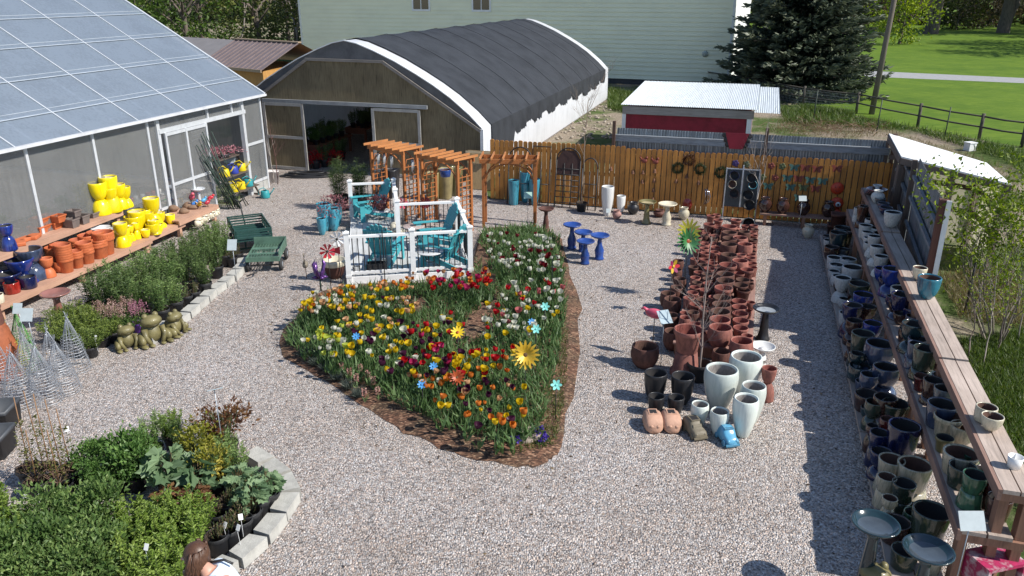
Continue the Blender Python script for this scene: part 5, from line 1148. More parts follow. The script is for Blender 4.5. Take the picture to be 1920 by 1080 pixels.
o = birdbath(257, 347, 32, .95, 'taupe plastic', 'grey slab-topped birdbath behind the yellow pots', 0); birdbath(263, 407, 34, .5, M_LTOP, 'grey stone birdbath dish between the yellow pots on the bench', 0, base_z=.352)
q = fl(*G(263, 407, .8).to_2d(), .25); o = [x for x in bpy.data.objects if x.get('label', '').startswith('grey stone birdbath')][0]; o.location = (*bpt(-.55, -.95)[:2], .352)
# cream clay face pots hanging under the short bench
for i, (px, py) in enumerate(((366, 418), (378, 411), (390, 404), (397, 400))):
    p = b2pt(px, py, .2); o = MB().ell((0, 0, 0), (.10, .17, .13), wob=lambda q: 1.0 if q.z < .02 else (1+.0*q.z)); m_ = o
    m_.ell((.075, 0, .02), (.05, .035, .05)); m_.ell((.085, .06, -.03), (.03, .03, .02)); m_.ell((.085, -.06, -.03), (.03, .03, .02)); m_.lathe([(.13, .09), (.14, .12), (.11, .12), (.09, .04)], 14)
    tag(m_.build('wall_planter', GL['cream'][0], None, (p.x+.1, p.y, .22), ba), 'cream rounded wall planter hanging below the short bench, %s from the left' % ORD[i+1], 'planter', 'cream wall planters')
gf = root('folding_easel', G(313, 425, 0), 'bright green folding frame of small bottles at the bench end', 'rack', ba)
M_GRN = mat('bright_green_paint', (.02, .30, .06), .5)
for y in (-.2, .2):
    m_ = MB(); m_.bar((.2, y, 0), (0, y, .75), .03, .03); m_.bar((-.2, y, 0), (0, y, .75), .03, .03, up=(0, 1, 0)); m_.build('leg_frame', M_GRN, gf)
m_ = MB(); m_.bar((0, -.185, .74), (0, .185, .74), .03, .03); m_.bar((.1, -.185, .35), (.1, .185, .35), .16, .02); m_.build('shelf', M_GRN, gf)
for i in range(3):
    p = G(313, 425, 0)+LBX*.1+LBY*(-.12+.12*i)
    tag(MB().lathe([(0, .362), (.03, .362), (.03, .47), (.012, .5), (.012, .54), (0, .54)], 10).build('bottle', MATS[['red_enamel', 'orange_enamel', 'light_blue_enamel'][i]], None, (p.x, p.y, 0)), ['red', 'orange', 'light blue'][i]+' bottle standing in the bright green frame', 'bottle', 'bottles in the green frame')

# ---------------------------------------------------------------- at the greenhouse door
st_ = random.Random(4)
M_STK = mat('dark_green_bamboo', (.022, .045, .032), .55, .3, 6)
for i in range(16):
    b_ = gl(-2.55+st_.uniform(-.25, .5), .35+st_.uniform(0, .35)); t_ = gl(-3.15+st_.uniform(-.35, .35), .13+st_.uniform(0, .1)); h = st_.uniform(1.5, 2.35)
    o = MB().tube([(0, 0, 0), (t_.x-b_.x, t_.y-b_.y, h)], .014, 5).build('garden_stake', M_STK, None, b_); tag(o, 'dark green garden stake in the bundle leaning on the greenhouse door', 'stake', 'garden stakes in the leaning bundle')
def watering_can(loc, s, m, label, yaw):
    o = root('watering_can', loc, label, 'watering can', yaw, 'watering cans by the greenhouse door')
    MB().lathe([(0, 0), (s*.5, 0), (s*.52, s*.05), (s*.45, s*.75), (s*.4, s*.8), (s*.2, s*.82)], 18).build('body', m, o)
    MB().tube([(s*.42, 0, s*.25), (s*.85, 0, s*.7), (s*1.0, 0, s*.95)], [s*.1, s*.06, s*.05], 8).build('spout', m, o)
    q = MB().lathe([(0, 0), (s*.06, 0), (s*.14, s*.1), (0, s*.1)], 10).build('rose', m, o); q.location = (s*.98, 0, s*.9); q.rotation_euler = (0, .7, 0)
    MB().tube([(-s*.4, 0, s*.2), (-s*.75, 0, s*.5), (-s*.6, 0, s*1.0), (-s*.1, 0, s*1.15), (s*.2, 0, s*.82)], s*.05, 6).build('handle', m, o)
M_YCAN = mat('yellow_plastic', (.62, .48, .01), .4, .1); M_TCAN = mat('teal_plastic', (.03, .26, .28), .4, .1); M_BCAN = mat('blue_plastic', (.03, .05, .3), .4, .1)
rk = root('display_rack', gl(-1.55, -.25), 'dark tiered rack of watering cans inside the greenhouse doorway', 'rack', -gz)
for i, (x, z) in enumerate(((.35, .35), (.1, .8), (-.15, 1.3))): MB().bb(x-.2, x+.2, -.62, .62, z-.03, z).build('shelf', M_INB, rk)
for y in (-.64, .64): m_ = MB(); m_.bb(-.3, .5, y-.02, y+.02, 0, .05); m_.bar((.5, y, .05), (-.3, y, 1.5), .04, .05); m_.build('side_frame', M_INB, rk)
wc = [(.38, -.45, .352, M_YCAN, 'yellow', 'low left'), (.38, -.1, .352, M_YCAN, 'yellow', 'low middle'), (.38, .3, .352, M_TCAN, 'teal', 'low right'), (.12, -.45, .802, M_YCAN, 'yellow', 'middle left'), (.12, .4, .802, M_YCAN, 'yellow', 'middle right'), (.12, 0, .802, M_BCAN, 'blue', 'middle centre'), (.9, .35, .002, M_TCAN, 'teal', 'floor right')]
for x, y, z, m, c, pl in wc: watering_can(gl(-1.55+y, -.25+x, z), .28, m, '%s plastic watering can at the greenhouse doorway, %s' % (c, pl), -gz+st_.uniform(-.5, .5)+.6)
fo = flower_pot(gl(-1.6, -.4, 1.302), .22, .12, 'nursery black', 21, 'pinkwhite', ((.45, .16, .2), (.75, .55, .55)), 'dark tray of pink and white flowers on top of the doorway rack', 'mug', .14, 2.3, cat='flower tray', n=500, name='flower_tray')
def sign(px, py, z, w, h, label, m=None, yaw=0.0, tilt=.5, base=0.0):
    p = G(px, py, z); o = root('price_sign', (p.x, p.y, base), label, 'sign', yaw, 'price signs on stakes')
    MB().tube([(0, .01, 0), (0, .01, z-base)], .006, 5).build('stake', M_GALV, o)
    q = MB().bb(-w/2, w/2, -.004, .004, -h/2, h/2).build('board', m or M_SIGN, o); q.location = (0, -.006, z-base); q.rotation_euler = (-tilt, 0, 0); return o
M_SIGN = mat('pale_sign', (.42, .47, .48), .4, .08, 9); M_SIGNB = mat('blue_grey_sign', (.30, .38, .42), .35, .12, 6)
sign(431, 299, 1.15, .35, .22, 'white price sign in front of the watering cans')
sign(435, 459, 1.0, .2, .24, 'pale price sign on a stake at the far end of the left shrub bed')
sign(1246, 594, .95, .22, .26, 'blue-grey price sign on a stake left of the terracotta rows', M_SIGNB, .3, .9)
sign(1822, 976, 1.25, .25, .19, 'pale blue price sign on a stake at the near end of the shelves', M_SIGN, 0, .6)
sign(1505, 372, 1.05, .2, .14, 'small pale blue price sign above the dark urns', M_SIGN); sign(402, 730, 1.25, .2, .14, 'grey price sign seen edge-on over the front left bed', M_SIGNB, .5, -1.1)
sign(990, 366, .9, .22, .18, 'pale green price sign on a stake under the single arbor', mat('pale_green_sign', (.38, .58, .5), .5)); sign(1140, 395, .3, .1, .12, 'tiny white price tag on the ground before the fence', M_SIGN)
M_BUCK = mat('white_bucket', (.66, .62, .60), .5, .12, 4)
for i, (px, py) in enumerate(((507, 341), (516, 341))):
    p = G(px, py, 0); o = root('bucket', p, ['white plastic bucket at the greenhouse corner, left one', 'white plastic bucket at the greenhouse corner, right one with a whip'][i], 'bucket', 0, 'white buckets')
    MB().lathe([(0, 0), (.13, 0), (.15, .35), (.158, .35), (.158, .38), (.14, .38), (.13, .3, 1), (0, .29, 1)], 20).build('pail', [M_BUCK, M_SOIL], o)
    MB().tube([(.155*cos(a), .155*sin(a)-.02, .33-.16*sin(a*1)) for a in [pi*k/8 for k in range(9)]], .004, 4).build('handle', M_GALV, o)
# wire basket rolls
for i, (px, py, r, h) in enumerate(((424, 388, .2, .6), (438, 380, .2, .55))):
    p = G(px, py, 0); m_ = MB()
    for k in range(6): z = .02+h*k/5; m_.lathe([(r+.004, z-.004), (r+.004, z+.004), (r-.004, z+.004), (r-.004, z-.004), (r+.004, z-.004)], 20)
    for k in range(20): a = 2*pi*k/20; m_.tube([(r*cos(a), r*sin(a), 0), (r*cos(a), r*sin(a), h)], .004, 3, cap=False)
    tag(m_.build('wire_basket', mat('green_wire', (.18, .24, .08), .5), None, p), ['green wire cylinder by the stake bundle, left one', 'green wire cylinder by the stake bundle, right one'][i], 'wire cage', 'green wire cylinders')
rr_ = root('hose_pile', G(575, 331, 0), 'dark coiled hose lying before the hoop house door', 'hose'); m_ = MB()
for k in range(5):
    m_.tube([(cos(a)*(.9-.07*k)+.1*k*(k % 2), sin(a)*(.32-.03*k), .03+.03*k) for a in [2*pi*j/24 for j in range(25)]], .022, 6)
m_.build('hose_coil', M_BLACK, rr_)
m_ = MB().tube([(-.9, 0, .03), (-1.6, .1, .03), (-2.0, .3, .03)], .022, 6); m_.build('hose_end', M_BLACK, rr_)

# ---------------------------------------------------------------- garden carts
def wheel(par, x, y, r, w=.07):
    q = MB().lathe([(0, -w/2), (r*.55, -w/2), (r*.6, -w*.4), (r*.9, -w/2), (r, -w*.3), (r, w*.3), (r*.9, w/2), (r*.6, w*.4), (r*.55, w/2), (0, w/2)], 22).build('wheel', mat('tyre', (.03, .03, .03), .8), par); q.location = (x, y, r); q.rotation_euler = (0, pi/2, 0)
    h = MB().lathe([(0, -w*.52), (r*.5, -w*.52), (r*.5, w*.52), (0, w*.52)], 16).build('rim', M_GALV, q)
c0 = G(468, 428, .5); ct = root('garden_cart', (c0.x, c0.y, 0), 'dark green slatted tray cart with a raised pull handle', 'cart', .45)
M_DG = mat('dark_green_enamel', (.018, .06, .05), .5, .2, 5); M_MG = mat('mid_green_enamel', (.09, .17, .12), .6, .25, 4)
W2, L2 = .42, .72
tb = MB(); tb.bb(-W2, W2, -L2, L2, .38, .40)
for k in range(9): tb.bb(-W2+.02, W2-.02, -L2+.08+k*.17-.012, -L2+.08+k*.17+.012, .402, .414)
for z in (.46, .53, .60, .65):
    for sx in (-1, 1): tb.bb(sx*W2-.012, sx*W2+.012, -L2, L2, z-.018, z+.018)
    for sy in (-1, 1): tb.bb(-W2+.013, W2-.013, sy*L2-.012, sy*L2+.012, z-.018, z+.018)
for sx in (-1, 1):
    for sy in (-1, -.5, 0, .5, 1): tb.bb(sx*W2-.013*(1 if sx < 0 else 0)-.013, sx*W2+.013, sy*L2*.97-.015, sy*L2*.97+.015, .40, .67)
tb.build('tray', M_DG, ct)
ub = MB()
for sy in (-.5, .5): ub.bar((-.36, sy, .14), (.36, sy, .14), .04, .04); ub.bar((-.2, sy, .14), (-.2, sy, .38), .04, .04); ub.bar((.2, sy, .14), (.2, sy, .38), .04, .04)
ub.build('undercarriage', M_DG, ct)
for sx in (-.42, .42):
    for sy in (-.5, .5): wheel(ct, sx, sy, .15)
hd = MB().tube([(0, .74, .3), (-.03, .95, .7), (-.05, 1.0, .95)], .018, 8); hd.tube([(-.05, 1.0, .95), (-.16, 1.02, 1.02), (-.16, 1.05, 1.12), (.08, 1.05, 1.12), (.08, 1.02, 1.03), (-.05, 1.0, .95)], .018, 6); hd.build('handle', M_BLACK, ct)
c0 = G(500, 470, .35); ct = root('garden_cart', (c0.x, c0.y, 0), 'faded green mesh-deck cart with one folded side', 'cart', .12)
tb = MB(); W2, L2 = .36, .55
for k in range(12): x = -W2+2*W2*k/11; tb.bb(x-.008, x+.008, -L2, L2, .33, .34)
for k in range(16): y = -L2+2*L2*k/15; tb.bb(-W2, W2, y-.006, y+.006, .341, .347)
tb.bb(-W2-.02, W2+.02, -L2-.03, -L2, .27, .38); tb.bb(-W2-.02, W2+.02, L2, L2+.03, .27, .52); tb.bb(W2, W2+.02, -L2, L2, .30, .50); tb.bb(-W2-.02, -W2, -L2, L2, .30, .36)
tb.bb(-W2, W2, -.25, -.12, .348, .352); tb.bb(-W2, W2, .12, .28, .348, .352)
tb.build('deck', M_MG, ct); ub = MB()
for sy in (-.4, .4): ub.bar((-.33, sy, .13), (.33, sy, .13), .03, .03); ub.bar((-.15, sy, .14), (-.15, sy, .33), .03, .03); ub.bar((.15, sy, .14), (.15, sy, .33), .03, .03)
ub.build('undercarriage', M_IRON, ct)
for sx in (-.37, .37):
    for sy in (-.4, .4): wheel(ct, sx, sy, .14)
MB().tube([(0, -.6, .25), (-.1, -.85, .12), (-.3, -1.0, .08)], .016, 6).build('handle', M_IRON, ct)

# ---------------------------------------------------------------- decorations on the picket fence
def ff(px, py): 
    q = RP(px, py, fp(0, -.035), AV); return q
ft = lambda q: (q-F0).dot(BV)
M_BFR = mat('rust_red_metal', (.20, .045, .03), .6, .2, 5); M_BFG = mat('verdigris_metal', (.06, .14, .12), .6, .25, 5); M_BFO = mat('olive_metal', (.10, .12, .05), .6, .2, 5)
def butterfly(px, py, s, m, label):
    q = ff(px, py); o = root('metal_butterfly', q, label, 'butterfly', RZ, 'metal butterflies on the fence')
    for sx in (-1, 1):
        M4 = Matrix.Rotation(pi/2, 4, 'X')
        pts = [(.02, .02), (.12, .42), (.55, .62), (.95, .58), (.85, .25), (.55, -.02), (.70, -.25), (.62, -.55), (.35, -.62), (.1, -.3)]
        pts = [(sx*a*s, b_*s) for a, b_ in pts]
        if sx < 0: pts.reverse()
        w_ = MB().extrude(pts, .008, Matrix.Rotation(-sx*.25, 4, 'Z') @ M4).build('wing', m, o)
    MB().ell((0, -.01, 0), (.05*s, .05*s, .4*s)).build('body', m, o)
for px, py, c in [(1489, 314, 'g'), (1510, 315, 'r'), (1532, 317, 'r'), (1569, 316, 'r'), (1476, 334, 'g'), (1497, 335, 'r'), (1519, 338, 'g'), (1542, 340, 'g'), (1482, 351, 'g'), (1506, 352, 'o'), (1529, 354, 'r'), (1440, 349, 'g'), (1498, 371, 'g')]:
    i = sum(1 for x in bpy.data.objects if x.name.startswith('metal_butterfly'))
    butterfly(px, py, .155, {'g': M_BFG, 'r': M_BFR, 'o': M_BFO}[c], '%s metal butterfly on the fence, %s' % ({'g': 'verdigris', 'r': 'rust red', 'o': 'olive'}[c], ['first in the top row', 'second in the top row', 'third in the top row', 'last in the top row', 'first in the second row', 'second in the second row', 'third in the second row', 'last in the second row', 'first in the third row', 'middle of the third row', 'last in the third row', 'alone left of the rows', 'lowest near the urns'][i]))
M_WRE = mat('wreath_green', (.05, .055, .025), .9, .5, 16); M_WRB = mat('wreath_brown', (.09, .045, .02), .9, .5, 16)
for i, (px, py, m) in enumerate(((1271, 315, 0), (1292, 300, 1), (1313, 317, 0), (1352, 323, 0))):
    q = ff(px, py); rg2 = np.random.default_rng(i); n = 420; a = rg2.random(n)*2*pi; rr2 = .13+rg2.normal(size=n)*.022
    P = np.stack([rr2*np.cos(a), -.03+rg2.normal(size=n)*.02, rr2*np.sin(a)], 1); D = np.stack([-np.sin(a), rg2.normal(size=n)*.5-.3, np.cos(a)], 1)+rg2.normal(size=(n, 3))*.5
    me = leaves_mesh('wreath', P, D, rg2.uniform(.04, .08, n), rg2.uniform(.012, .025, n), rg2.random(n), [leafmat('wreath_leaf' if not m else 'wreath_twig', *(((.04, .06, .025), (.10, .11, .05)) if not m else ((.08, .035, .018), (.16, .08, .04))))], rng=rg2)
    inst('wreath', me, q, ['dark green wreath hanging on the fence, leftmost', 'brown twig wreath hanging highest on the fence', 'dark green wreath hanging right of the brown one', 'dark green wreath hanging above the metal swirl'][i], 'wreath', RZ, group='wreaths on the fence')
def hanging(px, py, n, label):
    q = ff(px, py); o = root('bell_string', q, label, 'bell string', RZ, 'rusty bell strings on the fence'); MB().tube([(0, -.01, .1), (0, -.01, -.30*n)], .004, 4).build('cord', M_IRON, o)
    for k in range(n): MB().lathe([(.055, -.12-.28*k), (.05, -.10-.28*k), (.03, -.02-.28*k), (0, -.28*k)], 12, (0, -.02, 0)).build('bell', M_RUST, o)
for i, (px, py, n) in enumerate(((1206, 318, 2), (1228, 316, 4), (1268, 335, 1), (1288, 326, 1), (1310, 338, 1), (1146, 312, 1), (1187, 318, 1))): hanging(px, py, n, 'string of rusty bells on the picket fence, %s from the left' % ORD[[3, 4, 5, 6, 7, 1, 2][i]])
for i, (px, py) in enumerate(((1208, 301), (1229, 303))):
    q = ff(px, py); o = root('rooster_ornament', q, 'small rust red bird ornament on the fence, %s' % ['left one', 'right one'][i], 'ornament', RZ, 'rust red fence birds')
    MB().ell((0, -.03, 0), (.09, .03, .07)).build('body', M_BFR, o); MB().ell((.07, -.03, .09), (.035, .025, .04)).build('head', M_BFR, o); MB().tube([(-.06, -.03, .02), (-.12, -.03, .10), (-.09, -.03, .16)], [.03, .025, .008], 6).build('tail', M_BFR, o)
for i, (px, py, c) in enumerate(((1379, 306, 'v'), (1387, 328, 'v'), (1400, 308, 'o'), (1467, 312, 'o'), (1446, 311, 'r'), (1430, 332, 'o'), (1453, 333, 'r'))):
    q = ff(px, py); m_ = MB()
    for k in range(5):
        a = 2*pi*k/5; m_.ell((cos(a)*.055, -.012, sin(a)*.055), (.045, .01, .045), 10, 6)
    m_.ell((0, -.024, 0), (.025, .012, .025), 10, 6)
    tag(m_.build('metal_flower', {'v': mat('violet_metal', (.06, .035, .14), .5), 'o': M_BFO, 'r': M_BFR}[c], None, q, RZ), '%s metal flower on the fence, %s' % ({'v': 'violet', 'o': 'olive', 'r': 'rust red'}[c], ['upper one', 'lower one', 'right of the violet ones', 'beside the first butterfly', 'left of the butterflies', 'left of the second butterfly row', 'nearest the second butterfly row'][i]), 'metal flower', 'metal flowers on the fence')
M_ORR = mat('orange_red_enamel', (.55, .055, .02), .45, .1)
for i, (px, py) in enumerate(((1570, 353), (1569, 381), (1567, 403))):
    q = ff(px, py); o = root('sun_plaque', q, 'round orange-red face plaque on the fence, %s of three' % ['top', 'middle', 'bottom'][i], 'plaque', RZ, 'round face plaques on the fence')
    q2 = MB().lathe([(0, 0), (.17, 0), (.165, .02), (.1, .05), (0, .06)], 24).build('disc', M_ORR, o); q2.rotation_euler = (pi/2, 0, 0)
    if i: 
        for nm, m, r, y in (('petal_disc', M_WHITE, .07, -.06), ('centre', M_BLACK, .028, -.075)): w_ = MB().lathe([(0, 0), (r, 0), (r, .012), (0, .015)], 16).build(nm, m, o); w_.rotation_euler = (pi/2, 0, 0); w_.location = (.03, y, -.02)
    else:
        for x in (-.05, .05): MB().ell((x, -.05, .04), (.018, .012, .018)).build('eye', M_PWD, o)
        MB().tube([(-.06, -.055, -.05), (0, -.06, -.075), (.06, -.055, -.05)], .008, 5).build('mouth', M_PWD, o)
# trellises leaning on the fence
def trellis(px, py, w, h, nx_, nz_, label, arch=True, solid=False, lean=.16):
    q = fp((G(px, py, 0)-F0).dot(BV), -.42); o = root('iron_trellis', q, label, 'trellis', RZ, 'iron trellises by the fence'); fr = MB()
    L = lambda x, z: (x, z*lean, z)
    fr.tube([L(-w/2, 0), L(-w/2, h*.8)], .019, 6); fr.tube([L(w/2, 0), L(w/2, h*.8)], .019, 6)
    fr.tube([L(-w/2*cos(a), h*.8+(h*.2)*sin(a)) for a in [pi*k/10 for k in range(11)]] if arch else [L(-w/2, h*.8), L(-w/2, h), L(w/2, h), L(w/2, h*.8)], .019, 6); fr.build('frame', M_IRON, o)
    gr = MB()
    for k in range(1, nz_): z = h*.75*k/nz_; gr.tube([L(-w/2, z), L(w/2, z)], .015, 5)
    for k in range(1, nx_): x = -w/2+w*k/nx_; gr.tube([L(x, 0), L(x, h*.75)], .015, 5)
    gr.build('grid', M_IRON, o)
    if solid: MB().add([L(-w*.48, h*.55), L(w*.48, h*.55), L(w*.48, h*.82), L(w*.25, h*.96), L(-w*.25, h*.96), L(-w*.48, h*.82)], [(0, 1, 2, 3, 4, 5)]).build('panel', mat('dark_panel', (.05, .022, .018), .7), o)
trellis(1068, 383, .72, 1.75, 3, 8, 'dark iron trellis with a solid arched head leaning on the fence', True, True); trellis(1113, 380, .45, 1.5, 2, 3, 'slim iron trellis on the fence right of the arched one', True); trellis(1022, 376, .55, 1.75, 2, 2, 'rectangular iron frame against the fence behind the single arbor', False); trellis(985, 372, .7, 1.7, 2, 2, 'round-headed iron frame against the fence above the turquoise jars', True)
for i, px in enumerate((1128, 1119)): pass
# metal swirl ornament and plate rack
q = G(1315, 402, 0); o = root('metal_swirl', q, 'silver ribbed metal swirl ornament before the fence', 'ornament', RZ); MB().tube([(0, 0, 0), (0, 0, .42)], .012, 6).build('stand', M_IRON, o)
for k in range(9):
    a0_ = -1.2+k*.3; MB().tube([(.25*sin(t)*cos(a0_), .25*sin(t)*sin(a0_)*.8, .55+.25*cos(t)) for t in [pi*j/10 for j in range(11)]], .012, 5).build('rib', mat('polished_steel', (.5, .5, .53), .2, .1, metal=.9), o)
rkq = fp((RP(1356, 400, fp(0, -.14), AV)-F0).dot(BV), -.14); rk = root('plate_rack', rkq, 'grey framed rack of hanging ceramic pots against the fence', 'rack', RZ)
MB().bb(0, .86, 0, .02, .35, 1.42).build('backboard', mat('slate_board', (.06, .068, .075), .6), rk)
m_ = MB(); m_.bb(-.03, .0, -.02, .02, 0, 1.45); m_.bb(.86, .89, -.02, .02, 0, 1.45); m_.bb(0, .86, -.02, -.002, 1.42, 1.45); m_.build('frame', M_ALU, rk); MB().bb(.41, .45, -.03, -.003, .36, 1.55).build('centre_bar', M_ALU, rk)
for i, (x, z, r, c) in enumerate(((.2, 1.22, .14, 'navy'), (.17, .98, .12, 'cream'), (.66, 1.18, .14, 'dark teal'), (.72, 1.0, .12, 'turquoise'), (.25, .72, .13, 'brown'), (.62, .7, .15, 'black'), (.68, .42, .15, 'black'))):
    q = rkq+BV*x-AV*.06; oo = inst('hanging_pot', potmesh('bowl', c), (q.x, q.y, z), '%s glazed bowl hung on the grey rack, %s from the top' % (c, ORD[i+1]), 'pot', 0, (r, r, r*1.1), 'bowls hung on the grey rack', rot=(1.15, 0, RZ))
q = G(1400, 432, 0); oo = inst('glazed_pot', potmesh('mug', 'grey'), (q.x, q.y, .16), 'grey glazed pot lying tipped on its side at the far platform end', 'pot', 0, (.17, .17, .3), rot=(1.2, 0, RZ+.1)); 
q = G(1395, 405, 0); inst('glazed_pot', potmesh('bowl', 'dark teal'), (q.x, q.y, .0), 'dark teal bowl upright below the grey rack', 'pot', 0, (.22, .22, .26))
# ================================================================ the tulip bed
M_MULCH = None
def mulch():
    m, t, b = nt('bark_mulch'); lk = t.links.new
    tc = N(t, 'ShaderNodeTexCoord'); v = N(t, 'ShaderNodeTexVoronoi', inp={'Scale': 26.0}); mp = N(t, 'ShaderNodeMapping', inp={'Scale': (1, 2.2, 1), 'Rotation': (0, 0, .6)})
    lk(tc.outputs['Object'], mp.inputs['Vector']); lk(mp.outputs[0], v.inputs['Vector'])
    sp = N(t, 'ShaderNodeSeparateColor'); lk(v.outputs['Color'], sp.inputs[0]); n = N(t, 'ShaderNodeTexNoise', inp={'Scale': 1.6, 'Detail': 5.0}); lk(tc.outputs['Object'], n.inputs['Vector'])
    c = ramp(t, sp.outputs[0], [(0, (.03, .017, .011)), (.5, (.10, .055, .035)), (.85, (.20, .115, .075)), (1, (.34, .24, .17))])
    mx = N(t, 'ShaderNodeMixRGB', blend_type='MULTIPLY', inp={'Fac': 1}); lk(c, mx.inputs[1]); lk(ramp(t, n.outputs['Fac'], [(.35, (.75, .8, .7)), (.65, (1.25, 1.05, .95))]), mx.inputs[2]); lk(mx.outputs[0], b.inputs['Base Color'])
    b.inputs['Roughness'].default_value = .95; bp = N(t, 'ShaderNodeBump', inp={'Strength': .8, 'Distance': .03}); lk(sp.outputs[1], bp.inputs['Height']); lk(bp.outputs[0], b.inputs['Normal']); return m
M_MULCH = mulch()
bpx = [(525, 645), (560, 582), (600, 550), (650, 536), (760, 530), (888, 524), (900, 470), (908, 432), (960, 425), (1010, 427), (1052, 448), (1066, 500), (1086, 560), (1084, 640), (1074, 720), (1052, 835), (1030, 862), (1000, 874), (930, 868), (850, 850), (760, 812), (690, 770), (610, 715), (545, 680)]
bed = [G(*p) for p in bpx]
def sub(poly, n=4):
    out = []; k = len(poly)
    for i in range(k):
        p0, p1, p2, p3 = (poly[(i+j-1) % k] for j in range(4))
        for s in range(n):
            t = s/n; out.append(.5*((2*p1)+(p2-p0)*t+(2*p0-5*p1+4*p2-p3)*t*t+(3*p1-p0-3*p2+p3)*t**3))
    return out
bs_ = sub(bed); rg = random.Random(8); bs_ = [p+Vector((rg.uniform(-.05, .05), rg.uniform(-.05, .05), 0)) for p in bs_]
cen = sum(bs_, Vector())/len(bs_)
m_ = MB(); lev = [(1.0, .004), (.965, .035), (.9, .06), (.75, .09), (.5, .12), (.2, .13)]
vs = [Vector((cen.x+(p.x-cen.x)*f, cen.y+(p.y-cen.y)*f, z)) for f, z in lev for p in bs_]; k = len(bs_)
m_.add(vs, [(a*k+i, a*k+(i+1) % k, (a+1)*k+(i+1) % k, (a+1)*k+i) for a in range(len(lev)-1) for i in range(k)]+[tuple(range(5*k, 6*k))], 0, True)
tag(m_.build('soil', M_MULCH), kind='structure')
def inside(x, y, poly):
    c = False; j = len(poly)-1
    for i in range(len(poly)):
        a, b_ = poly[i], poly[j]
        if (a.y > y) != (b_.y > y) and x < (b_.x-a.x)*(y-a.y)/(b_.y-a.y)+a.x: c = not c
        j = i
    return c
LT = leafmat('tulip_leaf', (.082, .15, .05), (.22, .31, .13)); 
def blades(name, n, px_polys, rng, hmin, hmax, mats, w=.02, skip=(), base=.05):
    P = []; 
    polys = [[G(*q) for q in pp] for pp in px_polys]; gaps = [[G(*q) for q in pp] for pp in skip]
    for poly in polys:
        xs = [p.x for p in poly]; ys = [p.y for p in poly]; A = 0; got = 0
        while got < n//len(polys):
            x, y = rng.uniform(min(xs), max(xs)), rng.uniform(min(ys), max(ys))
            if inside(x, y, poly) and not any(inside(x, y, s_) for s_ in gaps): P.append((x, y, base)); got += 1
    P = np.array(P); m = len(P); D = np.stack([rng.normal(size=m)*.35, rng.normal(size=m)*.35, np.ones(m)], 1)
    return leaves_mesh(name, P, D, rng.uniform(hmin, hmax, m), rng.uniform(w*.6, w*1.4, m), np.clip(rng.normal(.5, .2, m), 0, 1), mats, rng=rng, bend=.3)
rng = np.random.default_rng(5)
inner = [(538, 652), (566, 596), (640, 552), (760, 545), (890, 535), (905, 440), (1000, 432), (1046, 455), (1056, 520), (1058, 620), (1040, 700), (1010, 830), (960, 845), (850, 812), (760, 775), (700, 740), (600, 690)]
holes = [[(735, 575), (800, 568), (810, 590), (740, 600)], [(905, 575), (935, 570), (925, 640), (850, 668), (870, 620)], [(895, 470), (925, 462), (930, 540), (905, 552)], [(600, 700), (720, 760), (860, 825), (760, 800), (640, 740)]]
me = blades('ground_cover', 19000, [inner], rng, .10, .34, [LT], .024, holes)
keep = inst('bulb_foliage', me, (0, 0, 0), None, None); tag(keep, 'dense green bulb leaves filling the flower bed between the tulips', 'foliage', kind='stuff')
me = blades('grass', 2600, [[(1010, 640), (1066, 620), (1058, 760), (1040, 840), (960, 858), (1000, 800), (1030, 720)]], rng, .05, .14, [leafmat('weedy_grass', (.07, .10, .02), (.19, .20, .07))], .012, base=.02)
tag(inst('edge_grass', me, (0, 0, 0), None, None), 'short yellowish grass along the right edge of the tulip bed', 'grass', kind='stuff')
# ---- one tulip of each habit, then copies
def tulip_base(seed, h=.40):
    r = np.random.default_rng(seed); st = MB(); st.tube([(0, 0, 0), (.01, .005, h*.5), (.0, .0, h)], .0045, 5)
    P = []; D = []; L = []; W = []
    for k in range(5):
        a = r.uniform(0, 6.28); P.append((.01*cos(a), .01*sin(a), .0)); D.append((cos(a)*r.uniform(.2, .55), sin(a)*r.uniform(.2, .55), 1)); L.append(r.uniform(.2, .32)); W.append(r.uniform(.035, .055))
    return leaves_mesh('tulip_plant', np.array(P), np.array(D), L, W, r.uniform(.3, .7, 5), [LT, mat('tulip_stem', (.09, .16, .05), .6)], st, .35, r)
def tulip_bloom(m, open_, seed):
    r = random.Random(seed); b_ = MB(); n = 18; wob = lambda t, i: 1+(.10 if i > 2 else .03)*cos(3*t+seed)
    pr = [(.004, 0), (.026, .006), (.042, .03), (.046+.010*open_, .055), (.040+.024*open_, .082)]
    vs = []; k = len(pr)
    for i, (q, z) in enumerate(pr):
        for j in range(n):
            t = 2*pi*j/n; rr2 = q*wob(t, i); dz = (.012*abs(cos(1.5*t+seed)) if i == k-1 else 0); vs.append((rr2*cos(t), rr2*sin(t), z+dz))
    b_.add(vs, [(i*n+j, i*n+(j+1) % n, (i+1)*n+(j+1) % n, (i+1)*n+j) for i in range(k-1) for j in range(n)], 0, True)
    b_.ell((0, 0, .03), (.012, .012, .025), 8, 5, 0); return b_.mesh('tulip_blossom', m)
def petal(name, c, c2=None): 
    m = leafmat(name, c, c2 or c3(c, 1.25), .3, .45); return m
TC = {'yellow': petal('petal_yellow', (.72, .50, .012)), 'red': petal('petal_red', (.50, .008, .014)), 'white': petal('petal_white', (.70, .70, .58)), 'orange': petal('petal_orange', (.68, .20, .03), (.75, .36, .06)),
      'purple': petal('petal_purple', (.06, .008, .035), (.16, .03, .10)), 'peach': petal('petal_peach', (.66, .38, .20), (.74, .55, .38)), 'dark red': petal('petal_dark_red', (.16, .006, .014)), 'pink': petal('petal_pink', (.55, .16, .16)), 'lime': petal('petal_lime', (.48, .55, .08)), 'magenta': petal('petal_magenta', (.42, .02, .10))}
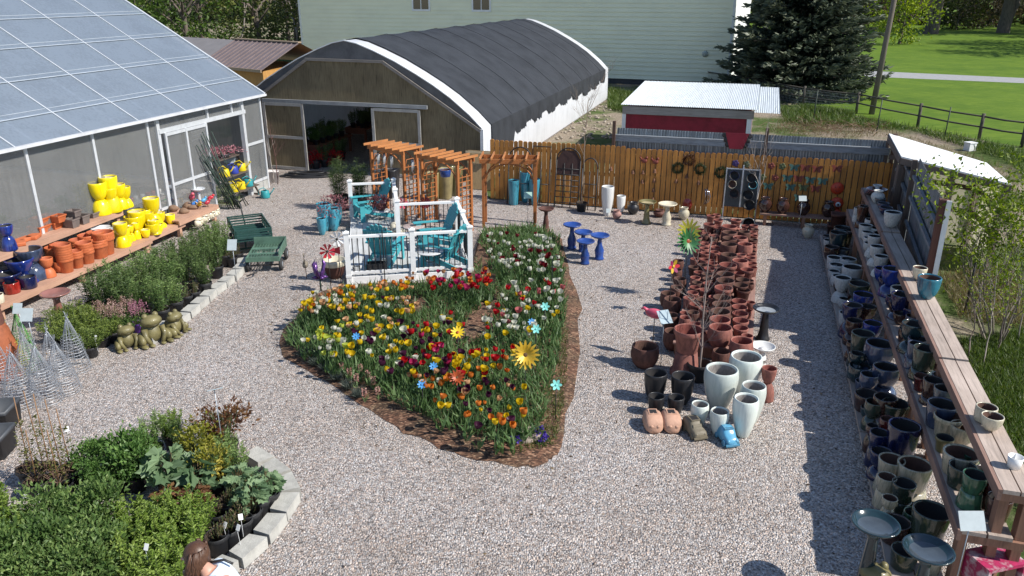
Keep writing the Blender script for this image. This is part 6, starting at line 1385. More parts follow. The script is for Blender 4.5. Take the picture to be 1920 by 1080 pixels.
TB = [tulip_base(i, h) for i, h in ((1, .40), (2, .43), (3, .37), (4, .45))]
TBH = [.40, .43, .37, .45]
TBL = {c: [tulip_bloom(m, 0.0, 1), tulip_bloom(m, .5, 2), tulip_bloom(m, 1.1, 3)] for c, m in TC.items()}
rt = random.Random(21); TUL = []
zones = [([(575, 552), (690, 528), (700, 560), (600, 590), (560, 585)], 62, 'yellow yellow peach white orange white'), ([(640, 565), (720, 548), (800, 560), (770, 590), (700, 640), (620, 620)], 60, 'yellow yellow yellow white purple peach'),
         ([(770, 512), (915, 505), (925, 535), (880, 545), (770, 545)], 62, 'red red orange orange red peach magenta'), ([(770, 590), (870, 585), (865, 690), (740, 680)], 44, 'red red magenta purple red yellow'),
         ([(915, 560), (990, 520), (1058, 525), (1052, 590), (985, 635), (900, 640)], 80, 'white white white white white pink yellow red'), ([(905, 440), (990, 432), (1045, 452), (1058, 505), (980, 515), (925, 490)], 80, 'white white white white dark_red'),
         ([(740, 690), (900, 700), (990, 720), (1000, 800), (900, 815), (800, 750)], 60, 'orange orange yellow orange purple peach'), ([(840, 655), (975, 650), (990, 700), (860, 705)], 40, 'yellow orange yellow red orange'),
         ([(660, 600), (850, 600), (840, 720), (660, 690)], 60, 'purple purple yellow yellow white'), ([(690, 530), (770, 520), (765, 545), (700, 550)], 22, 'orange yellow peach'), ([(555, 640), (640, 600), (670, 670), (590, 690)], 40, 'lime lime yellow white'), ([(1000, 470), (1052, 470), (1058, 520), (1010, 500)], 16, 'dark_red white')]
for pp, n, cs in zones:
    poly = [Vector((a, b_, 0)) for a, b_ in pp]; xs = [p[0] for p in pp]; ys = [p[1] for p in pp]; got = 0; cs = [c.replace('_', ' ') for c in cs.split()]
    while got < n:
        x, y = rt.uniform(min(xs), max(xs)), rt.uniform(min(ys), max(ys))
        if not inside(x, y, poly): continue
        got += 1; i = rt.randrange(4); s = rt.uniform(.85, 1.15); p = G(x, y, .08+TBH[i]*s)
        if inside(p.x, p.y, bs_): TUL.append((p.x, p.y, i, s, rt.choice(cs), rt.uniform(0, 6.28), (rt.uniform(-.35, .35), rt.uniform(-.35, .35), rt.uniform(0, 6)), rt.uniform(.66, 1.02), rt.randrange(3)))
TUL.sort(key=lambda t: t[1])
for x, y, i, s, c, a, br, f, bi in TUL[:299]:
    o = inst('tulip', TB[i], (x, y, .07), '%s tulip in bloom in the flower bed' % c, 'tulip', a, (s, s, s), '%s tulips in the flower bed' % c)
    b_ = bpy.data.objects.new('blossom', TBL[c][bi]); b_.location = (0, 0, TBH[i]-.004); b_.rotation_euler = br; b_.scale = (f, f, f); link(b_, o)
cols_ = sorted(TC); far = MB(); FT = []
for x, y, i, s, c, a, br, f, bi in TUL[299:]:
    me = TBL[c][bi]; b0 = TB[i]; Mt = Matrix.Translation((x, y, .07)) @ Matrix.Rotation(a, 4, 'Z') @ Matrix.Scale(s, 4)
    Mb = Mt @ Matrix.Translation((0, 0, TBH[i])) @ Matrix.Rotation(br[0], 4, 'X') @ Matrix.Rotation(br[1], 4, 'Y') @ Matrix.Scale(f, 4)
    far.add([Mt @ v.co for v in b0.vertices], [tuple(q.vertices) for q in b0.polygons], 0); far.add([Mb @ v.co for v in me.vertices], [tuple(q.vertices) for q in me.polygons], 1+cols_.index(c), True)
tag(far.build('tulips', [LT]+[TC[c] for c in cols_]), 'the farther tulips of mixed colours crowding the back of the flower bed', kind='stuff')
# hyacinths and grey tufts along the left edge
hy = []
for i, (px, py) in enumerate(((655, 700), (668, 712), (676, 694), (690, 705), (683, 738), (708, 735), (700, 716), (640, 690))):
    p = G(px, py, .22); rg2 = np.random.default_rng(i); n = 90; z = rg2.random(n)*.13+.12; a = rg2.random(n)*6.28
    if i == 0:
        P = np.stack([.02*np.cos(a), .02*np.sin(a), z], 1); D = np.stack([np.cos(a), np.sin(a), .4+0*a], 1); hm = leaves_mesh('florets', P, D, rg2.uniform(.02, .032, n), rg2.uniform(.012, .018, n), rg2.random(n), [leafmat('hyacinth_pink', (.50, .26, .22), (.68, .47, .40))], rng=rg2)
        P = np.zeros((7, 3)); D = np.stack([rg2.normal(size=7)*.4, rg2.normal(size=7)*.4, np.ones(7)], 1); hb = leaves_mesh('hyacinth_leaves', P, D, rg2.uniform(.12, .2, 7), [.02]*7, rg2.random(7), [LT], rng=rg2)
    o = inst('hyacinth', hb, (p.x, p.y, .06), 'pale pink hyacinth at the left edge of the flower bed', 'hyacinth', i, group='pink hyacinths at the bed edge'); f_ = inst('flower_spike', hm, (0, 0, 0), None, None, parent=o)
    for k_ in ('label', 'category', 'group'):
        if k_ in f_.keys(): del f_[k_]
def tuft_mesh(seed, n, h, r, mats, w=.008):
    g = np.random.default_rng(seed); a = g.random(n)*6.28; q = g.random(n)*r*.3; P = np.stack([q*np.cos(a), q*np.sin(a), 0*a], 1); D = np.stack([np.cos(a)*g.uniform(.1, 1.1, n), np.sin(a)*g.uniform(.1, 1.1, n), np.ones(n)], 1)
    return leaves_mesh('tuft', P, D, g.uniform(.6, 1.1, n)*h, [w]*n, g.random(n), mats, rng=g, bend=.35)
M_GTUFT = leafmat('grey_green_leaf', (.075, .095, .075), (.17, .19, .16))
tm = [tuft_mesh(i, 150, .2, .16, [M_GTUFT], .012) for i in range(3)]
for i, (px, py) in enumerate(((553, 640), (570, 662), (590, 678), (612, 690), (632, 706), (652, 722), (560, 620), (578, 640), (600, 662), (585, 655), (672, 738), (622, 672))):
    p = G(px, py, .1); inst('border_tuft', tm[i % 3], (p.x, p.y, .03), 'grey green spiky tuft along the left edge of the flower bed', 'plant', i, group='grey green tufts at the bed edge')
# metal flowers on stakes
def metal_flower(px, py, z, r, n, m, mc, label, double=False, face=.6, yaw=0.0, grp='metal flowers in the bed', base=.06):
    p = G(px, py, z); o = root('metal_flower_stake', (p.x, p.y, base), label, 'metal flower', yaw, grp); z -= base
    MB().tube([(0, .02, 0), (0, .02, z)], .007, 5).build('stake', M_IRON, o); Mx = Matrix.Translation((0, 0, z)) @ Matrix.Rotation(-face+pi/2, 4, 'X')
    for lay in range(2 if double else 1):
        for k in range(n):
            a = 2*pi*k/n+lay*pi/n; L = r*(1-.22*lay); w = L*2.6/n; ps = [(.15*L, -w*.3), (.6*L, -w*.6), (.9*L, -w*.35), (L, 0), (.9*L, w*.35), (.6*L, w*.6), (.15*L, w*.3)]
            q = MB(); R2 = Mx @ Matrix.Rotation(a, 4, 'Z') @ Matrix.Rotation(-.25-.25*lay, 4, 'Y'); q.extrude(ps, .005, R2 @ Matrix.Translation((0, 0, .012*lay))); q.build('petal', m, o)
    c_ = MB(); c_.ell((0, 0, 0), (r*.2, r*.2, r*.09), 14, 8); q = c_.build('centre', mc, o); q.matrix_local = Mx @ Matrix.Translation((0, 0, .02)); return o
M_SUNY = mat('golden_metal', (.62, .40, .035), .35, .2, 6, metal=.2); M_DKC = mat('brown_centre', (.10, .05, .012), .7); M_BLM = mat('sky_blue_metal', (.07, .28, .58), .4, .15); M_TQM = mat('aqua_metal', (.20, .58, .52), .4, .15); M_RDM = mat('rust_orange_metal', (.33, .06, .012), .5, .2)
metal_flower(985, 665, .85, .24, 16, M_SUNY, M_DKC, 'large golden metal sunflower at the right side of the tulip bed', True, .35)
metal_flower(857, 708, .62, .13, 12, M_RDM, M_DKC, 'rust orange metal daisy low in the tulip bed', True, .6); metal_flower(858, 624, .62, .13, 11, mat('yellow_metal', (.68, .48, .02), .4), M_RDM, 'yellow metal daisy with a red centre in the tulip bed', False, .9)
for i, (px, py) in enumerate(((668, 631), (813, 687), (791, 721), (997, 604))): metal_flower(px, py, .55, .075, 8, M_BLM, M_BLM, 'sky blue metal flower in the tulip bed, ' + ['leftmost', 'right of the middle pair', 'front of the middle pair', 'among the white tulips'][i], False, .7)
for i, (px, py) in enumerate(((1043, 722), (1005, 617), (1022, 575))): metal_flower(px, py, .65, .09, 6, M_TQM, M_TQM, 'aqua metal flower at the right of the bed, ' + ['lowest and nearest', 'middle one', 'highest one'][i], False, .6)
# sunflower spinner and pinwheel by the terracotta rows
metal_flower(1289, 452, 1.25, .30, 18, mat('green_metal', (.04, .16, .05), .4, .3), M_RDM, 'tall green and orange metal sunflower left of the terracotta rows', True, .25, .3, 'tall garden spinners', 0)
metal_flower(1292, 432, 1.45, .26, 14, mat('lime_metal', (.40, .36, .03), .4, .2), M_DKC, 'tall lime metal flower behind the green and orange one', False, .3, -.2, 'tall garden spinners', 0)
o = metal_flower(1262, 500, 1.0, .15, 6, M_PWR, M_SUNY, 'red and orange metal pinwheel left of the terracotta rows', False, .2, .5, 'tall garden spinners', 0)
for i, q in enumerate([c for c in o.children if c.name.startswith('petal')]): 
    q.data.materials.clear(); q.data.materials.append([M_PWR, M_SUNY, mat('plum_metal', (.25, .02, .09), .4)][i % 3])
def flag_sign(px, py, z, m, label):
    p = G(px, py, z); o = root('garden_ornament', (p.x, p.y, 0), label, 'ornament', 2.6); 
    MB().tube([(0, 0, 0), (0, 0, z)], .008, 5).build('leg', M_IRON, o); MB().ell((0, 0, z), (.18, .08, .09)).build('body', m, o)
    MB().tube([(.14, 0, z+.03), (.21, 0, z+.07), (.25, 0, z+.04)], [.04, .025, .02], 8).build('neck', m, o); MB().tube([(-.15, 0, z+.02), (-.3, 0, z-.05)], [.05, .01], 6).build('tail', m, o)
flag_sign(1228, 588, .8, M_PWP, 'pink metal curved ornament on a stake left of the blue-grey sign')
# dark poles in the bed, purple iris, wire bird
for i, (px, py, h) in enumerate(((1034, 580, 1.05), (716, 525, 0.0))):
    if not h: continue
    p = G(px, py, .05); o = root('shepherd_hook', p, 'dark green metal hook post at the right side of the bed', 'hook', 0); MB().tube([(0, 0, 0), (0, 0, h), (.02, 0, h+.08), (.08, 0, h+.1), (.11, 0, h+.04)], .013, 6).build('post', M_STK, o); MB().tube([(-.05, 0, .04), (.05, 0, .04)], .012, 5).build('foot', M_STK, o)
p = G(722, 530, .0); o = root('shepherd_hook', (p.x, p.y, 0), 'black metal hook post in front of the deck railing', 'hook', 0); MB().tube([(0, 0, 0), (0, 0, 1.2), (.02, 0, 1.27), (.07, 0, 1.28), (.09, 0, 1.2)], .012, 6).build('post', M_IRON, o); MB().tube([(-.06, 0, .05), (.06, 0, .05)], .012, 5).build('foot', M_IRON, o)
p = G(602, 545, 0); o = root('iris_sculpture', p, 'shiny purple metal iris sculpture at the left corner of the bed', 'sculpture'); MP = mat('purple_metal', (.14, .06, .22), .25, .2, 4, metal=.5)
MB().tube([(0, 0, 0), (0, 0, .3)], .02, 6).build('stem', M_STK, o)
for k in range(7):
    a = 2*pi*k/7; q = MB(); u = 1 if k % 2 else -.35
    q.tube([(0, 0, .28), (.09*cos(a), .09*sin(a), .34+.06*u), (.14*cos(a), .14*sin(a), .38+.2*u), (.10*cos(a), .10*sin(a), .40+.30*u)], [.02, .05, .045, .008], 8); q.build('petal', MP, o)
p = G(575, 522, 0); o = root('wire_bird', p, 'thin rusty wire bird figure on the gravel left of the iris', 'ornament'); 
MB().tube([(0, 0, .0), (0, 0, .28)], .008, 5).build('leg', M_RUST, o); MB().ell((0, 0, .33), (.06, .12, .08)).build('body', mat('grey_brown', (.2, .17, .13), .8), o); MB().tube([(0, -.08, .38), (0, -.05, .55), (.01, -.10, .62), (.01, -.16, .58)], [.03, .015, .015, .008], 6).build('neck', MATS['grey_brown'], o)
# stones and pansies at the tip
rg = random.Random(3)
for i, (px, py, s) in enumerate(((975, 818, .09), (988, 832, .085), (1004, 828, .09), (990, 812, .07), (1010, 818, .06))):
    ph = [rg.uniform(0, 6) for _ in range(3)]
    tag(MB().ell((0, 0, s*.5), (s*1.15, s, s*.75), 12, 8, wob=lambda q: 1+.12*sin(q.x*30+ph[0])+.1*sin(q.y*31+ph[1])).build('stone', mat('fieldstone', (.30, .24, .20), .9, .3, 8, bump=.3), None, G(px, py)+Vector((0, 0, .015))), 'rounded field stone at the near tip of the flower bed, %s' % ['leftmost', 'front middle', 'front right', 'rear middle', 'rear right'][i], 'stone', 'field stones at the bed tip')
for i, (px, py) in enumerate(((1012, 808), (1017, 820), (966, 826))):
    p = G(px, py, .12); o = root('pansy', (p.x, p.y, .02), 'deep violet pansy at the near tip of the flower bed, %s' % ['upper right', 'lower right', 'left one'][i], 'pansy', i, 'violet pansies'); g = np.random.default_rng(i)
    P, D, T = blob_leaves(g, 60, (0, 0, .05, .07, .07, .05)); inst('leaves', leaves_mesh('leaves', P, D, [.05]*60, [.025]*60, T, [LT], rng=g), (0, 0, 0), None, None, parent=o)
    P, D, T = blob_leaves(g, 26, (0, 0, .11, .06, .06, .03)); inst('petals', leaves_mesh('petals', P, D, [.045]*26, [.045]*26, T, [leafmat('violet_petal', (.05, .02, .25), (.15, .1, .45))], rng=g), (0, 0, 0), None, None, parent=o); del_empty(o)

# ================================================================ curb blocks
M_BLK = mat('concrete_block', (.40, .39, .355), .9, .18, 5, bump=.35, bscale=60, rnd=.1)
blk = MB(); blk.add([(-.20, -.12, 0), (.20, -.12, 0), (.16, .12, 0), (-.16, .12, 0), (-.205, -.115, .145), (.205, -.115, .145), (.165, .115, .145), (-.165, .115, .145)], [(3, 2, 1, 0), (4, 5, 6, 7), (0, 1, 5, 4), (1, 2, 6, 5), (2, 3, 7, 6), (3, 0, 4, 7)]); bme = blk.mesh('block', M_BLK)
def curb(pxs, place):
    pts = [G(px, py, .145) for px, py in pxs]; path = [pts[0]]
    L = 0; out = []; step = .43
    cur = pts[0].copy(); i = 0; acc = 0
    seg = [(pts[j], pts[j+1]) for j in range(len(pts)-1)]
    t = 0; tot = sum((b_-a).length for a, b_ in seg); n = int(tot/step); k = 0
    for k in range(n+1):
        d = k*step
        for a, b_ in seg:
            l = (b_-a).length
            if d <= l: break
            d -= l
        p = a+(b_-a)*min(1, d/l); yaw = atan2((b_-a).y, (b_-a).x)
        o = inst('curb_block', bme, (p.x, p.y, 0), '%s concrete block of the curb round the %s' % ('', place), 'block', yaw+pi*0+R.uniform(-.06, .06), group='concrete blocks round the '+place)
        REG.append((o, 'pale concrete block', 'in the curb round the '+place, 0, p.y))
curb([(285, 625), (313, 603), (347, 585), (371, 564), (395, 543), (419, 525), (441, 508), (453, 494), (455, 478)], 'left shrub bed')
for o in bpy.data.objects:
    pass
curb([(405, 1062), (440, 1040), (470, 1016), (495, 992), (517, 964), (535, 936), (543, 912), (530, 888), (505, 865), (478, 848), (450, 838)], 'front left bed')

# ================================================================ plants in nursery pots
def leafy(seed, n, h, r, c, stems=12, lw=.4, L=(.05, .09), shell=.35, mats=None, clumps=16, z0=.0):
    g = np.random.default_rng(seed); P, D, T = blob_leaves(g, n, (0, 0, z0+h*.55, r, r, h*.5), clumps, .24, shell); P[:, 2] = np.maximum(P[:, 2], z0+.01)
    st = MB(); rr2 = random.Random(seed)
    for k in range(stems):
        a = rr2.uniform(0, 6.28); q = rr2.uniform(.2, .8)*r; st.tube([(cos(a)*q*.15, sin(a)*q*.15, 0), (cos(a)*q*.6, sin(a)*q*.6, z0+h*.5), (cos(a)*q, sin(a)*q, z0+h*.9)], .004, 4)
    Ls = g.uniform(L[0], L[1], n); return leaves_mesh('foliage', P, D, Ls, Ls*lw, T, mats+[mat('green_stem', (.07, .10, .03), .7)], st, .3, g)
def spikes(seed, n, h, r, mats, L=(.05, .08), lw=.22, per=26):
    """many upright stems, each clothed in leaves"""
    g = np.random.default_rng(seed); Ps = []; Ds = []; Ts = []; st = MB()
    for k in range(n):
        a = g.random()*6.28; q = r*sqrt(g.random()); hh_ = h*g.uniform(.7, 1.08)*(1-.2*q/r); bx, by = q*.45*cos(a), q*.45*sin(a); tx, ty = q*cos(a), q*sin(a)
        st.tube([(bx, by, 0), (tx*.8, ty*.8, hh_*.6), (tx, ty, hh_)], .0035, 3, cap=False)
        f = np.sort(g.random(per)**.75); P = np.stack([bx+(tx-bx)*f, by+(ty-by)*f, hh_*f], 1); b_ = g.random(per)*6.28
        Ps.append(P); Ds.append(np.stack([np.cos(b_), np.sin(b_), g.uniform(.1, .8, per)], 1)); Ts.append(np.clip(.35+.35*f+g.normal(size=per)*.12+g.normal()*.08, 0, 1))
    P, D, T = np.concatenate(Ps), np.concatenate(Ds), np.concatenate(Ts); Ls = g.uniform(L[0], L[1], len(P)); return leaves_mesh('foliage', P, D, Ls, Ls*lw, T, mats+[mat('green_stem', (.07, .10, .03), .7)], st, .3, g)
ML_D = leafmat('deep_green_leaf', (0.06, 0.105, 0.03), (0.17, 0.24, 0.075)); ML_M = leafmat('mid_green_leaf', (0.095, 0.165, 0.045), (0.26, 0.35, 0.115)); ML_B = leafmat('bright_green_leaf', (0.125, 0.21, 0.028), (0.3, 0.39, 0.09)); ML_O = leafmat('olive_green_leaf', (0.116, 0.171, 0.031), (0.279, 0.341, 0.078))
ML_G = leafmat('grey_green_big_leaf', (0.101, 0.171, 0.085), (0.232, 0.326, 0.171)); ML_Y = leafmat('bronze_yellow_leaf', (0.264, 0.264, 0.039), (0.512, 0.419, 0.093)); ML_R = leafmat('bronze_red_leaf', (.12, .05, .025), (.28, .16, .07)); ML_BR = leafmat('dry_brown_leaf', (.12, .075, .04), (.26, .19, .12))
ML_L = leafmat('lime_leaf', (0.31, 0.403, 0.078), (0.589, 0.651, 0.186)); ML_AP = leafmat('astilbe_plume', (.42, .27, .22), (.62, .45, .40)); ML_AM = leafmat('astilbe_mauve', (.36, .14, .20), (.58, .32, .38))
def broad(seed, n, h, r, L, mats):
    g = np.random.default_rng(seed); a = g.random(n)*6.28; q = r*np.sqrt(g.random(n)); z = h*(.35+.65*g.random(n))*(1-.35*(q/r)**2); P = np.stack([q*.7*np.cos(a), q*.7*np.sin(a), z], 1)
    D = np.stack([np.cos(a), np.sin(a), g.uniform(-.15, .55, n)], 1); st = MB()
    for k in range(n): st.tube([(0, 0, 0), tuple(P[k]*np.array([.6, .6, .7])), tuple(P[k])], .005, 3, cap=False)
    return lobed_mesh('foliage', P, D, g.uniform(L[0], L[1], n), np.clip(.35+.4*z/h+g.normal(size=n)*.15, 0, 1), mats+[mat('red_green_stem', (.13, .09, .04), .6)], g, st)
PT = {
 'deep': [spikes(30+i, 26, .66, .26, [ML_D], per=34) for i in range(3)], 'mid': [spikes(40+i, 26, .62, .25, [ML_M], per=34) for i in range(3)],
 'juniper': [spikes(50+i, 60, .34, .33, [ML_O], (.03, .055), .3, 24) for i in range(2)], 'bright': [spikes(60+i, 40, .52, .26, [ML_B], (.035, .06), .42, 34) for i in range(3)],
 'lush': [leafy(70+i, 1150, .52, .27, 0, 12, .55, (.04, .075), .45, [ML_M], 18) for i in range(3)], 'bush': [leafy(80+i, 900, .34, .2, 0, 10, .6, (.035, .06), .4, [leafmat('fresh_green_leaf', (0.085, 0.17, 0.04), (0.2, 0.32, 0.09))], 18) for i in range(3)],
 'bigleaf': [broad(90+i, 34, .42, .30, (.16, .26), [ML_G]) for i in range(2)], 'heuchera': [broad(100, 80, .24, .21, (.07, .12), [ML_L]), broad(101, 80, .24, .21, (.07, .12), [ML_R])],
 'bronze': [leafy(110+i, 520, .55, .24, 0, 14, .55, (.05, .085), .35, [ML_Y], 18) for i in range(2)], 'dry': [spikes(120+i, 16, .3, .15, [ML_BR], (.03, .05), .3, 8) for i in range(2)], 'lobed': [broad(130+i, 80, .42, .25, (.09, .15), [ML_G]) for i in range(2)],
 'redtip': [leafy(140, 520, .5, .22, 0, 14, .5, (.04, .07), .35, [ML_R], 16)],
}
NPOT = MB().lathe(PROF['flare'], 18).mesh('nursery_pot', [M_BLACK, M_SOIL]); NPP = MB().lathe(PROF['flare'], 18).mesh('purple_pot', [mat('purple_plastic', (.12, .03, .30), .5), M_SOIL])
soilm = MB().lathe([(.0, .9), (.88, .9)], 16).mesh('soil', M_SOIL)
rp = random.Random(33)
DESC = {'deep': 'deep green leafy perennial', 'mid': 'mid green feathery perennial', 'juniper': 'low olive green spreading shrub', 'bright': 'bright green fine leaved shrub', 'lush': 'lush broad leaved green plant', 'bush': 'compact fresh green bush', 'bigleaf': 'huge leaved grey green plant',
        'heuchera': 'low lime and bronze leaved plant', 'bronze': 'yellow bronze leaved shrub', 'dry': 'sparse dry brown plant', 'lobed': 'lobed grey green plant', 'redtip': 'red bronze leaved shrub'}
def potted(px, py, kind, place, s=1.0, pr=.14, ph=.24, potm=None, zf=0.0, group=None, k=None):
    p = G(px, py, zf); o = root('potted_plant', (p.x, p.y, 0), None, 'potted plant', rp.uniform(0, 6.28), group or 'nursery plants '+place)
    q = inst('nursery_pot', potm or NPOT, (0, 0, 0), None, None, 0, (pr, pr, ph), parent=o); so_ = inst('soil', soilm, (0, 0, 0), None, None, 0, (pr, pr, ph), parent=q)
    v = PT[kind]; f = inst('foliage', v[rp.randrange(len(v)) if k is None else k], (0, 0, ph*.9), None, None, rp.uniform(0, 6), (s*rp.uniform(.9, 1.12), s*rp.uniform(.9, 1.12), s*rp.uniform(.88, 1.15)), parent=o)
    del_empty(o); del_empty(q); REG.append((o, DESC[kind], place, None, p.y)); return o
PLA = 'in the left shrub bed'
for px, py, kd, s in [(205, 600, 'deep', 1.1), (232, 582, 'deep', 1.15), (262, 566, 'deep', 1.1), (292, 552, 'mid', 1.1), (320, 538, 'deep', 1.05), (345, 524, 'deep', 1.05), (372, 510, 'deep', 1), (398, 494, 'mid', 1.0), (418, 478, 'mid', 1.0), (180, 590, 'deep', 1.1), (214, 570, 'mid', 1.1), (246, 556, 'mid', 1.1), (276, 542, 'mid', 1.05), (304, 528, 'mid', 1.0), (330, 514, 'deep', 1.0), (356, 500, 'deep', .95), (380, 484, 'deep', .95), (402, 470, 'mid', .9),
                     (246, 604, 'deep', 1.1), (276, 590, 'mid', 1.1), (302, 578, 'deep', 1.05), (330, 562, 'mid', 1.0), (356, 546, 'deep', 1.0), (380, 530, 'deep', .95), (306, 604, 'mid', 1.15), (332, 588, 'mid', 1.0), (386, 552, 'deep', .95), (408, 520, 'deep', .9), (425, 498, 'mid', .85)]:
    potted(px, py, kd, PLA, s, .16, .28)
for px, py, kd, s in [(352, 574, 'dry', .8), (366, 566, 'dry', .9), (437, 500, 'dry', .8), (448, 492, 'dry', .9)]: potted(px, py, kd, PLA, s, .13, .24)
for px, py, s in [(172, 668, 1.0), (130, 650, 1.05), (152, 640, 1.1), (195, 648, 1.0), (108, 640, 1.0), (178, 622, 1.1), (214, 640, .8), (148, 614, 1.1), (122, 622, 1), (200, 625, .9)]: potted(px, py, 'juniper', PLA, s, .15, .2)
for i, (px, py, m) in enumerate(((222, 628, ML_AP), (262, 622, ML_AM), (205, 622, ML_AP), (240, 612, ML_AP))):
    p = G(px, py); o = root('astilbe', (p.x, p.y, 0), '%s plumed astilbe in a purple pot behind the frogs, %s' % (['cream pink', 'mauve pink', 'cream pink', 'cream pink'][i], ['front left', 'front right', 'far left', 'rear one'][i]), 'potted plant', i, 'plumed astilbes'); q = inst('nursery_pot', NPP, (0, 0, 0), None, None, 0, (.11, .11, .2), parent=o)
    g = np.random.default_rng(i); P, D, T = blob_leaves(g, 260, (0, 0, .28, .19, .19, .11)); f = inst('foliage', leaves_mesh('foliage', P, D, g.uniform(.05, .08, 260), g.uniform(.025, .04, 260), T, [ML_M], rng=g), (0, 0, 0), None, None, parent=o)
    for k in range(16):
        a = g.random()*6.28; rr2 = .2*sqrt(g.random()); n = 40; z = g.random(n); w = .035*(1-z)+.004; b_ = g.random(n)*6.28; P = np.stack([rr2*cos(a)+w*np.cos(b_), rr2*sin(a)+w*np.sin(b_), .36+.22*z+.05*g.random()], 1); D = np.stack([np.cos(b_), np.sin(b_), .8+0*z], 1); inst('plume', leaves_mesh('plume', P, D, g.uniform(.02, .035, n), [.014]*n, g.random(n), [m], rng=g), (0, 0, 0), None, None, parent=o)
    del_empty(o)
# dense front left bed
PLB = 'in the front left bed'
def field(poly, step, kinds, sc, zf, pr=.14, ph=.22):
    P = [Vector((a, b_, 0)) for a, b_ in poly]; xs = [p[0] for p in poly]; ys = [p[1] for p in poly]; y = min(ys); row = 0
    while y <= max(ys):
        x = min(xs)+(step*.5 if row % 2 else 0)
        while x <= max(xs):
            jx, jy = x+rp.uniform(-.22, .22)*step, y+rp.uniform(-.2, .2)*step*.7
            if inside(jx, jy, P): potted(jx, jy, rp.choice(kinds), PLB, sc*rp.uniform(.85, 1.1), pr, ph, zf=zf)
            x += step
        y += step*.72; row += 1
field([(85, 945), (150, 925), (205, 950), (215, 1010), (190, 1085), (60, 1085), (60, 1000)], 52, ['lush'], .95, .45)
field([(225, 930), (300, 925), (400, 960), (400, 1020), (320, 1085), (205, 1085), (215, 1000)], 50, ['bright'], .95, .45)
field([(-20, 925), (30, 920), (60, 960), (55, 1085), (-20, 1085)], 54, ['bright', 'lush', 'lush'], .95, .45)
field([(140, 855), (200, 832), (262, 828), (268, 890), (150, 900)], 36, ['bush'], 1.0, .35, .12, .22)
field([(270, 800), (330, 790), (360, 830), (300, 850)], 44, ['mid', 'deep', 'bright'], .8, .4)
field([(350, 835), (432, 812), (440, 870), (370, 890)], 42, ['bronze', 'bronze', 'mid'], .9, .4); potted(430, 845, 'redtip', PLB, 1.05, .14, .24, zf=.1); potted(408, 835, 'redtip', PLB, .95, .14, .24, zf=.1)
field([(280, 870), (350, 855), (390, 905), (290, 920)], 54, ['bigleaf'], 1.0, .3); field([(430, 890), (500, 880), (535, 925), (500, 955), (430, 935)], 46, ['lobed'], .9, .3)
field([(300, 915), (400, 905), (400, 955), (310, 955)], 42, ['heuchera'], 1.0, .25)
for px, py in ((432, 968), (452, 950), (470, 985), (455, 1000), (430, 1018), (488, 962), (478, 945), (500, 950), (412, 985), (410, 1030)): potted(px, py, 'dry', PLB, .9 if px > 440 else .7, .14, .26, zf=.05)
# plants trained on stakes, in black pots
for i, (px, py, h) in enumerate(((62, 905, 1.05), (104, 922, 1.2), (125, 918, 1.1), (90, 905, 1.15), (140, 905, .9), (118, 935, .8), (75, 930, .75))):
    p = G(px, py); o = root('staked_climber', p, 'thin climbing plant on a bamboo cane in a black pot, %s from the left' % ORD[[1, 4, 6, 3, 7, 5, 2][i]], 'potted plant', i, 'staked climbers in the front left bed')
    q = inst('nursery_pot', NPOT, (0, 0, 0), None, None, 0, (.17, .17, .24), parent=o); inst('soil', soilm, (0, 0, 0), None, None, 0, (.17, .17, .24), parent=q)
    MB().tube([(0, 0, .1), (.02, .01, .22+h)], .007, 5).build('cane', wood('bamboo_cane', (.24, .13, .06), .6), o); g = np.random.default_rng(i); n = 90; f = g.random(n)**1.2; a = g.random(n)*6.28; w = .02+.05*(1-f)
    P = np.stack([w*np.cos(a), w*np.sin(a), .22+h*.7*f], 1); D = np.stack([np.cos(a), np.sin(a), .2+0*a], 1); inst('foliage', leaves_mesh('foliage', P, D, g.uniform(.03, .055, n), g.uniform(.015, .03, n), g.random(n), [leafmat('climber_leaf', (.12, .12, .03), (.22, .22, .08))], rng=g), (0, 0, 0), None, None, parent=o)
    g2 = MB(); rr2 = random.Random(i)
    for k in range(12): a = rr2.uniform(0, 6.28); g2.tube([(0, 0, .22), (.08*cos(a), .08*sin(a), .3), (.15*cos(a), .15*sin(a), .25+rr2.uniform(0, .15))], .004, 4)
    g2.build('dry_stems', mat('dry_stem', (.15, .09, .06), .8), o); del_empty(o); del_empty(q)
# white plant tags
for i, (px, py, z) in enumerate(((46, 938, .35), (72, 935, .35), (273, 1032, .65), (420, 990, .32), (445, 995, .35), (452, 975, .35), (178, 636, .35), (126, 809, .75), (264, 833, .3), (186, 880, .35))):
    p = G(px, py, z); o = MB().bb(-.025, .025, -.002, .002, 0, .07).build('plant_tag', M_WHITE, None, p, R.uniform(-.6, .6)); o.data.transform(Matrix.Rotation(-.5, 4, 'X')); b_ = MB().tube([(0, 0, 0), (0, .02, -z+.1)], .003, 4); 
    st2 = b_.build('tag_stem', M_WHITE, o); tag(o, 'small white plant tag, '+['left of the two by the climbers', 'right of the two by the climbers', 'alone among the bright green shrubs', 'lowest of those by the curb pots', 'middle one by the curb pots', 'highest one by the curb pots', 'in the low shrub by the frogs', 'on the tallest cane', 'before the dark corner pot', 'in the compact green bushes'][i], 'plant tag', 'white plant tags')

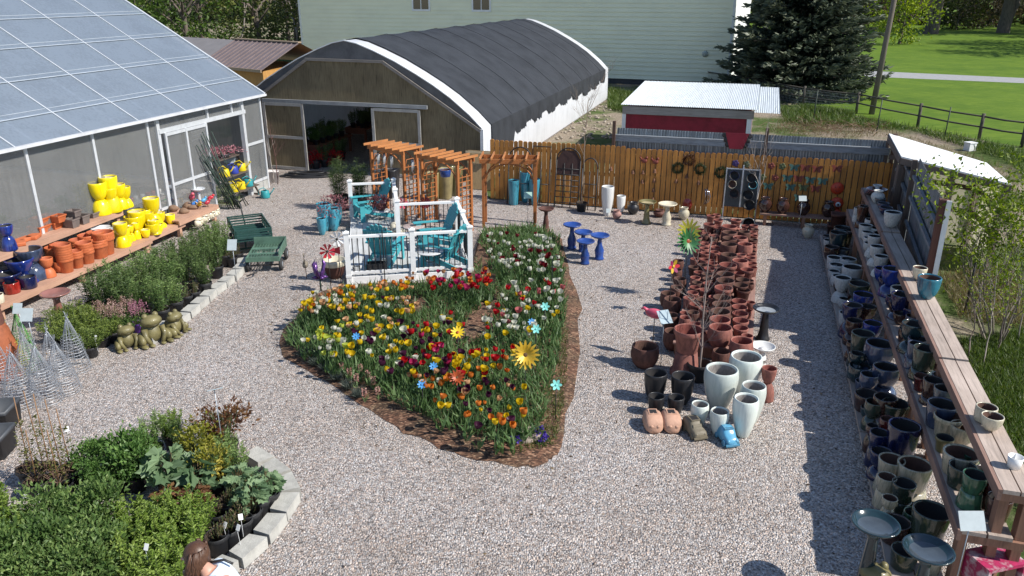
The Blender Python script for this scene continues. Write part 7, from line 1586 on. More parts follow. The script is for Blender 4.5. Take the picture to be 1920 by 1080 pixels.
# ================================================================ frogs
M_FROG = mat('moss_green_ceramic', (.165, .142, .058), .5, .3, 5, alt=(.08, .07, .03), coat=.12, bump=.2)
def frog(loc, s, yaw, label):
    o = root('frog_statue', loc, label, 'frog statue', yaw, 'moss green ceramic frogs'); b_ = MB()
    b_.ell((0, 0, s*.40), (s*.40, s*.36, s*.42), 18, 12); b_.ell((s*.14, 0, s*.86), (s*.36, s*.38, s*.23), 18, 12, M=Matrix.Rotation(-.25, 3, 'Y'))
    for sy in (-1, 1):
        b_.ell((s*.10, sy*s*.40, s*.24), (s*.42, s*.17, s*.24), 14, 9, M=Matrix.Rotation(sy*.25, 3, 'Z')); b_.ell((s*.45, sy*s*.46, s*.06), (s*.22, s*.12, s*.06), 12, 7)
        b_.tube([(s*.22, sy*s*.30, s*.62), (s*.36, sy*s*.34, s*.36), (s*.44, sy*s*.22, s*.08)], [s*.12, s*.09, s*.08], 10); b_.ell((s*.50, sy*s*.2, s*.05), (s*.13, s*.1, s*.05), 10, 6)
    body = b_.build('body', M_FROG, o)
    for sy in (-1, 1): e = MB().ell((s*.10, sy*s*.19, s*1.06), (s*.12, s*.11, s*.12), 12, 8).build('eye', M_FROG, o)
    MB().tube([(s*.42, -s*.26, s*.86), (s*.50, 0, s*.80), (s*.42, s*.26, s*.86)], s*.022, 6).build('mouth', mat('dark_moss', (.06, .05, .015), .5), o); return o
frog(G(240, 650), .40, radians(-50), 'moss green ceramic frog at the left of a seated trio'); frog(G(287, 640), .50, radians(-45), 'moss green ceramic frog in the middle of the trio, biggest'); frog(G(326, 625), .40, radians(-10), 'moss green ceramic frog at the right of the trio, turned away')
frog(G(1628, 1118), .42, radians(-100), 'moss green ceramic frog under the dark birdbaths at the shelf end')
# ================================================================ wire cage cones, urn, boxes at the left edge
def cone(px, py, h, r, m, label, seed, lean=0.0):
    p = G(px, py); rr2 = random.Random(seed); o = root('tomato_cage', p, label, 'wire cage', rr2.uniform(0, 6), 'nested wire cages stacked upside down'); a_ = MB()
    for k in range(13):
        z = .015+h*.55*k/12; q = r*(1-.66*(z/h)); a_.tube([(q*cos(t)+rr2.uniform(-.006, .006), q*sin(t)+rr2.uniform(-.006, .006), z+rr2.uniform(-.008, .008)) for t in [2*pi*j/20 for j in range(21)]], .0035, 4, cap=False)
    a_.build('ring_wires', m, o); b_ = MB()
    for k in range(22):
        t = 2*pi*k/22+rr2.uniform(-.1, .1); j = rr2.uniform(.7, 1.05); b_.tube([(r*cos(t), r*sin(t), 0), (r*.42*cos(t), r*.42*sin(t), h*.62), (r*.09*cos(t+rr2.uniform(-1, 1)), r*.09*sin(t), h*.85), (r*.14*cos(t+2.8), r*.14*sin(t+2.8), h*j)], .0032, 4, cap=False)
    b_.build('leg_wires', m, o)
M_GW = mat('galvanised_wire', (.38, .40, .43), .4, .1, 4, metal=.5)
for i, a in enumerate([(145, 693, 1.1, .23), (121, 733, .98, .26), (87, 750, 1.05, .27), (42, 757, 1.0, .28), (8, 735, 1.2, .26), (60, 712, .95, .24), (105, 700, .9, .22)]):
    cone(*a, M_GW, 'galvanised wire cage cone standing on the gravel, ' + ['rightmost and tallest', 'front, second from right', 'front, third from right', 'front, fourth from right', 'leftmost', 'back left one', 'back right one'][i], i)
cone(52, 690, 1.15, .24, mat('green_coated_wire', (.10, .32, .07), .5), 'bright green wire cage cone behind the grey ones', 31); cone(30, 700, 1.05, .24, mat('yellow_coated_wire', (.42, .38, .04), .5), 'yellow wire cage cone behind the grey ones', 32)
sign(50, 590, 1.1, .2, .22, 'pale green price sign above the wire cages, front one', M_SIGN); sign(33, 578, 1.15, .15, .18, 'pale green price sign above the wire cages, rear one', M_SIGN)
o = root('clay_chimney', G(12, 705), 'tall orange clay chimney pot at the left edge behind the wire cages', 'chimney pot'); MB().lathe([(0, 0), (.28, 0), (.3, .06), (.24, .12), (.27, .5), (.2, .85), (.16, .95)], 24).build('belly', mat('orange_clay', (.30, .085, .032), .7, .3, 4), o); MB().lathe([(.16, .95), (.17, 1.0), (.15, 1.2), (.17, 1.24), (.13, 1.24), (.12, 1.0, 1), (0, 1.0, 1)], 22).build('neck', [GL['rust brown'][0], M_INSD], o)
for i, (px, py, s) in enumerate(((2, 800, .3), (-6, 850, .28))):
    m_ = MB().lathe([(0, 0), (s*.95, 0), (s*1.05, .3), (s*1.12, .3), (s*1.12, .36), (s*1.0, .36), (s*.95, .1), (0, .1)], 4); tag(m_.build('square_planter', mat('slate_plastic', (.06, .066, .075), .55), None, G(px, py), pi/4+.1), ['slate grey square planter at the left edge below the wire cages', 'slate grey square planter at the left edge, nearer one'][i], 'planter', 'slate square planters')
# potted evergreens behind the deck
for i, (px, py, h) in enumerate(((640, 392, 1.15), (676, 392, 1.1))):
    p = G(px, py); o = root('potted_pine', p, 'long needled potted pine behind the deck, %s one' % ['left', 'right'][i], 'potted tree', i, 'potted pines behind the deck'); inst('nursery_pot', NPOT, (0, 0, 0), None, None, 0, (.27, .27, .42), parent=o); q = inst('foliage', spikes(200+i, 30, h, .30, [leafmat('pine_needle', (.035, .07, .02), (.11, .15, .05))], (.12, .2), .06, 60), (0, 0, .38), None, None, parent=o); del_empty(o)
# display table inside the hoop house
for k, (u, v, w, l) in enumerate(((-7.3, 1.2, .9, 2.6), (-3.6, 2.6, 1.0, 4.2), (-7.4, 5.2, .9, 4.0), (-5.4, 8.5, 1.6, 3.5))):
    q = Q0+BV*u+AV*v; o = root('plant_bench', (q.x, q.y, 0), 'red brown plant bench inside the hoop house, %s' % ['left front', 'right front', 'left rear', 'middle rear'][k], 'bench', RZ, 'plant benches in the hoop house')
    M_RB = wood('red_bench_timber', (.26, .09, .05), .8, axis='Y')
    MB().bb(-w/2, w/2, -.1, l, .6, .66).build('bench_top', M_RB, o); MB().bb(-w/2-.03, -w/2-.001, -.1, l, .5, .7).build('side_board', M_RB, o); MB().bb(-w/2, w/2, -.13, -.102, .45, .7).build('front_board', M_RB, o)
    for sx in (-1, 1):
        for y in (.05, l-.1): MB().bb(sx*(w/2-.08)-.04, sx*(w/2-.08)+.04, y-.04, y+.04, 0, .6).build('leg', M_RB, o)
    n = 0
    for a in range(int(l/.5)):
        for b_ in range(2):
            c = q+BV*((b_-.5)*w*.5)+AV*(a*.5+.15); oo = root('potted_plant', (c.x, c.y, .662), None, 'potted plant', rp.uniform(0, 6), 'plants on the hoop house benches'); inst('nursery_pot', NPOT, (0, 0, 0), None, None, 0, (.12, .12, .2), parent=oo); inst('foliage', PT[rp.choice(['deep', 'bush', 'mid'])][0], (0, 0, .18), None, None, rp.uniform(0, 6), (.9, .9, .9), parent=oo); del_empty(oo)
            REG.append((oo, 'leafy nursery plant', 'on the %s hoop house bench' % ['left front', 'right front', 'left rear', 'middle rear'][k], None, c.y))
for u, v in ((-6.4, .7), (-6.3, 1.4), (-6.5, 2.2)):
    c = Q0+BV*u+AV*v; oo = root('potted_plant', (c.x, c.y, 0), None, 'potted plant', 0, 'plants on the hoop house floor'); inst('nursery_pot', NPOT, (0, 0, 0), None, None, 0, (.16, .16, .28), parent=oo); inst('foliage', PT['deep'][1], (0, 0, .25), None, None, 0, (1.1, 1.1, 1), parent=oo); del_empty(oo); REG.append((oo, 'dark leafy nursery plant', 'on the hoop house floor', None, c.y))
m_ = MB(); m_.add([(x, QL-.02, z-.02) for x, z in arc]+[(-9.72, QL-.02, 0), (0, QL-.02, 0)], [tuple(range(len(arc)+2))]); m_.build('rear_wall', M_BARN, qh)
# ================================================================ trees
M_BARK = mat('grey_bark', (.13, .105, .085), .95, .35, 3, bump=.6, bscale=12, stretch=(3, 3, .6)); M_PALEB = mat('pale_bark', (.36, .31, .27), .85, .25, 6); M_REDB = mat('red_bark', (.13, .06, .05), .85, .25, 6)
def branches(mb, p, d, L, r, depth, rr, spread=.6, ends=None, gnarl=.15):
    pts = [Vector(p)]; q = Vector(p); dd = Vector(d).normalized(); n = 5
    for k in range(n): dd = (dd+Vector((rr.gauss(0, gnarl), rr.gauss(0, gnarl), rr.gauss(0, gnarl*.5)+.03))).normalized(); q = q+dd*(L/n); pts.append(q.copy())
    mb.tube(pts, [r*(1-.75*i/n) for i in range(n+1)], 6 if r > .03 else 4, cap=False)
    if ends is not None: ends.append(q.copy())
    if depth > 0:
        for k in range(rr.choice((2, 3, 3, 4))):
            i = rr.randrange(2, n+1); a = Vector((rr.gauss(0, 1), rr.gauss(0, 1), rr.gauss(.3, .5))).normalized(); branches(mb, pts[i], (dd+a*spread), L*rr.uniform(.5, .75), r*.5, depth-1, rr, spread, ends, gnarl)
def decid(x, y, h, r, leaf, seed, label, n=2600, low=.15, L=(.28, .42), trunk=.25, cat='tree', group='trees behind the greenhouse', z=0, lw=.6, name='broadleaf_tree', clumps=34, depth=2):
    rr = random.Random(seed); o = root(name, (x, y, z), label, cat, 0, group); t_ = MB(); ends = []
    t_.tube([(0, 0, -.2), (.1, 0, h*.2), (.0, .1, h*.45)], [trunk, trunk*.8, trunk*.6], 9, cap=False)
    for k in range(6): a = 2*pi*k/6+rr.uniform(-.3, .3); branches(t_, (.02*cos(a), .05, h*rr.uniform(.2, .45)), (cos(a), sin(a), rr.uniform(.6, 1.2)), h*.4, trunk*.45, depth, rr, .7, ends)
    t_.build('trunk', M_BARK, o); g = np.random.default_rng(seed)
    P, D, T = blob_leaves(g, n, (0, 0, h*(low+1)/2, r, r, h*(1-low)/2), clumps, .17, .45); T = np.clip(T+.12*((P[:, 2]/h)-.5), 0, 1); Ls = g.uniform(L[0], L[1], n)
    inst('crown', leaves_mesh('crown', P, D, Ls, Ls*lw, T, [leaf], rng=g), (0, 0, 0), None, None, parent=o); del_empty(o); return o
LF1 = leafmat('spring_leaf', (.07, .125, .02), (.19, .25, .045)); LF2 = leafmat('olive_spring_leaf', (.095, .115, .028), (.22, .23, .07)); LF3 = leafmat('lime_spring_leaf', (.16, .23, .02), (.34, .40, .05)); LF4 = leafmat('brown_twig_leaf', (.09, .07, .035), (.19, .15, .08)); LF5 = leafmat('dark_wood_leaf', (.03, .05, .014), (.09, .11, .03))
for i, (x, y, h, r, lf, lo) in enumerate([(-31, 62, 10, 4.2, LF1, .02), (-26, 66, 11, 4.5, LF1, .04), (-21.5, 70, 10, 3.6, LF2, .03), (-38, 74, 13, 5.5, LF1, .02), (-30, 80, 13, 5.5, LF5, .0), (-22, 84, 12, 5, LF5, .0), (-17.5, 80, 12, 3.6, LF5, .05), (-47, 86, 15, 7, LF1, .0), (-36, 92, 14, 6, LF5, .0), (-26, 96, 15, 6.5, LF5, .0), (-16, 92, 14, 5, LF5, .02), (-20, 104, 16, 7, LF5, .0)]):
    decid(x, y, h, r, lf, 300+i, ['leafy green tree behind the little sheds, leftmost of the front row', 'leafy green tree behind the little sheds, middle of the front row', 'olive leaved tree right of the little sheds', 'taller green tree beyond the front row at the left', 'dark leaved tree in the second row behind the sheds', 'dark leaved tree in the second row near the barn', 'dark leaved tree beside the left end of the barn building', 'broad green tree at the far left behind the greenhouse', 'dark tree at the left of the back row', 'dark tree in the middle of the back row', 'dark tree right in the back row by the barn', 'tallest dark tree at the very back'][i], n=3000 if i < 4 else 2200, low=lo, L=(.3, .5) if i > 3 else (.24, .4))
for i, (x, y) in enumerate(((-19.3, 73), (-17.2, 70), (-23.5, 69))):
    rr = random.Random(i); o = root('bare_tree', (x, y, 0), 'bare pale branched tree among the dark trees left of the barn, %s' % ['middle one', 'rightmost one', 'leftmost one'][i], 'tree', 0, 'bare trees left of the barn'); t_ = MB(); branches(t_, (0, 0, 0), (.05, 0, 1), 5.5, .13, 3, rr, .75); t_.build('trunk', M_PALEB, o)
# blue-green spruce
def conifer(p, h, r, seed, label):
    o = root('spruce_tree', p, label, 'tree'); MB().tube([(0, 0, -.2), (0, 0, h)], [.38, .03], 10).build('trunk', M_BARK, o); g = np.random.default_rng(seed); Ps = []; Ds = []; Ts = []; st = MB(); rr = random.Random(seed)
    z = .25
    while z < h*.97:
        R_ = r*(1-z/h)**.8*rr.uniform(.85, 1.08); nb = max(6, int(13*(1-z/h)+5))
        for k in range(nb):
            a = 2*pi*(k+rr.random()*.8)/nb; L = R_*rr.uniform(.78, 1.12); n = int(58*L/2.5)+10
            f = g.random(n)**.7; dr = -.16*L*f+.20*L*np.maximum(f-.55, 0)**1.2*2
            w = .30*L*(1-f*.8)*.55; off = g.normal(size=n)*w; x0 = L*f
            Ps.append(np.stack([x0*cos(a)-off*sin(a), x0*sin(a)+off*cos(a), z+dr+g.normal(size=n)*.05-.1*abs(off)], 1))
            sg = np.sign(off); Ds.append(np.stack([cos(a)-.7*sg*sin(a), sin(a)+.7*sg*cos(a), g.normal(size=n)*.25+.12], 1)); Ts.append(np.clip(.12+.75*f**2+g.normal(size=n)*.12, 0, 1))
            if rr.random() < .5: st.tube([(0, 0, z), (L*.5*cos(a), L*.5*sin(a), z-.08*L), (L*.9*cos(a), L*.9*sin(a), z-.09*L)], [.045, .03, .008], 4, cap=False)
        z += rr.uniform(.24, .36)
    P, D, T = map(np.concatenate, (Ps, Ds, Ts)); n = len(P); Ls = g.uniform(.28, .5, n)
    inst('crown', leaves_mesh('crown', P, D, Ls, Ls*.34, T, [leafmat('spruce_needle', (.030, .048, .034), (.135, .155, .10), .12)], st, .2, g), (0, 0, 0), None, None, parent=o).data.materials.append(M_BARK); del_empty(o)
conifer((17.6, 50.2, 0), 15.5, 5.0, 9, 'massive dark blue-green spruce beside the barn building'); 
# lime willow, cottonwoods and brush beyond the lawn
decid(46.5, 99, 9, 4.0, LF3, 401, 'bright lime green tree at the left edge of the far lawn', 2600, .05, (.3, .45), group=None)
def cottonwood(x, y, r0, seed, label, lean=0.0):
    o = decid(x, y, 21, 9.5, LF1, seed, label, 3400, .42, (.5, .8), r0, group='old thick trees beyond the lawn', name='old_tree', clumps=40)
    rr = random.Random(seed); t_ = MB()
    for k in range(2): t_.tube([(rr.uniform(-.9, .9), rr.uniform(-.5, .5), -.2), (rr.uniform(-1.6, 1.6), 0, 4), (rr.uniform(-3, 3), 0, 9)], [r0*.75, r0*.55, r0*.3], 9, cap=False)
    t_.build('side_trunk', M_BARK, o)
for i, (x, y, r0) in enumerate(((62, 122, .75), (74, 125, .95), (79.5, 121, 1.0), (88, 128, .7), (97, 118, .9))):
    cottonwood(x, y, r0, 420+i, 'old thick trunked tree beyond the lawn, %s' % ['leftmost', 'second from left', 'thickest one', 'behind the thickest one', 'rightmost'][i])
for i in range(9):
    x = 56+i*5.6; decid(x, 136+4*(i % 3), 7, 3.6, LF4 if i % 3 else LF2, 440+i, 'scrubby brown-green thicket shrub beyond the old trees, %s from the left' % ORD[i+1], 1300, .0, (.3, .5), .1, 'shrub', 'thicket shrubs beyond the lawn', name='thicket_shrub', clumps=24)
for i, (x, y, h) in enumerate(((44, 60, 16), (52, 74, 17), (68, 90, 18))): decid(x+20, y+22, h, 7.5, LF1, 460+i, 'tall leafy tree standing out right of the lawn, %s' % ['nearest', 'middle one', 'farthest'][i], 2200, .3, (.5, .8), .4, group='trees right of the lawn')
# far woodland closing the view
g = np.random.default_rng(77); n = 14000; a = g.uniform(-.75, .75, n); d = g.uniform(170, 215, n); P = np.stack([d*np.sin(a), d*np.cos(a), g.random(n)**1.3*14], 1); D = g.normal(size=(n, 3)); D[:, 2] += .3
tag(inst('far_woods', leaves_mesh('far_woods', P, D, g.uniform(1.6, 3.0, n), g.uniform(.9, 1.6, n), np.clip(.25+P[:, 2]/30+g.normal(size=n)*.15, 0, 1), [leafmat('far_wood_leaf', (.05, .06, .025), (.13, .14, .05))], rng=g), (0, 0, 0), None, None), 'mass of far woodland along the back of the view', 'woods', kind='stuff')
# bare saplings in the yard
def sapling(px, py, h, m, seed, label, lean=(0, 0), tr=.022, wild=.35, z=0.0, n=11, start=.35, grp='bare saplings in the yard', pot_=None):
    p = G(px, py, z); rr = random.Random(seed); o = root('bare_sapling', (p.x, p.y, z), label, 'sapling', 0, grp); t_ = MB()
    pts = [(lean[0]*f*f+rr.gauss(0, .012), lean[1]*f*f+rr.gauss(0, .012), h*f) for f in [k/8 for k in range(9)]]; t_.tube(pts, [tr*(1-.8*k/8) for k in range(9)], 6)
    t_.build('trunk', m, o); b_ = MB()
    for k in range(n):
        f = rr.uniform(start, .95); i = int(f*8); q = Vector(pts[i]); a = rr.uniform(0, 6.28); branches(b_, q, (cos(a)*wild*2, sin(a)*wild*2, 1), h*rr.uniform(.15, .3), tr*.32, 2, rr, .55, None, .14)
    b_.build('branch', m, o)
    if pot_: inst('nursery_pot', NPOT, (0, 0, 0), None, None, 0, (pot_, pot_, pot_*1.6), parent=o); del_empty(o)
    return o
sapling(1309, 712, 2.35, mat('grey_twig', (.22, .17, .15), .8), 2, 'bare twiggy sapling in a black pot before the terracotta rows', (.12, .5), .022, .5, pot_=.2, n=16, start=.25)
sapling(1415, 418, 2.75, M_PALEB, 3, 'pale barked bare sapling before the shaded fence end', (.08, .05), .022, .22, n=9, start=.4); sapling(1090, 396, 3.3, mat('tan_twig', (.28, .21, .16), .8), 4, 'bare tan sapling before the iron trellis', (.1, 0), .02, .25, n=12, pot_=.17)
sapling(522, 345, 1.85, M_REDB, 5, 'reddish bare sapling leaning at the greenhouse corner', (-.08, 0), .018, .2, n=10, start=.4); sapling(514, 341, 1.3, M_PALEB, 6, 'pale bare whip growing in the white bucket', (-.1, 0), .015, .2, z=.3, n=4)
# flowering basket and dark thing under the trellis
# yellow-green shrub and saplings right of the shelves
rr = random.Random(12); p = G(1862, 640); o = root('leafy_shrub', p, 'open yellow-green shrub of many thin stems right of the shelves', 'shrub'); t_ = MB(); ends = []
for k in range(13): a = rr.uniform(0, 6.28); branches(t_, (.15*cos(a), .15*sin(a), 0), (cos(a)*.38-.05, sin(a)*.5+.25, 1), rr.uniform(1.3, 2.1), .02, 2, rr, .55, ends, .12)
t_.build('stem', mat('shrub_bark', (.20, .17, .13), .85), o); g = np.random.default_rng(4); E_ = np.array([list(e) for e in ends]); k = g.integers(0, len(E_), 3600); P = E_[k]+g.normal(size=(3600, 3))*.13; P = P[P[:, 2] > .6]; n = len(P); D = g.normal(size=(n, 3)); D[:, 2] += .3; Ls = g.uniform(.06, .11, n)
inst('foliage', leaves_mesh('foliage', P, D, Ls, Ls*.55, g.random(n), [leafmat('yellow_green_leaf', (.12, .18, .012), (.30, .37, .04))], rng=g), (0, 0, 0), None, None, parent=o); del_empty(o)
for i, (px, py, h) in enumerate(((1812, 672, 1.5), (1842, 690, 1.9), (1868, 660, 1.7), (1905, 640, 2.3))):
    o = sapling(px, py, h, M_PALEB if i % 2 else MATS['grey_twig'], 20+i, 'thin stemmed wild sapling in the grass right of the shelves, %s from the left' % ORD[i+1], (rr.uniform(-.2, .2), .1), .014, .3, n=8, grp='wild saplings right of the shelves')
    g = np.random.default_rng(i); n = 160; P = np.stack([g.normal(size=n)*.22, g.normal(size=n)*.22, h*g.uniform(.5, 1.05, n)], 1); inst('foliage', leaves_mesh('foliage', P, g.normal(size=(n, 3)), g.uniform(.04, .07, n), g.uniform(.02, .035, n), g.random(n), [leafmat('yellow_green_leaf', (0, 0, 0), (0, 0, 0))], rng=g), (0, 0, 0), None, None, parent=o); del_empty(o)
p = G(1808, 590); o = root('steel_fence_post', p, 'dark leaning steel fence post beyond the shelves', 'post'); MB().tube([(0, 0, 0), (.06, .1, 1.5)], .022, 6).build('shaft', M_IRON, o); MB().box((.03, .05, .75), (.05, .01, .06)).build('clip', M_GALV, o)
# ---------------------------------------------------------------- grass
g = np.random.default_rng(6); M_GR1 = leafmat('tall_grass_blade', (.065, .11, .02), (.17, .21, .055)); M_GR2 = leafmat('dry_grass_blade', (.18, .15, .07), (.34, .29, .16))
me = blades('tall_grass', 15000, [[(1462, 205), (1610, 224), (1780, 256), (1925, 290), (1925, 340), (1880, 300), (1700, 245), (1580, 240), (1470, 232)], [(1142, 170), (1222, 185), (1170, 212), (1140, 205)], [(1500, 204), (1600, 218), (1600, 222), (1500, 210)]], g, .15, .45, [M_GR1], .03, base=-.01)
tag(inst('tall_grass', me, (0, 0, 0), None, None), 'tall rough green grass along the post and rail fence', 'grass', kind='stuff')
me = blades('weedy_grass', 22000, [[(1800, 640), (1925, 620), (1925, 1000), (1900, 880), (1850, 760)], [(1925, 600), (2500, 560), (2500, 1000), (1925, 1000)]], g, .05, .18, [M_GR1], .014, base=-.01); tag(inst('short_grass', me, (0, 0, 0), None, None), 'short weedy grass on the ground right of the shelves', 'grass', kind='stuff')
me = blades('dry_grass', 10000, [[(1460, 225), (1640, 235), (1900, 320), (1920, 400), (1880, 420), (1700, 255), (1560, 262), (1440, 250)], [(1760, 520), (1900, 500), (1925, 620), (1800, 600)], [(1925, 330), (2500, 420), (2500, 600), (1925, 600)]], g, .08, .3, [M_GR2], .018, base=-.01); tag(inst('dry_grass', me, (0, 0, 0), None, None), 'dry straw coloured grass and stalks on the rough ground', 'grass', kind='stuff')
P = G(1555, 246); n = 500; Q = g.normal(size=(n, 3))*np.array([1.3, .7, .12])+np.array([0, 0, .2]); Q[:, 2] = np.abs(Q[:, 2]); D = g.normal(size=(n, 3)); D[:, 2] *= .4
tag(inst('brush_pile', leaves_mesh('brush_pile', Q, D, g.uniform(.25, .8, n), g.uniform(.012, .03, n), g.random(n), [leafmat('brush_twig', (.14, .08, .05), (.28, .19, .13))], rng=g), P, None, None), 'heap of reddish brown cut brush behind the metal fence', 'brush pile', kind='stuff')
nr = 260; rk_ = MB(); rr = random.Random(2)
for k in range(nr):
    px, py = rr.uniform(1000, 1150), rr.uniform(195, 262); p = G(px, py); s = rr.uniform(.03, .10)
    rk_.ell((p.x, p.y, s*.3), (s, s*rr.uniform(.6, 1), s*.6), 7, 5, M=Matrix.Rotation(rr.uniform(0, 3), 3, 'Z'))
tag(rk_.build('loose_rocks', mat('loose_rock', (.34, .29, .23), .95, .3, 6)), 'loose tan rocks on the bare strip beside the hoop house', 'rocks', kind='stuff')
# red folding display stool at the near end of the shelves
p = G(1868, 1040, .62); o = root('printed_crate', (p.x, p.y, 0), 'magenta printed crate on red legs below the pale price sign', 'crate', .25)
M_MAG = mat('magenta_print', (.34, .02, .08), .5, .5, 9, alt=(.55, .50, .50)); MB().bb(-.24, .24, -.17, .17, .56, .60).build('top', M_MAG, o)
for sx in (-1, 1): MB().bb(sx*.22-.02, sx*.22+.02, -.17, .17, .30, .558).build('side_panel', M_MAG, o)
for sx in (-.2, .2):
    for sy in (-.14, .14): MB().bb(sx-.025, sx+.025, sy-.025, sy+.025, 0, .30).build('leg', M_TIMBERX, o)

# ================================================================ the customer bending over the plants
def skinobj(name, V, E_, Rr, m, parent, sub=2, rootv=0):
    me = bpy.data.meshes.new(name); me.from_pydata([tuple(v) for v in V], E_, []); me.materials.append(m); o = bpy.data.objects.new(name, me); link(o, parent)
    md = o.modifiers.new('skin', 'SKIN'); md.use_smooth_shade = True
    if not me.skin_vertices: 
        bpy.context.view_layer.objects.active = o
    sv = me.skin_vertices[0].data
    for i, r in enumerate(Rr): sv[i].radius = (r, r) if not isinstance(r, tuple) else r; sv[i].use_root = (i == rootv)
    s2 = o.modifiers.new('sub', 'SUBSURF'); s2.levels = sub; s2.render_levels = sub; return o
hd = G(364, 1043, 1.40); pr_ = root('person', (hd.x+.42, hd.y-.12, 0), 'person with long brown hair in a pale blue top bending over the front left plants', 'person', 0)
bx, by = pr_.location.x, pr_.location.y; Lc = lambda v: Vector((v[0]-bx, v[1]-by, v[2]))
H_ = Lc(hd); HIP = Vector((.02, -.02, .93)); CH = Vector((-.19, .03, 1.19)); NK = Vector((-.32, .07, 1.32)); WA = Vector((-.06, 0, 1.03))
V = []; Eg = []; Rd = []
def av(v, r, par=None):
    V.append(Vector(v)); Rd.append(r); 
    if par is not None: Eg.append((par, len(V)-1))
    return len(V)-1
a0 = av(HIP, .13); a1 = av(WA, .115, a0); a2 = av(CH, .125, a1); a3 = av(NK, .055, a2); a4 = av(H_+Vector((.02, 0, -.07)), .062, a3); a5 = av(H_, .088, a4); a6 = av(H_+Vector((-.01, 0, .06)), .07, a5)
FD = Vector((-.25, .03, -.10))
for s in (-1, 1):
    sd_ = Vector((.05, s*.17, .0)); sh = av(CH+Vector((-.05, s*.17, .05)), .058, a2); el = av(CH+Vector((-.19, s*.20, -.20)), .042, sh); wr_ = av(CH+Vector((-.40, s*.10, -.33)), .028, el); pm = av(CH+Vector((-.47, s*.085, -.355)), .030, wr_)
    for k in range(4): 
        b0_ = av(V[pm]+Vector((-.045, (k-1.5)*.017, -.008)), .0095, pm); b1_ = av(V[b0_]+Vector((-.028, 0, -.014)), .0085, b0_); av(V[b1_]+Vector((-.016+.004*abs(k-1.5), 0, -.020)), .0075, b1_)
    t0_ = av(V[pm]+Vector((-.012, -s*.035, -.010)), .0105, pm); av(V[t0_]+Vector((-.028, -s*.010, -.012)), .0085, t0_)
    hp = av(HIP+Vector((0, s*.095, -.08)), .095, a0); kn = av((.0-.06*s, s*.11, .50), .062, hp); ak = av((.05-.10*s, s*.12, .09), .042, kn); av((-.10-.10*s, s*.13, .045), .038, ak)
M_SKIN = mat('skin', (.50, .27, .19), .5, .06, 5); M_TOP = mat('pale_blue_top', (.58, .66, .76), .8, .06, 4, bump=.1); M_JEAN = mat('dark_trousers', (.03, .04, .07), .85, .2, 6); M_HAIR = mat('brown_hair', (.085, .040, .022), .45, .35, 12, stretch=(9, 9, 1.2))
body = skinobj('body', V, Eg, Rd, M_SKIN, pr_)
tv = []; te = []; tr_ = []
def tvadd(v, r, par=None):
    tv.append(Vector(v)); tr_.append(r)
    if par is not None: te.append((par, len(tv)-1))
    return len(tv)-1
b0 = tvadd(HIP+Vector((0, 0, .03)), .148); b1 = tvadd(WA, .136, b0); b2 = tvadd(CH, .150, b1); b3 = tvadd(CH+(NK-CH)*.6, .085, b2)
for s in (-1, 1): q = tvadd(CH+Vector((-.05, s*.17, .05)), .074, b2); tvadd(CH+Vector((-.13, s*.188, -.10)), .060, q)
skinobj('top', tv, te, tr_, M_TOP, pr_)
tv = []; te = []; tr_ = []; b0 = tvadd(HIP+Vector((0, 0, -.0)), .142)
for s in (-1, 1): q = tvadd(HIP+Vector((0, s*.095, -.09)), .108, b0); q = tvadd((.0-.06*s, s*.11, .50), .076, q); tvadd((.05-.10*s, s*.12, .12), .062, q)
skinobj('trousers', tv, te, tr_, M_JEAN, pr_)
for s in (-1, 1):
    sh_ = MB().ell((-.06-.10*s, s*.13, .045), (.13, .05, .045), 12, 8); sh_.build('shoe', mat('dark_shoe', (.05, .045, .045), .7), pr_)
    MB().tube([CH+Vector((.10, s*.10, .12)), CH+Vector((.02, s*.11, .155)), CH+Vector((-.12, s*.10, .13))], .012, 6).build('strap', M_BLACK, pr_)
hm = MB(); rr = random.Random(5)
hm.ell(H_+Vector((.025, 0, .025)), (.115, .108, .118), 20, 14)
for k in range(120):
    a = rr.uniform(-1.9, 1.9); q = H_+Vector((.03+.085*cos(a), .1*sin(a), .05+rr.uniform(-.03, .06))); l = rr.uniform(.22, .33)
    hm.tube([q, q+Vector((.02*cos(a)-.02, .035*sin(a), -l*.4)), q+Vector((-.05+.02*cos(a), .03*sin(a), -l*.8)), q+Vector((-.09+rr.uniform(-.02, .02), .02*sin(a), -l))], [.012, .014, .010, .003], 5)
hm.build('hair', M_HAIR, pr_)
fc = H_+Vector((-.085, .0, -.02)); MB().tube([fc+Vector((-.0, 0, .02)), fc+Vector((-.03, 0, -.012))], [.008, .014], 8).build('nose', M_SKIN, pr_)
for s in (-1, 1):
    e = MB().ell(fc+Vector((.006, s*.032, .018)), (.010, .013, .009), 10, 6).build('eye', mat('eye_white', (.6, .6, .58), .3), pr_); MB().ell(fc+Vector((-.001, s*.032, .018)), (.005, .006, .006), 8, 5).build('iris', mat('dark_iris', (.03, .02, .015), .3), e)
    MB().ell(H_+Vector((0, s*.092, -.01)), (.025, .012, .034), 10, 7).build('ear', M_SKIN, pr_)
MB().ell(fc+Vector((.0, 0, -.045)), (.010, .024, .007), 10, 6).build('mouth', mat('lips', (.36, .11, .10), .5), pr_)
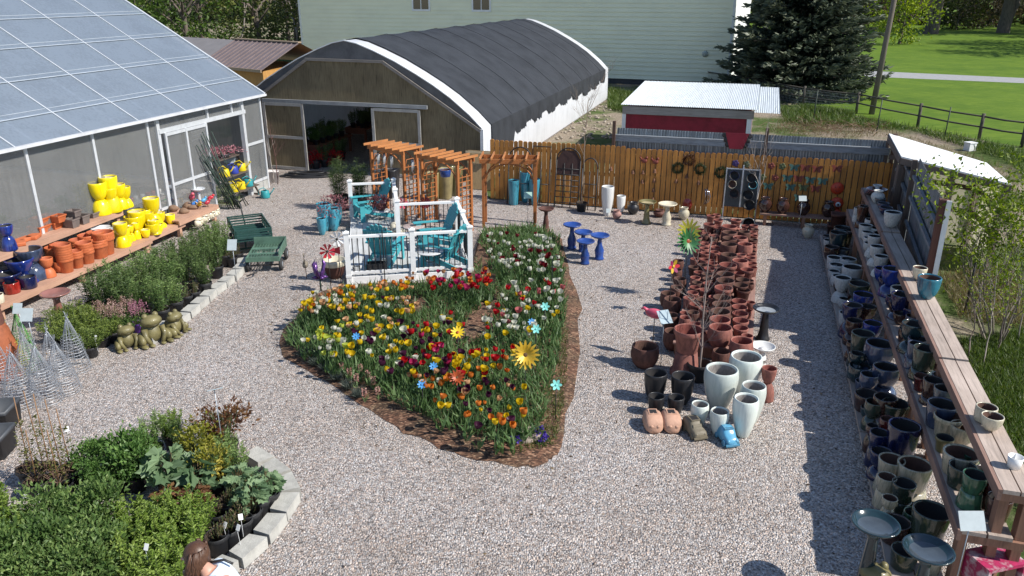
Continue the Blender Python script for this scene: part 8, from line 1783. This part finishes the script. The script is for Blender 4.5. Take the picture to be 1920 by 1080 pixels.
# red banner piece hung over the metal fence, small pots on the greenhouse ledge
t0_ = (RP(1383, 262, fp(0, .12), AV)-F0).dot(BV); q = fp(t0_, .10, 2.36); o = root('red_banner', q, 'red cloth with dark scalloped edges hung over the metal fence below the red shed', 'banner', RZ)
MB().extrude([(-.34, .02), (-.2, -.42), (.16, -.42), (.3, .02)], .012, Matrix.Rotation(pi/2, 4, 'X')).build('cloth', M_RED, o)
sc_ = MB()
for sx in (-1, 1):
    for k in range(3): sc_ = MB().ell((sx*(.34-.05*k)-.02, .012, -.05-.13*k), (.07, .012, .075), 10, 6).build('scallop', M_IRON, o)
ledge = root('inner_ledge', gl(-13.5, -.36), 'narrow ledge of small bright pots behind the greenhouse panels', 'shelf', -gz); MB().bb(-.14, .14, 0, 9.0, .86, .9).build('board', M_ALU, ledge); 
for y in (.3, 4.4, 8.6): MB().bb(-.1, .1, y-.03, y+.03, 0, .86).build('leg', M_ALU, ledge)
rr = random.Random(8); sm_ = {c: MB().lathe([(0, 0), (.045, 0), (.06, .12), (.05, .12), (0, .1)], 12).mesh('seed_pot', m) for c, m in (('red', M_PWR), ('pink', M_PWP), ('white', M_WHITE))}
for k in range(22):
    c = rr.choice(['red', 'pink', 'white']); y = .4+k*.2 if k < 14 else 4.6+k*.2; p = gl(-13.5+y, -.36+rr.uniform(-.05, .05), .902); o = inst('seed_pot', sm_[c], p, None, 'pot', 0, group='small bright pots on the inner ledge'); REG.append((o, 'small %s pot seen through the panels' % c, 'on the greenhouse ledge', None, p.y))
# stock on the benches inside the greenhouse
rr = random.Random(14)
for k, y in enumerate((-20, -16.5, -13, -9.6, -6.4)):
    for j in range(9):
        p = gl(y-1.3+.33*j, -1.25-.35*(j % 2), .762); oo = root('potted_plant', p, None, 'potted plant', rr.uniform(0, 6), 'plants on the greenhouse benches'); inst('nursery_pot', NPOT, (0, 0, 0), None, None, 0, (.11, .11, .18), parent=oo)
        kd = rr.choice(['heuchera', 'bush', 'dry', 'bronze', 'redtip']); inst('foliage', PT[kd][-1], (0, 0, .16), None, None, rr.uniform(0, 6), (.8, .8, .8), parent=oo); del_empty(oo); REG.append((oo, 'leafy plant seen dimly inside the greenhouse', 'on a bench', None, p.y))
# scattered leaf litter and weeds on the gravel
g = np.random.default_rng(91); P = []
while len(P) < 700:
    x, y = g.uniform(-9, 6), g.uniform(7, 24); d = abs(g.normal())
    if not inside(x, y, bs_) and (g.random() < .12 or min((p-Vector((x, y, 0))).length for p in bs_) < .5 or x > 3.6+.3*(y-8) or y > 21.3-.3*x): P.append((x, y, .006))
P = np.array(P); D = g.normal(size=(700, 3)); D[:, 2] = .12; tag(inst('leaf_litter', leaves_mesh('leaf_litter', P, D, g.uniform(.03, .08, 700), g.uniform(.012, .03, 700), g.random(700), [leafmat('dead_leaf', (.10, .06, .03), (.34, .26, .15))], rng=g), (0, 0, 0), None, None), 'dead leaves and bark crumbs scattered over the gravel', 'leaf litter', kind='stuff')
for i, (u, v) in enumerate(((-6.55, .35), (-6.1, .9))):
    c = Q0+BV*u+AV*v; flower_pot(c, .16, .28, 'nursery black', 60+i, 'scarlet', ((.40, .015, .02), (.60, .05, .04)), 'scarlet flowering plant at the left of the hoop house opening, %s' % ['nearer one', 'farther one'][i], 'flare', .22, 1.5, group='scarlet plants in the hoop house')
finish_labels()
